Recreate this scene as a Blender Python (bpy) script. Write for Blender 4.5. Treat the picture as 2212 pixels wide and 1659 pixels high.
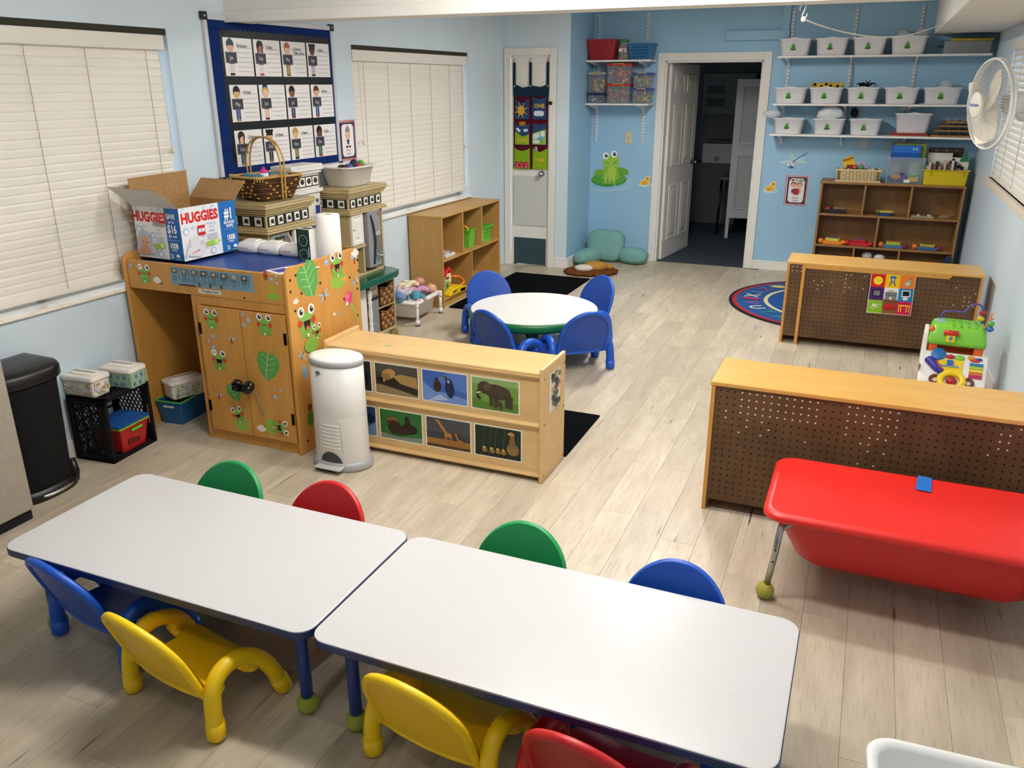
import bpy, math, random
from mathutils import Vector, Matrix
from math import sin, cos, pi, radians
random.seed(7)
for o in list(bpy.data.objects): bpy.data.objects.remove(o)
SC = bpy.context.scene; COL = SC.collection

# ---------------------------------------------------------------- camera
cam = bpy.data.cameras.new('camera'); cam_o = bpy.data.objects.new('camera', cam); COL.objects.link(cam_o)
cam.sensor_width = 36; cam.lens = 36 * 1780.76 / 2212; cam.clip_start = .05
yaw, pit, rol = radians(22.885), radians(19.997), radians(.103)
fw = Vector((-sin(yaw)*cos(pit), cos(yaw)*cos(pit), -sin(pit))); rt = Vector((cos(yaw), sin(yaw), 0)); dn = fw.cross(rt)
r2 = cos(rol)*rt + sin(rol)*dn; d2 = -sin(rol)*rt + cos(rol)*dn
mw = Matrix.Identity(4)
for i in range(3): mw[i][0] = r2[i]; mw[i][1] = -d2[i]; mw[i][2] = -fw[i]
mw.translation = (0, 0, 1.82); cam_o.matrix_world = mw
SC.camera = cam_o

# ---------------------------------------------------------------- world, exposure
W = bpy.data.worlds.new('World'); SC.world = W; W.use_nodes = True
W.node_tree.nodes['Background'].inputs[0].default_value = (.78, .88, 1, 1)
W.node_tree.nodes['Background'].inputs[1].default_value = 2.2
SC.view_settings.view_transform = 'Standard'; SC.view_settings.look = 'None'
SC.view_settings.exposure = 0.0; SC.view_settings.gamma = 1.0; SC.view_settings.use_curve_mapping = False

LAMPS = [(-1.15, 2.15, 1.2, .16, 53), (-.95, 3.35, 1.2, .16, 51), (-1.35, 6.25, .2, 1.25, 88), (-1.0, .45, 1.2, .16, 7)]   # x, y, size x, size y, glow; the last is an added fill light
CEIL = 2.56

# ---------------------------------------------------------------- colour and materials
def lin(h):
    if isinstance(h, str):
        h = h.lstrip('#'); h = [int(h[i:i+2], 16)/255 for i in (0, 2, 4)]
    return tuple((c/12.92 if c <= .04045 else ((c+.055)/1.055)**2.4) for c in h)
MATS = {}
def nodes(name):
    m = bpy.data.materials.new(name); m.use_nodes = True; MATS[name] = m
    return m, m.node_tree.nodes, m.node_tree.links, m.node_tree.nodes['Principled BSDF']
def attr_mat(name, rough, metal=0, spec=.5, nscale=0, bump=0, alpha=1, trans=0):
    m, n, l, p = nodes(name)
    a = n.new('ShaderNodeVertexColor'); a.layer_name = 'Col'
    l.new(a.outputs[0], p.inputs['Base Color'])
    p.inputs['Roughness'].default_value = rough; p.inputs['Metallic'].default_value = metal
    p.inputs['Specular IOR Level'].default_value = spec; p.inputs['Alpha'].default_value = alpha
    p.inputs['Transmission Weight'].default_value = trans
    if nscale:
        t = n.new('ShaderNodeTexCoord'); q = n.new('ShaderNodeTexNoise'); q.inputs['Scale'].default_value = nscale; q.inputs['Detail'].default_value = 4
        l.new(t.outputs['Object'], q.inputs['Vector'])
        if bump:
            b = n.new('ShaderNodeBump'); b.inputs['Strength'].default_value = bump; b.inputs['Distance'].default_value = .01
            l.new(q.outputs['Fac'], b.inputs['Height']); l.new(b.outputs[0], p.inputs['Normal'])
        r = n.new('ShaderNodeMapRange'); r.inputs['To Min'].default_value = max(0, rough-.08); r.inputs['To Max'].default_value = min(1, rough+.08)
        l.new(q.outputs['Fac'], r.inputs['Value']); l.new(r.outputs[0], p.inputs['Roughness'])
    return m
attr_mat('plastic', .38, nscale=60, bump=.015); attr_mat('gloss', .16); attr_mat('matte', .8, spec=.3, nscale=90, bump=.08)
attr_mat('print', .45, spec=.3); attr_mat('metal', .32, 1); attr_mat('fabric', .95, spec=.1, nscale=300, bump=.5)
attr_mat('clear', .12, alpha=.28); attr_mat('haze', .5, alpha=.5); attr_mat('card', .75, spec=.2, nscale=120, bump=.05)
def mix(n, l, fac, a, b):
    x = n.new('ShaderNodeMix'); x.data_type = 'RGBA'
    if hasattr(fac, 'links'): l.new(fac, x.inputs[0])
    else: x.inputs[0].default_value = fac
    for v, i in ((a, 6), (b, 7)):
        if hasattr(v, 'links'): l.new(v, x.inputs[i])
        else: x.inputs[i].default_value = (*lin(v), 1)
    return x.outputs[2]
def noise(n, l, vec, scale, detail=4, sc=(1, 1, 1), rough=.55):
    mp = n.new('ShaderNodeMapping'); mp.inputs['Scale'].default_value = sc; l.new(vec, mp.inputs[0])
    q = n.new('ShaderNodeTexNoise'); q.inputs['Scale'].default_value = scale; q.inputs['Detail'].default_value = detail; q.inputs['Roughness'].default_value = rough
    l.new(mp.outputs[0], q.inputs['Vector']); return q.outputs['Fac']
def ramp(n, l, fac, a, b):
    r = n.new('ShaderNodeMapRange'); r.inputs[1].default_value = a; r.inputs[2].default_value = b; l.new(fac, r.inputs[0]); return r.outputs[0]
def wood(name, c1, c2, sc, rough=.4, dark=None):
    m, n, l, p = nodes(name); t = n.new('ShaderNodeTexCoord'); v = t.outputs['Object']
    f = noise(n, l, v, 3.0, 6, sc); g = noise(n, l, v, 14, 3, sc, .7)
    c = mix(n, l, ramp(n, l, f, .3, .7), c1, c2); c = mix(n, l, ramp(n, l, g, .55, .85), c, dark or c2)
    l.new(c, p.inputs['Base Color']); p.inputs['Roughness'].default_value = rough
    b = n.new('ShaderNodeBump'); b.inputs['Strength'].default_value = .03; l.new(g, b.inputs['Height']); l.new(b.outputs[0], p.inputs['Normal'])
    return m
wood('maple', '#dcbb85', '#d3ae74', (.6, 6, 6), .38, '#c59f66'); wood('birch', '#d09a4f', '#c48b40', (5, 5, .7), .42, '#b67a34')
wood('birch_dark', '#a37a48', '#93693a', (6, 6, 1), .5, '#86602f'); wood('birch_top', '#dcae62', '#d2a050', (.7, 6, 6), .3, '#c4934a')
wood('cubbywood', '#c49a58', '#b88c4a', (5, 5, .8), .45, '#a67a3a')
def wall_mat(name, c):
    m, n, l, p = nodes(name); t = n.new('ShaderNodeTexCoord'); v = t.outputs['Object']
    f = noise(n, l, v, 1.3, 4); g = noise(n, l, v, 160, 3)
    c2 = [x*.965 for x in [int(c[i:i+2], 16)/255 for i in (1, 3, 5)]]
    l.new(mix(n, l, ramp(n, l, f, .35, .7), c, c2), p.inputs['Base Color']); p.inputs['Roughness'].default_value = .55
    b = n.new('ShaderNodeBump'); b.inputs['Strength'].default_value = .06; b.inputs['Distance'].default_value = .01; l.new(g, b.inputs['Height']); l.new(b.outputs[0], p.inputs['Normal'])
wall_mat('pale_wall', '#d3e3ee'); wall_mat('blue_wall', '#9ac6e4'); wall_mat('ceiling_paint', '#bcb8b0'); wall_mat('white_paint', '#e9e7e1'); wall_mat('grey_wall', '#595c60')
def floor_mat():
    m, n, l, p = nodes('plank'); t = n.new('ShaderNodeTexCoord'); oi = n.new('ShaderNodeObjectInfo')
    ad = n.new('ShaderNodeVectorMath'); ad.operation = 'ADD'; sc = n.new('ShaderNodeVectorMath'); sc.operation = 'SCALE'; sc.inputs['Scale'].default_value = 37
    cb = n.new('ShaderNodeCombineXYZ'); l.new(oi.outputs['Random'], cb.inputs[0]); l.new(oi.outputs['Random'], cb.inputs[1]); l.new(cb.outputs[0], sc.inputs[0])
    l.new(t.outputs['Object'], ad.inputs[0]); l.new(sc.outputs[0], ad.inputs[1]); v = ad.outputs[0]
    f = noise(n, l, v, 2.2, 5, (5, .9, 1)); g = noise(n, l, v, 16, 5, (6, .5, 1), .7); k = noise(n, l, v, 5, 4, (3.2, .32, 1), .6)
    c = mix(n, l, ramp(n, l, f, .3, .72), '#d6cab4', '#b6a892')
    c = mix(n, l, ramp(n, l, g, .5, .8), c, '#a2937d')
    c = mix(n, l, ramp(n, l, oi.outputs['Random'], 0, 2.6), c, '#8f8677')
    s = noise(n, l, v, 4.3, 3, (11, .55, 1), .5)
    c = mix(n, l, ramp(n, l, s, .68, .74), c, '#564a3d')
    l.new(c, p.inputs['Base Color']); l.new(ramp(n, l, g, -.6, 2.2), p.inputs['Roughness']); p.inputs['Roughness'].default_value = .42
    b = n.new('ShaderNodeBump'); b.inputs['Strength'].default_value = .05; b.inputs['Distance'].default_value = .003; l.new(g, b.inputs['Height']); l.new(b.outputs[0], p.inputs['Normal'])
floor_mat()
def speck(name, c1, c2, rough=.35, scale=400, spec=.5):
    m, n, l, p = nodes(name); t = n.new('ShaderNodeTexCoord')
    l.new(mix(n, l, ramp(n, l, noise(n, l, t.outputs['Object'], scale, 2), .4, .6), c1, c2), p.inputs['Base Color']); p.inputs['Roughness'].default_value = rough; p.inputs['Specular IOR Level'].default_value = spec
speck('white_laminate', '#edecea', '#e6e5e3', .3); speck('laminate', '#cac9cb', '#c1c0c2', .28); speck('rug_black', '#0b0d10', '#050608', 1, 600, .05); speck('steel', '#a59c8f', '#a0978b', .5, 30)
speck('plush_teal', '#7fb0aa', '#6c9d98', 1, 110); speck('pegboard', '#654829', '#553a20', .6, 5); speck('cardboard', '#b08a5a', '#a57f50', .8, 60)
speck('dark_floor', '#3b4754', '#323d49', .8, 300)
def emis(name, c, s):
    m, n, l, p = nodes(name); p.inputs['Emission Color'].default_value = (*lin(c), 1); p.inputs['Emission Strength'].default_value = s
for i, l_ in enumerate(LAMPS): emis('lamp_glow_%d' % i, '#fffbf5', l_[4])

# ---------------------------------------------------------------- mesh helpers
class B:
    def __init__(s, col='#ffffff'): s.v = []; s.f = []; s.c = []; s.s = []; s.col = lin(col); s.T = None; s.lay = 0
    def color(s, c): s.col = lin(c); return s
    def add(s, vs, fs, smooth=False, col=None):
        o = len(s.v); c = lin(col) if col else s.col
        s.v += [tuple(s.T @ Vector(v)) for v in vs] if s.T else [tuple(v) for v in vs]
        for f in fs: s.f.append([i+o for i in f]); s.c.append(c); s.s.append(smooth)
        return s
    def box(s, x0, x1, y0, y1, z0, z1, col=None):
        return s.add([(x, y, z) for z in (z0, z1) for y in (y0, y1) for x in (x0, x1)],
                     [(0, 2, 3, 1), (4, 5, 7, 6), (0, 1, 5, 4), (2, 6, 7, 3), (0, 4, 6, 2), (1, 3, 7, 5)], False, col)
    def loft(s, rings, smooth=False, cap0=True, cap1=True, col=None, closed=True):
        n = len(rings[0]); vs = [p for r in rings for p in r]; fs = []
        for k in range(len(rings)-1):
            for i in range(n if closed else n-1):
                j = (i+1) % n; fs.append((k*n+i, k*n+j, (k+1)*n+j, (k+1)*n+i))
        if cap0: fs.append(tuple(range(n))[::-1])
        if cap1: fs.append(tuple((len(rings)-1)*n+i for i in range(n)))
        return s.add(vs, fs, smooth, col)
    def tube(s, pts, r, n=8, closed=False, col=None, caps=True):
        P = [Vector(p) for p in pts]; m = len(P); rs = r if isinstance(r, (list, tuple)) else [r]*m; rings = []
        up = None
        for i in range(m):
            a = P[(i-1) % m] if (closed or i) else P[i]; b = P[(i+1) % m] if (closed or i < m-1) else P[i]
            d = (b-a).normalized()
            if up is None: up = d.orthogonal().normalized()
            up = (up - d*up.dot(d)).normalized(); w = d.cross(up)
            rings.append([P[i] + rs[i]*(cos(2*pi*k/n)*up + sin(2*pi*k/n)*w) for k in range(n)])
        if closed: rings.append(rings[0])
        return s.loft(rings, True, caps and not closed, caps and not closed, col)
    def cyl(s, p0, p1, r0, r1=None, n=16, col=None): return s.tube([p0, p1], [r0, r0 if r1 is None else r1], n, False, col)
    def lathe(s, prof, n=24, o=(0, 0, 0), col=None, sx=1, sy=1, cap=True):
        rings = [[(o[0]+r*sx*cos(2*pi*k/n), o[1]+r*sy*sin(2*pi*k/n), o[2]+z) for k in range(n)] for r, z in prof]
        return s.loft(rings, True, cap, cap, col)
    def sph(s, c, rx, ry=None, rz=None, nu=14, nv=8, col=None):
        ry = ry or rx; rz = rz or rx
        prof = [(max(1e-4, sin(pi*i/nv)), -cos(pi*i/nv)) for i in range(nv+1)]
        return s.loft([[(c[0]+rx*r*cos(2*pi*k/nu), c[1]+ry*r*sin(2*pi*k/nu), c[2]+rz*z) for k in range(nu)] for r, z in prof], True, True, True, col)
    def prism(s, poly, a0, a1, ax='z', col=None, smooth=False):
        f = {'z': lambda p, h: (p[0], p[1], h), 'y': lambda p, h: (p[0], h, p[1]), 'x': lambda p, h: (h, p[0], p[1])}[ax]
        return s.loft([[f(p, a0) for p in poly], [f(p, a1) for p in poly]], smooth, True, True, col)
    # flat print: 2-D shapes in layers on a plane o + u*U + v*V, lifted along N
    def plane(s, o, U, V): s.o = Vector(o); s.U = Vector(U); s.V = Vector(V); s.N = s.U.cross(s.V).normalized(); s.lay = 0; s.step = .0003; return s
    def p2(s, pts, col=None, lift=True):
        if lift: s.lay += 1
        return s.add([s.o + s.U*p[0] + s.V*p[1] + s.N*(s.step*s.lay) for p in pts], [tuple(range(len(pts)))], False, col)
    def rect(s, x0, y0, x1, y1, col=None): return s.p2([(x0, y0), (x1, y0), (x1, y1), (x0, y1)], col)
    def ell(s, cx, cy, rx, ry=None, col=None, rot=0, n=16, a0=0, a1=2*pi):
        ry = ry or rx; c, q = cos(rot), sin(rot); full = abs(a1-a0-2*pi) < 1e-6
        A = [a0+(a1-a0)*k/(n if full else n-1) for k in range(n)]
        return s.p2([(cx+c*rx*cos(a)-q*ry*sin(a), cy+q*rx*cos(a)+c*ry*sin(a)) for a in A], col)
    def line(s, pts, w, col=None):
        s.lay += 1
        for (x0, y0), (x1, y1) in zip(pts, pts[1:]):
            L = math.hypot(x1-x0, y1-y0) or 1; nx, ny = -(y1-y0)/L*w/2, (x1-x0)/L*w/2
            s.p2([(x0-nx, y0-ny), (x1-nx, y1-ny), (x1+nx, y1+ny), (x0+nx, y0+ny)], col, False)
        return s
    def text(s, t, x, y, size, col=None, al='CENTER', bold=.0, sx=1, rot=0, slant=0):
        vs, fs = text_mesh(t, bold, al); s.lay += 1; c, q = cos(rot), sin(rot)
        P = [((a*sx+b*slant)*size, b*size) for a, b in vs]
        return s.add([s.o + s.U*(x+c*a-q*b) + s.V*(y+q*a+c*b) + s.N*(s.step*s.lay) for a, b in P], fs, False, col)
TXT = {}
def text_mesh(t, bold, al):
    if (t, bold, al) not in TXT:
        cu = bpy.data.curves.new('lettering', 'FONT'); cu.body = t; cu.align_x = al; cu.resolution_u = 2; cu.offset = bold; cu.fill_mode = 'FRONT'
        o = bpy.data.objects.new('lettering', cu); me = o.to_mesh()
        TXT[(t, bold, al)] = ([(v.co.x, v.co.y) for v in me.vertices], [tuple(p.vertices) for p in me.polygons])
        o.to_mesh_clear(); bpy.data.objects.remove(o); bpy.data.curves.remove(cu)
    return TXT[(t, bold, al)]
def rrect(x0, x1, y0, y1, r, n=4, z=None):
    out = []
    for cx, cy, a in ((x1-r, y1-r, 0), (x0+r, y1-r, pi/2), (x0+r, y0+r, pi), (x1-r, y0+r, 1.5*pi)):
        for k in range(n+1):
            t = a+pi/2*k/n; p = (cx+r*cos(t), cy+r*sin(t)); out.append(p if z is None else (*p, z))
    return out
def mesh(name, b):
    me = bpy.data.meshes.new(name); me.from_pydata(b.v, [], b.f)
    ca = me.color_attributes.new('Col', 'FLOAT_COLOR', 'CORNER'); buf = []
    for p, c in zip(me.polygons, b.c): buf += list((*c, 1))*p.loop_total
    ca.data.foreach_set('color', buf); me.polygons.foreach_set('use_smooth', b.s); me.update()
    return me
def obj(name, b, mat, parent=None, bev=0, loc=(0, 0, 0), rot=(0, 0, 0), seg=2, label=None):
    me = b if isinstance(b, bpy.types.Mesh) else mesh(name, b)
    if not me.materials: me.materials.append(MATS[mat])
    o = bpy.data.objects.new(name, me); COL.objects.link(o); o.parent = parent; o.location = loc; o.rotation_euler = rot
    if bev:
        d = o.modifiers.new('bevel', 'BEVEL'); d.width = bev; d.segments = seg; d.limit_method = 'ANGLE'; d.angle_limit = radians(40)
    if label: o['label'] = label
    return o
def tag(o, label, cat, group=None):
    o['label'] = label; o['category'] = cat
    if group: o['group'] = group
    return o
def thing(name, label, cat, loc=(0, 0, 0), rz=0, group=None):
    o = bpy.data.objects.new(name, None); o.empty_display_size = .1; COL.objects.link(o); o.location = loc; o.rotation_euler = (0, 0, rz)
    return tag(o, label, cat, group)
def one(name, b, mat, label, cat, loc=(0, 0, 0), rz=0, group=None, bev=0, rot=None):
    return tag(obj(name, b, mat, None, bev, loc, rot or (0, 0, rz)), label, cat, group)
def struct(name, b, mat, parent=None, bev=0, loc=(0, 0, 0), rot=(0, 0, 0)):
    o = obj(name, b, mat, parent, bev, loc, rot)
    if parent is None: o['kind'] = 'structure'
    return o
def dup(root, loc=None, rz=None, label=None, parent=None):
    r = root.copy(); COL.objects.link(r)
    if parent is not None: r.parent = parent
    if loc is not None: r.location = loc
    if rz is not None: r.rotation_euler = (0, 0, rz)
    if label: r['label'] = label
    for ch in root.children: dup(ch, parent=r)
    return r
def bez(pts, k=6):
    # Catmull-Rom through points
    P = [Vector(p) for p in pts]; P = [2*P[0]-P[1]] + P + [2*P[-1]-P[-2]]; out = []
    for i in range(1, len(P)-2):
        for j in range(k):
            t = j/k; a, b, c, d = P[i-1:i+3]
            out.append(.5*((2*b)+(c-a)*t+(2*a-5*b+4*c-d)*t*t+(3*b-a-3*c+d)*t**3))
    return out+[P[-2]]

# ---------------------------------------------------------------- room shell
X0, XR, YC, YB, XA = -3.52, .88, 8.10, 8.83, -2.80
LW = (X0, YC, 0); LA = radians(-1.03)          # the left wall runs one degree off the room's axis
def lw(y, off=0, z=0):                          # a point of the left wall: local run y (<0 towards the camera), offset into the room
    return (X0 + cos(LA)*off - sin(LA)*y, YC + sin(LA)*off + cos(LA)*y, z)
# floor: subfloor plus single planks
fb = B('#6b6256'); fb.box(-4.0, 1.0, -1.6, YB+.0, -.06, -.012); fl = struct('floor', fb, 'matte')
PW, PL = .152, 1.22
pb = B('#c8bda9'); c = .0009
def ring(e, z): return [(-PW/2+e, -PL/2+e, z), (PW/2-e, -PL/2+e, z), (PW/2-e, PL/2-e, z), (-PW/2+e, PL/2-e, z)]
pb.loft([ring(.0003, -.012), ring(.0003, -c), ring(c, 0)], cap0=False); pm = mesh('plank', pb)
nrow = 30; k = 0
for i in range(nrow):
    x = -3.66 + PW/2 + i*PW
    off = (i*.437) % 1*PL
    for j in range(8):
        y = .95 + off - PL/2 + j*PL
        if y-PL/2 > YB or y+PL/2 < .9: continue
        y0, y1 = y-PL/2, min(y+PL/2, YB)
        o = obj('plank', pm, 'plank', fl, loc=(x, (y0+y1)/2, 0))
        if y1-y0 < PL-.01:
            if y1-y0 < .05: bpy.data.objects.remove(o); continue
            o.scale = (1, (y1-y0)/PL, 1)
# behind the camera plain boards close the floor
fb = B('#c2b7a3'); fb.box(-3.68, 1.0, -1.5, .34, -.012, 0); obj('front_boards', fb, 'matte', fl)
H = CEIL+.04
# left wall with two window openings (local frame)
b = B(); T = -.16
W1 = (-6.25, -4.372, .775, 2.103); W2 = (-2.63, -.765, .79, 2.09)
for a, e, z0, z1 in ((-9.6, W1[0], 0, H), (W1[0], W1[1], 0, W1[2]), (W1[0], W1[1], W1[3], H), (W1[1], W2[0], 0, H), (W2[0], W2[1], 0, W2[2]), (W2[0], W2[1], W2[3], H), (W2[1], .05, 0, H)):
    b.box(T, 0, a, e, z0, z1)
struct('wall_left', b, 'pale_wall', None, 0, LW, (0, 0, LA))
b = B(); b.box(X0-.1, -3.495, YC, YC+.12, 0, H); b.box(-3.495, -2.935, YC, YC+.12, 2.15, H); b.box(-2.935, XA-.004, YC, YC+.12, 0, H)
struct('wall_closet', b, 'pale_wall')
b = B(); b.box(XA-.004, XA, YC+.001, YC+.12, 0, H); b.box(XA-.1, XA, YC+.12, YB+.12, 0, H); struct('wall_alcove', b, 'blue_wall')
b = B(); D0, D1, DH = -2.035, -1.075, 2.035
b.box(XA-.1, D0, YB, YB+.12, 0, H); b.box(D0, D1, YB, YB+.12, DH, H); b.box(D1, XR+.15, YB, YB+.12, 0, H); struct('wall_back', b, 'blue_wall')
b = B(); RW = (4.4, 7.60, 1.125, 2.10)
b.box(XR, XR+.15, -1.6, RW[0], 0, H); b.box(XR, XR+.15, RW[0], RW[1], 0, RW[2]); b.box(XR, XR+.15, RW[0], RW[1], RW[3], H); b.box(XR, XR+.15, RW[1], YB, 0, H)
struct('wall_right', b, 'pale_wall')
b = B(); b.box(-4.0, XR+.15, -1.62, -1.5, 0, H); struct('wall_front', b, 'pale_wall')
b = B(); b.box(-4.1, XR+.2, -1.7, YB+.15, CEIL, CEIL+.1); struct('ceiling', b, 'ceiling_paint')
# ceiling beam with a trim strip, soffit box along the right wall
b = B(); b.box(-3.64, XR, 4.19, 4.42, 2.165, CEIL); tr = struct('trim_1', b, 'white_paint', None, .006)
b = B(); b.box(-3.64, XR, 4.175, 4.19, 2.16, 2.222); obj('beam_strip', b, 'white_paint', tr, .004)
b = B(); b.box(.367, XR, 1.0, YB, 2.228, CEIL); so = struct('trim_2', b, 'white_paint', None, .008)
b = B('#3a3d3e'); b.box(.36, .368, 6.0, 6.5, 2.33, 2.5); obj('vent', b, 'matte', so)
for i in range(7):
    b = B('#8a8d8c'); b.box(.352, .368, 6.0, 6.5, 2.34+i*.023, 2.346+i*.023); obj('vent_slat', b, 'matte', so)
# baseboards
b = B(); b.box(D1+.07, -.1, YB-.014, YB, 0, .095); b.box(-.1, XR, YB-.014, YB, 0, .095); b.box(XA, D0-.07, YB-.014, YB, 0, .095); struct('baseboard_back', b, 'white_paint', None, .004)
b = B(); b.box(-2.935, XA+.014, YC-.014, YC, 0, .105); b.box(XA, XA+.014, YC, YB-.014, 0, .105); b.box(X0, -3.495, YC-.014, YC, 0, .105); struct('baseboard_closet', b, 'white_paint', None, .004)
b = B(); b.box(0, .014, -9.5, -.02, 0, .1); struct('baseboard_left', b, 'white_paint', None, .004, LW, (0, 0, LA))
b = B(); b.box(XR-.014, XR, -1.4, YB-.02, 0, .1); struct('baseboard_right', b, 'white_paint', None, .004)
# wall corner bead at the left end of the closet wall
b = B(); b.box(-.0, .02, -.05, -.002, 0, H); struct('trim_3', b, 'pale_wall', None, 0, LW, (0, 0, LA))

# ---------------------------------------------------------------- lamps (fluorescent fixtures above the frame, plus one added fill light)
for i, (x, y, sx, sy, w) in enumerate(LAMPS):
    t = thing('ceiling_light', ['long fluorescent ceiling light over the two toddler tables', 'long fluorescent ceiling light just in front of the beam', 'long fluorescent ceiling light behind the beam', 'long fluorescent ceiling light nearest the camera'][i], 'ceiling light', (x, y, CEIL))
    b = B('#e8e6e0'); b.box(-sx/2-.02, sx/2+.02, -sy/2-.02, sy/2+.02, -.03, 0); obj('housing', b, 'plastic', t)
    b = B(); b.box(-sx/2, sx/2, -sy/2, sy/2, -.042 if i == 2 else -.11, -.03); obj('diffuser', b, 'lamp_glow_%d' % i, t, .004 if i == 2 else .02)

# ---------------------------------------------------------------- windows and blinds
def slat_blind(win, M, y0, y1, z0, z1, x, tilt, pitch, hang, tapes, sgn=1):
    r = thing('window_blind', hang[0], 'blind', *M)
    hb = B('#e9e5dd'); hb.box(x-.02*sgn, x+.045*sgn, y0, y1, z1-.085, z1-.01); obj('head_rail', hb, 'plastic', r, .004)
    sb = B('#ece7dd'); sw = .05; L = y1-y0-.03
    sb.loft([[(-sw/2, s_*L/2, 0), (0, s_*L/2, .0035), (sw/2, s_*L/2, 0), (sw/2, s_*L/2, -.0025), (0, s_*L/2, .001), (-sw/2, s_*L/2, -.0025)] for s_ in (-1, 1)])
    sm = mesh('slat', sb); n = int((z1-.1-z0-.03)/pitch)
    for i in range(n):
        obj('slat', sm, 'plastic', r, loc=(x+.012*sgn, (y0+y1)/2+random.uniform(-.006, .006), z1-.11-i*pitch), rot=(0, tilt, 0))
    zb = z1-.11-n*pitch
    bb = B('#ece7dd'); bb.box(x-.016*sgn, x+.034*sgn, y0+.015, y1-.015, zb-.002, zb+.024); obj('bottom_rail', bb, 'plastic', r, .004)
    for ty in tapes:
        cb = B('#a89c86'); xx = x+.032*sgn
        pts = [(xx+(.004 if i % 2 else 0)*sgn, ty, z1-.09-i*pitch/2) for i in range(2*n+1)]
        cb.tube(pts, .0016, 4); obj('ladder_cord', cb, 'matte', r)
    for cy, cz in hang[1]:
        cb = B('#e4ddcc'); cb.tube([(x+.045*sgn, cy, z1-.09), (x+.05*sgn, cy+.004, cz+.03)], .002, 5); cb.lathe([(.003, .035), (.009, .02), (.011, 0), (.006, -.012)], 8, (x+.05*sgn, cy+.004, cz)); obj('pull_cord', cb, 'plastic', r)
    return r
def window(name, M, win, xo, sgn):
    y0, y1, z0, z1 = win
    b = B('#d8d6d0'); x1 = xo+.03*sgn; a, c_ = min(xo, x1), max(xo, x1)
    for q in ((y0, y0+.05, z0, z1), (y1-.05, y1, z0, z1), (y0, y1, z0, z0+.05), (y0, y1, z1-.05, z1), ((y0+y1)/2-.03, (y0+y1)/2+.03, z0, z1)): b.box(a, c_, *q)
    o = struct(name, b, 'plastic', None, .003, *M)
    for s_ in range(2):
        p = B('#dfe9ee'); m_ = (y0+y1)/2; pa, pb_ = (y0+.05, m_-.03) if s_ == 0 else (m_+.03, y1-.05)
        p.box(xo+.012*sgn, xo+.016*sgn, pa, pb_, z0+.05, z1-.05); obj('pane', p, 'clear', o)
    return o
ML = (LW, (0, 0, LA)); MLt = (LW, LA)
window('window_1', ML, W1, -.15, 1); window('window_2', ML, W2, -.15, 1)
window('window_3', ((0, 0, 0), (0, 0, 0)), RW, XR+.14, -1)
slat_blind(0, MLt, W1[0]+.01, W1[1]-.02, W1[2]+.03, W1[3]-.022, -.05, radians(79), .0405, ('closed white slat blind over the near left window beside the bin', [(-4.44, 1.47)]), [-5.75, -5.23, -4.9, -4.52])
slat_blind(0, MLt, W2[0]+.012, W2[1]-.012, W2[2]+.03, W2[3]-.022, -.045, radians(79), .0405, ('closed white slat blind over the window above the cubby shelf', [(-2.55, 1.4), (-.83, 1.27)]), [-2.47, -2.13, -1.79, -1.45, -1.11, -.86])
slat_blind(0, ((0, 0, 0), 0), RW[0]+.02, RW[1]-.02, RW[2]-.035, RW[3]+.03, XR+.03, radians(-38), .042, ('half open white slat blind in the sunlit right window', [(6.3, 1.3)]), [5.0, 5.7, 6.4, 7.0, 7.4], -1)
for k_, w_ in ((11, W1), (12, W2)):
    b = B('#37352c'); b.box(-.13, -.003, w_[0]+.002, w_[1]-.002, w_[3]-.03, w_[3]-.001); struct('trim_%d' % k_, b, 'matte', None, 0, *ML)  # dark strip stands in for the shade at the top of each window recess
# sills of bullnose tiles
def sill(name, M, y0, y1, z, x0=-.1, x1=.022, step=.152):
    b = B('#d9d2c4'); b.box(x0, 0, y0, y1, z-.02, z-.004); r = struct(name, b, 'matte', None, 0, *M)
    n = max(1, round((y1-y0)/step)); w = (y1-y0)/n
    tb = B('#efe8da'); tb.loft([[(x0, s_, -.02), (x1-.006, s_, -.02), (x1, s_, -.014), (x1-.002, s_, -.004), (x1-.012, s_, 0), (x0, s_, 0)] for s_ in (-w/2+.0012, w/2-.0012)])
    tm = mesh('tile', tb)
    for i in range(n): obj('tile', tm, 'gloss', r, loc=(0, y0+w*(i+.5), z))
sill('trim_4', ML, W1[0], W1[1]+.005, W1[2]+.022); sill('trim_5', ML, W2[0], W2[1]+.01, W2[2]+.022)
b = B('#d9cfbd'); b.box(XR-.03, XR+.1, RW[0], RW[1]+.02, RW[2]-.05, RW[2]); struct('trim_6', b, 'matte', None, .004)

# ---------------------------------------------------------------- doors
def casing(name, x0, x1, top, w, y, d=.02):
    b = B(); b.box(x0-w, x0, y-d, y, 0, top+w); b.box(x1, x1+w, y-d, y, 0, top+w); b.box(x0, x1, y-d, y, top, top+w)
    b.box(x0-.001, x0+.018, y, y+.12, 0, top); b.box(x1-.018, x1+.001, y, y+.12, 0, top); b.box(x0, x1, y, y+.12, top-.018, top+.001)
    return struct(name, b, 'white_paint', None, .003)
casing('trim_7', D0, D1, DH, .075, YB); casing('trim_8', -3.425, -3.005, 2.085, .068, YC)
def panels(x0, x1, zs, y, d, t):
    out = B(); out.box(x0, x1, y-t, y, 0, zs[-1])
    return out
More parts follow.
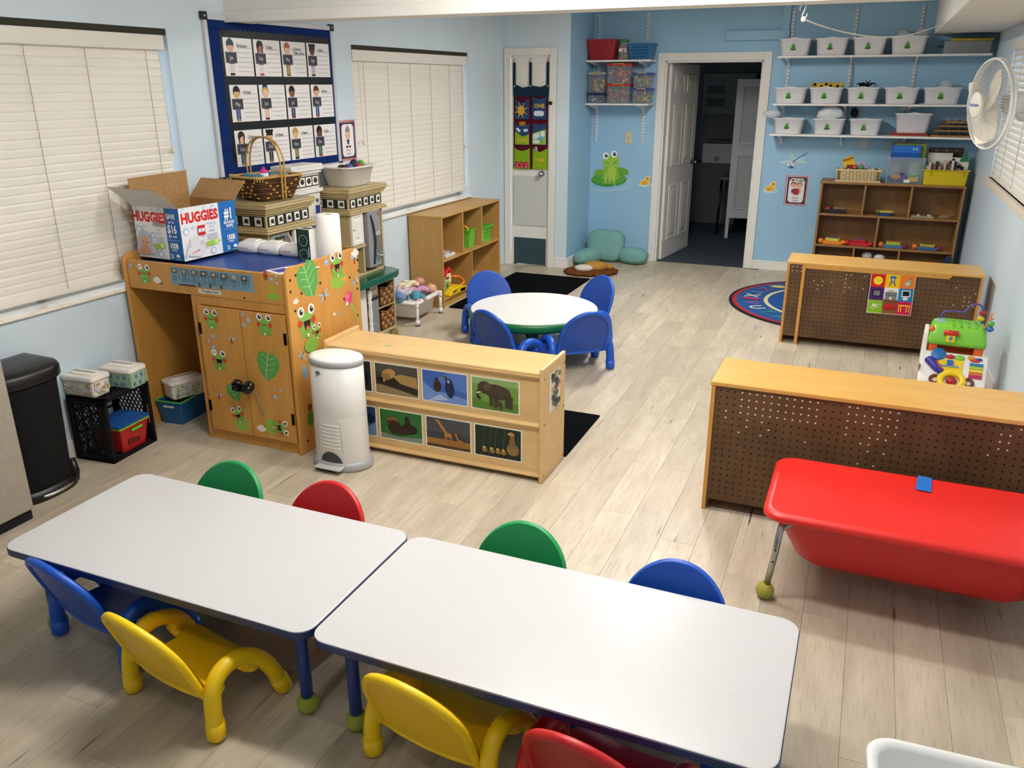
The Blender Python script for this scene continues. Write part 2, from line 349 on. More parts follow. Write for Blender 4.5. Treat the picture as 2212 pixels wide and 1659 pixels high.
# closet door: flat slab, grey hanging sheet, carpet square, knob, latch
b = B(); b.box(-3.407, -3.023, YC+.012, YC+.05, .01, 2.067); d1 = struct('door_1', b, 'white_paint', None, .003)
b = B('#c9cbc9'); b.box(-3.4, -3.035, YC+.002, YC+.012, .42, .93); obj('sheet_panel', b, 'matte', d1, .003, label='light grey sheet fixed to the door')
b = B('#3c5157'); b.box(-3.395, -3.035, YC+.004, YC+.012, .012, .29); obj('carpet_panel', b, 'fabric', d1, .003, label='dark green grey carpet square at the foot of the door')
b = B('#b4b2ad'); b.T = Matrix.Translation((-3.085, YC+.012, .955)) @ Matrix.Rotation(pi/2, 4, 'X')
b.lathe([(.03, 0), (.03, .006), (.012, .01), (.012, .03), (.026, .04), (.03, .055), (.024, .068), (.002, .072)], 16); obj('knob', b, 'metal', d1)
b = B('#3a2a20'); b.box(-3.035, -2.985, YC-.03, YC-.018, 1.632, 1.652); b.box(-3.0, -2.975, YC-.036, YC-.018, 1.626, 1.658); obj('latch', b, 'metal', d1, .002)
for z in (.35, 1.75):
    b = B('#d8d8d4'); b.cyl((-3.416, YC+.006, z-.045), (-3.416, YC+.006, z+.045), .007, n=8); obj('hinge', b, 'plastic', d1)
# open six-panel door into the dark room
def six_panel(Wd, Hd, t):
    b = B(); b.box(0, Wd, -t/2, t/2, 0, Hd); return b
DR = (D0+.025, YB+.125, 0); DA = radians(83)
dr = obj('door_2', six_panel(.9, 2.015, .036), 'white_paint', None, .002, DR, (0, 0, DA)); dr['kind'] = 'structure'
for (x0, x1) in ((.115, .40), (.50, .785)):
    for (z0, z1) in ((.19, .79), (.98, 1.62), (1.73, 1.92)):
        for s_ in (-1, 1):
            y = .018*s_
            b = B('#e9e7e1')
            def fr(e, h): return [(x0+e, y+h*s_, z0+e), (x1-e, y+h*s_, z0+e), (x1-e, y+h*s_, z1-e), (x0+e, y+h*s_, z1-e)]
            b.loft([fr(0, 0), fr(.008, .007), fr(.02, .002), fr(.05, .002), fr(.075, .008)], cap0=False); obj('door_panel', b, 'white_paint', dr)
b = B('#7d7b78')
for s_ in (-1, 1): b.cyl((.83, .018*s_, .98), (.83, .05*s_, .98), .01, n=10); b.sph((.83, .065*s_, .98), .026); b.cyl((.83, .018*s_, .98), (.83, .022*s_, .98), .03, n=16)
obj('knob', b, 'metal', dr)
for z in (.22, 1.02, 1.8):
    b = B('#cfcfca'); b.cyl((-.006, -.022, z-.05), (-.006, -.022, z+.05), .008, n=8); b.box(-.006, .03, -.021, -.0185, z-.05, z+.05); obj('hinge', b, 'plastic', dr)
# dark room behind the door
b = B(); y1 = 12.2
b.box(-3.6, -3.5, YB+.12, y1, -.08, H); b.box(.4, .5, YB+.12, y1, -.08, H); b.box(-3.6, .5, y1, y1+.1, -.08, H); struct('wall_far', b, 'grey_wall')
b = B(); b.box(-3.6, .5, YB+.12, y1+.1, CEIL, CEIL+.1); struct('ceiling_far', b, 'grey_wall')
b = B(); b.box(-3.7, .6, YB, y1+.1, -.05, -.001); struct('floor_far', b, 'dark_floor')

# ================================================================ toddler tables
def toddler_table(x0, x1, y0, y1, h, label):
    t = thing('toddler_table', label, 'table', ((x0+x1)/2, (y0+y1)/2, 0), 0, 'white topped toddler tables')
    w, d = (x1-x0)/2, (y1-y0)/2
    b = B(); b.loft([rrect(-w, w, -d, d, .055, 6, h-.004), rrect(-w, w, -d, d, .055, 6, h-.001), rrect(-w+.003, w-.003, -d+.003, d-.003, .053, 6, h)], cap0=False); obj('tabletop', b, 'laminate', t)
    b = B('#172e60'); b.loft([rrect(-w+.004, w-.004, -d+.004, d-.004, .052, 6, h-.03), rrect(-w-.002, w+.002, -d-.002, d+.002, .057, 6, h-.026), rrect(-w-.002, w+.002, -d-.002, d+.002, .057, 6, h-.004), rrect(-w, w, -d, d, .055, 6, h-.0035)], cap1=False); obj('edge_band', b, 'plastic', t)
    for sx in (-1, 1):
        for sy in (-1, 1):
            b = B('#1c3a86'); x, y = sx*(w-.085), sy*(d-.085); b.cyl((x, y, .03), (x, y, h-.03), .019, n=14); b.cyl((x, y, h-.045), (x, y, h-.03), .04, n=14)
            lg = obj('leg', b, 'plastic', t)
            b = B('#aab04a'); b.sph((x, y, .033), .034, .034, .033, 16, 10); tb = obj('tennis_ball', b, 'fabric', lg, label='yellow green tennis ball on the foot of the leg')
    return t
toddler_table(-2.53, -1.292, 1.558, 2.172, .362, 'white topped toddler table with blue edge, nearest the steel refrigerator')
toddler_table(-1.283, -.012, 1.553, 2.165, .362, 'white topped toddler table with blue edge, in front of the red water table')

# ================================================================ moulded toddler chairs
def make_chair(col, dark, label):
    t = thing('toddler_chair', label, 'chair', group='moulded plastic toddler chairs')
    for s_ in (-1, 1):
        b = B(col)
        P = bez([(s_*.198, 0, .012), (s_*.196, .002, .10), (s_*.190, .018, .172), (s_*.186, .062, .207), (s_*.186, .125, .205), (s_*.190, .183, .168), (s_*.200, .225, .10), (s_*.208, .255, .012)], 5)
        b.tube(P, .0255, 12)
        b.sph(P[0], .0255, .0255, .012, 12, 6); b.sph(P[-1], .0255, .0255, .012, 12, 6)
        b.tube(bez([(s_*.188, .03, .165), (s_*.17, .035, .142), (s_*.14, .05, .138)], 4), [.024, .024, .024, .022, .02, .018, .016, .014, .012], 10)
        b.tube(bez([(s_*.19, .165, .16), (s_*.17, .16, .142), (s_*.14, .15, .138)], 4), [.024, .024, .024, .022, .02, .018, .016, .014, .012], 10)
        sf = obj('side_frame', b, 'plastic', t)
        for y0, lean in ((0, 0), (.255, 1)):
            b = B(col); x = s_*(.198 if not lean else .208)
            a = (x, y0, .0); c_ = (s_*(.197 if not lean else .2035), .001 if not lean else .24, .062)
            b.tube([Vector(a)+Vector((0, 0, .001)), Vector(a)+Vector((0, 0, .012)), c_], [.018, .0285, .0285], 14); obj('foot', b, 'plastic', sf)
    # seat: dished slab with rolled front and two notches
    b = B(col); n = 12; m = 9; rows = []
    for j in range(m):
        v = j/(m-1); y = .005+.225*v; wx = .158*(1-.10*v) - (.02 if .35 < v < .75 else 0)
        rows.append([(wx*(2*i/n-1), y, .146 - .012*(1-(2*i/n-1)**2) + .008*(1-v)**3 - (.014*(v-.75)/.25 if v > .75 else 0)) for i in range(n+1)])
    top = rows; bot = [[(x, y, z-.02) for x, y, z in r] for r in rows]
    b.loft(top, True, False, False, closed=False); b.loft([r[::-1] for r in bot], True, False, False, closed=False)
    edge_t = top[0]+[r[-1] for r in top[1:]]+top[-1][::-1][1:]+[r[0] for r in top[::-1][1:-1]]
    b.loft([[(x, y, z-.02) for x, y, z in edge_t], edge_t], True, False, False); obj('seat', b, 'plastic', t)
    # backrest
    def arch(hw, z0, zs, zt, k=18):
        return [(-hw, z0)] + [(-hw*cos(pi*i/k), zs+(zt-zs)*sin(pi*i/k)) for i in range(k+1)] + [(hw, z0)]
    def lean(x, z, d=0): return (x, -.006-.105*max(0, z-.13)/.28 + d + .05*(x/.165)**2*.35, z)
    A = arch(.152, .135, .255, .402); b = B(dark)
    front = [lean(x, z, .008) for x, z in A]; back = [lean(x, z, -.008) for x, z in A]
    k = len(A)//2
    def grid(off, flip):
        rows = []
        for i in range(k): rows.append([lean(A[i][0]+(A[-1-i][0]-A[i][0])*q/8, A[i][1], off) for q in range(9)])
        if flip: rows = [r[::-1] for r in rows]
        b.loft(rows, True, False, False, closed=False)
    A = arch(.166, .135, .255, .417); grid(.012, True); A = arch(.152, .135, .255, .402); grid(-.006, False); bk = obj('backrest', b, 'plastic', t)
    b = B(col); A2 = arch(.157, .15, .255, .408, 22)
    path = [lean(-.168, .128), lean(-.162, .138)] + [lean(x, z) for x, z in A2] + [lean(.162, .138), lean(.168, .128)]
    b.tube([(p[0]*(1.06 if i in (0, len(path)-1) else 1), p[1]-.002+(.02 if i in (0, len(path)-1) else 0), p[2]) for i, p in enumerate(path)], .0135, 10)
    b.tube([lean(x_, .135) for x_ in (-.155, -.08, 0, .08, .155)], .011, 8)
    obj('rim', b, 'plastic', bk); return t
def place(src, x, y, r, label=None, first=False):
    if first: src.location = (x, y, 0); src.rotation_euler = (0, 0, radians(r)); return src
    return dup(src, (x, y, 0), radians(r), label)
YEL = make_chair('#f3c90c', '#efc004', 'yellow toddler chair pulled out, showing its whole seat and arms')
place(YEL, -1.752, 1.472, -9, first=True)
place(YEL, -.905, 1.545, -8, 'yellow toddler chair tucked in beside the near red chair')
BLU = make_chair('#1352bd', '#0f46a6', 'blue toddler chair at the near left corner of the tables')
place(BLU, -2.218, 1.592, -9, first=True)
RED = make_chair('#c21d1f', '#b0181a', 'red toddler chair at the bottom edge on the near side')
place(RED, -.435, 1.53, -8, first=True)
GRN = make_chair('#159250', '#118046', 'green toddler chair behind the table nearest the changing table')
place(GRN, -2.16, 2.19, 180, first=True)
place(RED, -1.70, 2.19, 180, 'red toddler chair behind the tables in front of the diaper pail')
place(GRN, -.915, 2.188, 179, 'green toddler chair behind the right hand table')
place(BLU, -.385, 2.15, 177, 'blue toddler chair behind the table next to the red water table')
for x_, y_, r_, lab_ in ((-1.605, 5.0, 42, 'blue toddler chair at the round table, near right with open side showing'), (-2.13, 4.80, -22, 'blue toddler chair at the round table, near left behind the photo shelf'),
                         (-2.58, 5.69, 222, 'blue toddler chair at the round table, far left beside the doll tub'), (-1.815, 5.87, 146, 'blue toddler chair at the round table, far right by the black rug')):
    place(BLU, x_, y_, r_, lab_).scale = (1.07, 1.07, 1.07)

# ================================================================ round table
t = thing('round_table', 'round white topped toddler table with green edge and pedestal', 'table', (-2.088, 5.357, 0)); h = .312
b = B('#f0efec'); b.lathe([(.452, h-.006), (.455, h-.003), (.452, h)], 56, cap=False); b.add([(.452*cos(2*pi*k/56), .452*sin(2*pi*k/56), h) for k in range(56)], [tuple(range(56))]); obj('tabletop', b, 'white_laminate', t)
b = B('#17703c'); b.lathe([(.40, h-.074), (.44, h-.07), (.462, h-.055), (.466, h-.028), (.462, h-.008), (.453, h-.005)], 56, cap=True); obj('apron', b, 'plastic', t)
for a in (0, 90, 180, 270):
    b = B('#17703c'); x, y = .27*cos(radians(a-69)), .27*sin(radians(a-69)); b.lathe([(.036, 0), (.038, .02), (.034, .15), (.04, h-.06)], 16, (x, y, 0)); obj('leg', b, 'plastic', t)

# ================================================================ photo display shelf
SX0, SX1, SY0, SY1, SH = -2.475, -1.262, 3.37, 3.665, .585
t = thing('display_shelf', 'low maple shelf with animal photos on its back', 'shelf', (0, 0, 0))
for x0, x1 in ((SX0, SX0+.02), (SX1-.02, SX1)):
    b = B(); b.box(x0, x1, SY0-.012, SY1+.012, 0, SH); obj('side_panel', b, 'maple', t, .007)
b = B(); b.box(SX0+.02, SX1-.02, SY0-.006, SY1, SH-.042, SH-.024); obj('top', b, 'maple', t, .006)
b = B(); b.box(SX0+.02, SX1-.02, SY0+.012, SY0+.022, .02, SH-.042); obj('back_panel', b, 'maple', t)
b = B(); b.box(SX0+.02, SX1-.02, SY0+.02, SY1, .02, .038); b.box(SX0+.02, SX1-.02, SY0+.02, SY1, .285, .303); obj('shelf_board', b, 'maple', t)
for z in (.02, .28, SH-.055):
    b = B(); b.prism([(SY0+.012, z), (SY0-.004, z+.004), (SY0-.008, z+.014), (SY0+.012, z+.026)], SX0+.02, SX1-.02, 'x'); obj('rail', b, 'maple', t, .002)
for z in (.03, .30, .53):
    for y in (SY0+.01, SY1-.01):
        b = B('#9a7440'); b.cyl((SX1, y, z), (SX1+.002, y, z), .006, n=10); obj('screw_plug', b, 'matte', t)
b = B('#a8b070').plane((-2.16, 3.47, SH-.0239), (1, 0, 0), (0, 1, 0)); b.p2([(-.02, 0), (.0, .012), (.02, .006), (.03, -.006), (0, -.012)], '#9db36a'); b.p2([(.01, 0), (.03, .008), (.034, -.004)], '#a89bb8'); obj('sticker_scrap', b, 'print', t)
PH = []
def photo(x0, z0, w, h_, fn, lab):
    b = B().plane((x0, SY0+.0115, z0), (1, 0, 0), (0, 0, 1)); b.step = .0004
    b.rect(0, 0, w, h_, '#efece4'); m_ = .006
    b.o = b.o + b.U*m_ + b.V*m_; fn(b, w-2*m_, h_-2*m_); obj('photo', b, 'print', t, label=lab)
def ph_lion(b, w, h):
    b.rect(0, 0, w, h, '#3a352c'); b.rect(0, .7*h, w, h, '#4a463e'); b.p2([(0, 0), (w, 0), (w, .06*h), (.5*w, .2*h), (.1*w, .3*h), (0, .28*h)], '#8c7a58')
    b.p2([(.05*w, .42*h), (.3*w, .55*h), (.55*w, .62*h), (w, .62*h), (w, .1*h), (.55*w, .22*h), (.1*w, .34*h)], '#2b241b'); b.p2([(.42*w, .62*h), (.6*w, .72*h), (.98*w, .68*h), (w, .3*h), (.6*w, .4*h)], '#a4844f')
    b.ell(.32*w, .68*h, .17*w, .17*h, '#b08a4e', .3); b.ell(.25*w, .58*h, .11*w, .12*h, '#8d6b3c'); b.p2([(.03*w, .5*h), (.16*w, .56*h), (.24*w, .42*h), (.1*w, .36*h)], '#1c1814'); b.p2([(.19*w, .5*h), (.23*w, .46*h), (.2*w, .38*h)], '#d8d0bc')
def ph_peng(b, w, h):
    b.rect(0, 0, w, h, '#3f62b0'); b.p2([(0, 0), (w, 0), (w, .2*h), (.6*w, .32*h), (.25*w, .36*h), (0, .62*h)], '#6f8fd0'); b.p2([(.3*w, .75*h), (.6*w, h), (w, h), (w, .4*h), (.6*w, .5*h)], '#5577c0'); b.p2([(.1*w, 0), (.4*w, .25*h), (.6*w, .1*h)], '#a9bde4')
    b.ell(.34*w, .52*h, .09*w, .2*h, '#3a2a2a'); b.ell(.33*w, .74*h, .045*w, .06*h, '#3a2c30')
    b.ell(.62*w, .5*h, .1*w, .32*h, '#232c4a', .12); b.ell(.52*w, .83*h, .05*w, .05*h, '#1a2038'); b.line([(.46*w, .8*h), (.53*w, .84*h)], .018*w, '#c88a30'); b.ell(.6*w, .72*h, .03*w, .06*h, '#8d9ccc')
def ph_eleph(b, w, h):
    b.rect(0, 0, w, h, '#6f9440'); b.rect(0, .8*h, w, h, '#8aa86a'); b.p2([(0, 0), (w, 0), (w, .3*h), (.5*w, .2*h), (0, .32*h)], '#577c30')
    b.ell(.55*w, .6*h, .3*w, .24*h, '#4b3f34', -.12); b.ell(.28*w, .7*h, .15*w, .2*h, '#44392f')
    for x in (.42, .52, .76, .84): b.p2([((x-.045)*w, .5*h), ((x+.045)*w, .5*h), ((x+.035)*w, .12*h), ((x-.03)*w, .12*h)], '#40362c')
    b.line([(.18*w, .66*h), (.12*w, .5*h), (.13*w, .36*h), (.2*w, .34*h)], .06*w, '#44392f'); b.line([(.2*w, .55*h), (.1*w, .5*h)], .025*w, '#e6e0d0'); b.ell(.34*w, .74*h, .08*w, .12*h, '#5a4c40')
    b.ell(.57*w, .25*h, .1*w, .09*h, '#4b3f34'); b.p2([(.5*w, .22*h), (.54*w, .22*h), (.54*w, .08*h), (.5*w, .08*h)], '#44392f'); b.p2([(.62*w, .22*h), (.66*w, .22*h), (.66*w, .08*h), (.62*w, .08*h)], '#44392f')
def ph_bear(b, w, h):
    b.rect(0, 0, w, h, '#2f6b33'); b.p2([(0, 0), (w, 0), (w, .18*h), (.4*w, .1*h), (0, .2*h)], '#7a8578'); b.p2([(.1*w, .4*h), (.5*w, .5*h), (.9*w, .3*h), (.8*w, .2*h), (.2*w, .22*h)], '#3f8a40')
    b.ell(.3*w, .62*h, .15*w, .17*h, '#7d5c3c'); b.ell(.35*w, .42*h, .17*w, .24*h, '#3a281c'); b.ell(.7*w, .42*h, .2*w, .18*h, '#2e2018'); b.p2([(.58*w, .5*h), (.62*w, .86*h), (.7*w, .88*h), (.74*w, .5*h)], '#2e2018'); b.ell(.5*w, .3*h, .2*w, .12*h, '#3a281c'); b.ell(.22*w, .6*h, .06*w, .05*h, '#4c3524')
def ph_giraffe(b, w, h):
    b.rect(0, 0, w, h, '#4a4c50'); b.rect(0, 0, w, .3*h, '#9c7038'); b.rect(0, .3*h, w, .52*h, '#3d3f46'); b.rect(0, 0, w, .1*h, '#4e3c20')
    b.line([(.27*w, .9*h), (.36*w, .72*h), (.47*w, .5*h)], .06*w, '#b57e42'); b.ell(.25*w, .92*h, .05*w, .03*h, '#b57e42', -.3); b.ell(.5*w, .47*h, .09*w, .08*h, '#b0773c')
    for x in (.43, .47, .55, .58): b.line([(x*w, .45*h), (x*w, .12*h)], .022*w, '#a8713a')
    b.line([(.67*w, .58*h), (.75*w, .32*h)], .04*w, '#b07a42'); b.ell(.78*w, .32*h, .07*w, .05*h, '#a8713a')
    for x in (.73, .77, .83): b.line([(x*w, .32*h), (x*w, .1*h)], .018*w, '#a8713a')
def ph_duck(b, w, h):
    b.rect(0, 0, w, h, '#1d2a22'); b.rect(0, 0, w, .16*h, '#17211e')
    for x in (.15, .3, .42, .6, .9): b.line([(x*w, .05*h), ((x+.06)*w, h)], .012*w, '#4b5a38')
    b.ell(.83*w, .34*h, .14*w, .2*h, '#8a6a42'); b.p2([(.74*w, .4*h), (.78*w, .85*h), (.86*w, .85*h), (.9*w, .4*h)], '#7d5e3a'); b.ell(.8*w, .86*h, .07*w, .07*h, '#a2814e'); b.line([(.72*w, .85*h), (.78*w, .86*h)], .03*w, '#b89a58')
    for x in (.22, .38, .52, .64): b.ell(x*w, .2*h, .06*w, .07*h, '#8f6c3a'); b.ell((x-.01)*w, .29*h, .04*w, .045*h, '#c09a58')
def ph_dark(b, w, h): b.rect(0, 0, w, h, '#20262e'); b.ell(.8*w, .45*h, .15*w, .3*h, '#101318')
def ph_blue(b, w, h): b.rect(0, 0, w, h, '#22406e'); b.p2([(.5*w, 0), (w, 0), (w, .5*h)], '#6d8ab0'); b.ell(.85*w, .6*h, .12*w, .16*h, '#16213a')
for r_, (z0, row) in enumerate(((.33, ((ph_dark, 'dark photo mostly hidden by the diaper pail'), (ph_lion, 'photo of a resting sea lion'), (ph_peng, 'photo of two penguins on blue ice'), (ph_eleph, 'photo of an elephant with its calf'))),
                               (.082, ((ph_blue, 'blue photo mostly hidden by the diaper pail'), (ph_bear, 'photo of two bears in grass'), (ph_giraffe, 'photo of giraffes on a plain'), (ph_duck, 'photo of a duck with ducklings'))))):
    for i, (fn, lab) in enumerate(row): photo(-2.46+i*.272+(.013 if r_ else 0), z0, .256, .171, fn, lab)
b = B().plane((SX1+.0006, SY0+.075, .335), (0, 1, 0), (0, 0, 1)); b.rect(0, 0, .15, .2, '#e9e6de')
random.seed(3)
for i in range(22): b.ell(.015+random.random()*.12, .02+random.random()*.165, .008+random.random()*.012, .01+random.random()*.02, random.choice(['#3c5a48', '#8a5a4a', '#2e2e38', '#b88a6a', '#5a7a9a', '#c8a878']), random.random()*3, 8)
obj('print_sheet', b, 'print', t, label='small printed picture taped to the end panel')

# ================================================================ diaper pail
t = thing('diaper_pail', 'tall white diaper pail with grey lid ring and pedal', 'pail', (-2.283, 3.195, 0))
b = B('#dcdad6'); b.lathe([(.118, .035), (.121, .05), (.119, .28), (.1185, .285), (.119, .29), (.117, .545)], 40, sx=1.2, sy=.88); obj('body', b, 'plastic', t)
b = B('#a3a3a6'); b.lathe([(.13, 0), (.134, .006), (.134, .03), (.122, .048)], 40, sx=1.2, sy=.9); obj('base_ring', b, 'plastic', t)
b = B('#a0a0a4'); b.lathe([(.119, .545), (.121, .55), (.121, .563), (.118, .568)], 40, sx=1.2, sy=.885); obj('lid_ring', b, 'plastic', t)
b = B('#eeedea'); b.lathe([(.118, .566), (.116, .576), (.10, .583), (.04, .586), (.001, .587)], 40, sx=1.2, sy=.885); obj('lid', b, 'plastic', t)
def on_pail(u, z, d=0): a = -pi/2+u; return ((.1195+d)*1.2*cos(a), (.1195+d)*.88*sin(a), z)
for i in range(7):
    b = B('#e6e4e1'); b.tube([on_pail(-.42+q*.1, .245-i*.02-.006*(1-abs(q-4)/4)*0, .0005) for q in range(9)], .0028, 5); obj('grip_rib', b, 'plastic', t)
b = B('#cfcdc9'); b.tube([on_pail(-.55, .1), on_pail(-.55, .262), on_pail(-.5, .27), on_pail(.42, .27), on_pail(.47, .262), on_pail(.47, .1)], .0018, 5); obj('door_seam', b, 'plastic', t)
b = B('#8f8f94'); b.T = Matrix.Translation(on_pail(-.28, .515)) @ Matrix.Rotation(pi/2, 4, 'X'); b.lathe([(.009, 0), (.009, .003), (.001, .004)], 14, sx=1.4); obj('button', b, 'metal', t)
b = B('#46474c'); 
A_ = [on_pail(-.45+.9*q/10, .045, .005) for q in range(11)]; Bq = [on_pail(-.45+.9*q/10, .045+.06*sin(pi*q/10)**.6, .005) for q in range(11)]
b.loft([A_, Bq], False, False, False, closed=False); obj('pedal_arch', b, 'matte', t)
b = B('#b5b5b8'); b.box(-.075, .075, -.15, -.1, .022, .034); obj('pedal', b, 'plastic', t, .008)
b = B('#1f2022'); b.box(-.085, .03, -.1235, -.118, .003, .02); obj('label_strip', b, 'matte', t)

# ================================================================ pegboard backed shelves
def peg_shelf(x0, x1, y0, y1, h, label, batten=False, holes=None, seed=1):
    t = thing('pegboard_shelf', label, 'shelf')
    for a, c_ in ((x0, x0+.018), (x1-.018, x1)):
        b = B(); b.box(a, c_, y0, y1, 0, h-.018); obj('side_panel', b, 'birch', t, .002)
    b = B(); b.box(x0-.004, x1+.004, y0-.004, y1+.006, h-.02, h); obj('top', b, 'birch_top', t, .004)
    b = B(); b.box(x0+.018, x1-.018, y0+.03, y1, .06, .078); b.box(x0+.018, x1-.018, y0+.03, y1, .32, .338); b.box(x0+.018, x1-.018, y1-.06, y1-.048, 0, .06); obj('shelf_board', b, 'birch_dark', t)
    px0, px1, pz0, pz1 = x0+.018, x1-.018, .055, h-.02
    b = B(); b.box(px0, px1, y0+.006, y0+.011, pz0, pz1); pg = obj('back_board', b, 'pegboard', t)
    random.seed(seed); hb, wb = B('#120d09'), B('#e2dac6')
    st = .0305; nx = int((px1-px0)/st); nz = int((pz1-pz0)/st); P8 = [(cos(2*pi*k/8)*.004, sin(2*pi*k/8)*.004) for k in range(8)]
    for i in range(nx):
        for j in range(nz):
            cx, cz = px0+st*(i+.7), pz1-st*(j+.6)
            f = holes(i/nx, j, nx) if holes else 0
            tgt = wb if random.random() < f else hb
            tgt.plane((cx, y0+.0056, cz), (1, 0, 0), (0, 0, 1)); tgt.p2(P8, None, False)
    o = obj('peg_holes', hb, 'matte', pg); o['kind'] = 'stuff'; o = obj('filled_peg_holes', wb, 'matte', pg); o['kind'] = 'stuff'
    if batten:
        b = B(); b.box(x0+.105, x0+.128, y0-.012, y0+.006, .0, h-.02); obj('batten', b, 'birch', t, .002)
        b = B(); b.prism([(x0+.105, h-.045), (x1-.21, h-.045), (x1-.19, h-.02), (x0+.105, h-.02)], y0-.006, y0+.006, 'y'); obj('top_batten', b, 'birch', t, .002)
    return t
peg_shelf(-.457, .806, 6.23, 6.565, .612, 'pegboard backed shelf with a colourful picture card, nearer the back wall', True, lambda u, j, n: (.8 if (u < .09 and j < 2) else .5 if (.11 < u < .2 and 2 < j < 6) else .35 if (.2 < u < .42 and j < 6) else .3 if (u > .86 and 1 < j < 9) else .0), 5)
peg_shelf(-.505, .758, 3.41, 3.755, .618, 'pegboard backed shelf right behind the red water table', False, lambda u, j, n: (.97 if (.06 < u < .33 and j < 4) else .6 if (.06 < u < .12 and j < 7) else .85 if (.42 < u < .6 and j < 4) else .5 if (.46 < u < .56 and 3 < j < 9) else .6 if (.85 < u and j < 4) else .04 if j < 10 else 0), 2)
# picture card on the far pegboard shelf
t = thing('picture_card', 'square card of nine household pictures on the far pegboard shelf', 'card', (.117, 6.227, .29), 0); t.rotation_euler = (0, radians(-1), 0)
b = B().plane((0, -.0005, 0), (1, 0, 0), (0, 0, 1)); S = .278; b.rect(-.004, -.004, S+.004, S+.004, '#eae6dc'); q = S/3
cc = [['#8bc02c', '#8c5a38', '#cf1c50'], ['#4c2170', '#f0ece4', '#1d83bf'], ['#d2201c', '#f2c40c', '#e57a2c']]
for r_ in range(3):
    for c_ in range(3): b.rect(c_*q, r_*q, (c_+1)*q, (r_+1)*q, cc[r_][c_])
b.ell(.5*q, 2.5*q, .32*q, .32*q, '#f2dc28'); b.line([(.36*q, 2.56*q), (.5*q, 2.5*q), (.64*q, 2.56*q)], .02*q, '#554a10')
b.rect(1.3*q, 2.72*q, 1.72*q, 2.9*q, '#3366b8'); b.line([(1.4*q, 2.72*q), (1.42*q, 2.45*q), (1.3*q, 2.15*q)], .07*q, '#2c4f96'); b.line([(1.62*q, 2.72*q), (1.6*q, 2.45*q), (1.72*q, 2.15*q)], .07*q, '#2c4f96'); b.rect(1.38*q, 2.42*q, 1.64*q, 2.5*q, '#3366b8'); b.rect(1.48*q, 2.5*q, 1.54*q, 2.7*q, '#e9e4d4')
b.p2([(2.3*q, 2.25*q), (2.55*q, 2.68*q), (2.72*q, 2.82*q), (2.74*q, 2.3*q), (2.55*q, 2.14*q)], '#9aa8a0'); b.ell(2.52*q, 2.38*q, .16*q, .14*q, '#c3cdbd'); b.line([(2.66*q, 2.7*q), (2.76*q, 2.9*q)], .05*q, '#5a6468')
b.rect(.22*q, 1.28*q, .8*q, 1.78*q, '#1f1826'); b.rect(.3*q, 1.36*q, .72*q, 1.72*q, '#7d7f86')
b.rect(1.1*q, 1.1*q, 1.9*q, 1.6*q, '#83858b'); b.p2([(1.06*q, 1.58*q), (1.94*q, 1.58*q), (1.86*q, 1.68*q), (1.16*q, 1.68*q)], '#6a6c74')
for i in range(5): b.rect((1.17+.15*i)*q, 1.38*q, (1.24+.15*i)*q, 1.5*q, '#4b4e58')
b.rect(1.42*q, 1.1*q, 1.56*q, 1.32*q, '#e8e8ea'); b.rect(1.0*q, 1.0*q, 2*q, 1.1*q, '#7a4c2c'); b.text('home', 1.48*q, 1.76*q, .17*q, '#3a3a3a')
b.rect(2.22*q, 1.38*q, 2.8*q, 1.88*q, '#eef0f2'); b.rect(2.28*q, 1.46*q, 2.74*q, 1.82*q, '#12121a'); b.ell(2.5*q, 1.25*q, .2*q, .12*q, '#e8e6e0')
b.ell(.42*q, .62*q, .12*q, .12*q, '#eef0dc'); [b.line([(.42*q, .6*q), (x*q, y*q)], .06*q, '#dfe8c4') for x, y in ((.2, .4), (.4, .28), (.62, .38), (.8, .5), (.86, .72))]
b.rect(1.08*q, .34*q, 1.92*q, .66*q, '#b21c22'); b.p2([(1.14*q, .6*q), (1.88*q, .6*q), (1.8*q, .82*q), (1.24*q, .82*q)], '#c8282c')
b.rect(2.1*q, .66*q, 2.92*q, .78*q, '#f2b648'); [b.rect(x*q, .22*q, (x+.08)*q, .7*q, '#e8a43c') for x in (2.12, 2.26, 2.64, 2.82)]
obj('card_print', b, 'print', t)

# ================================================================ red water table
t = thing('water_table', 'red plastic water table with lid and grey legs', 'water table', (0, 0, 0))
WX0, WX1, WY0, WY1, WZ = -.19, .82, 2.745, 3.275, .385
def rr(e, z, r=.07): return rrect(WX0+e, WX1-e, WY0+e, WY1-e, max(.012, r-e*.4), 6, z)
b = B('#d01f1f'); b.loft([rr(.19, .115, .12), rr(.15, .125, .13), rr(.115, .16, .13), rr(.075, .25, .12), rr(.045, .352, .09)], True, True, False); obj('tub', b, 'plastic', t)
b = B('#e02722'); n = 24; rows = []
b.loft([rr(.03, .352), rr(.002, .354), rr(-.003, .359), rr(-.003, .374), rr(.004, .382), rr(.02, .386)], True, True, False)
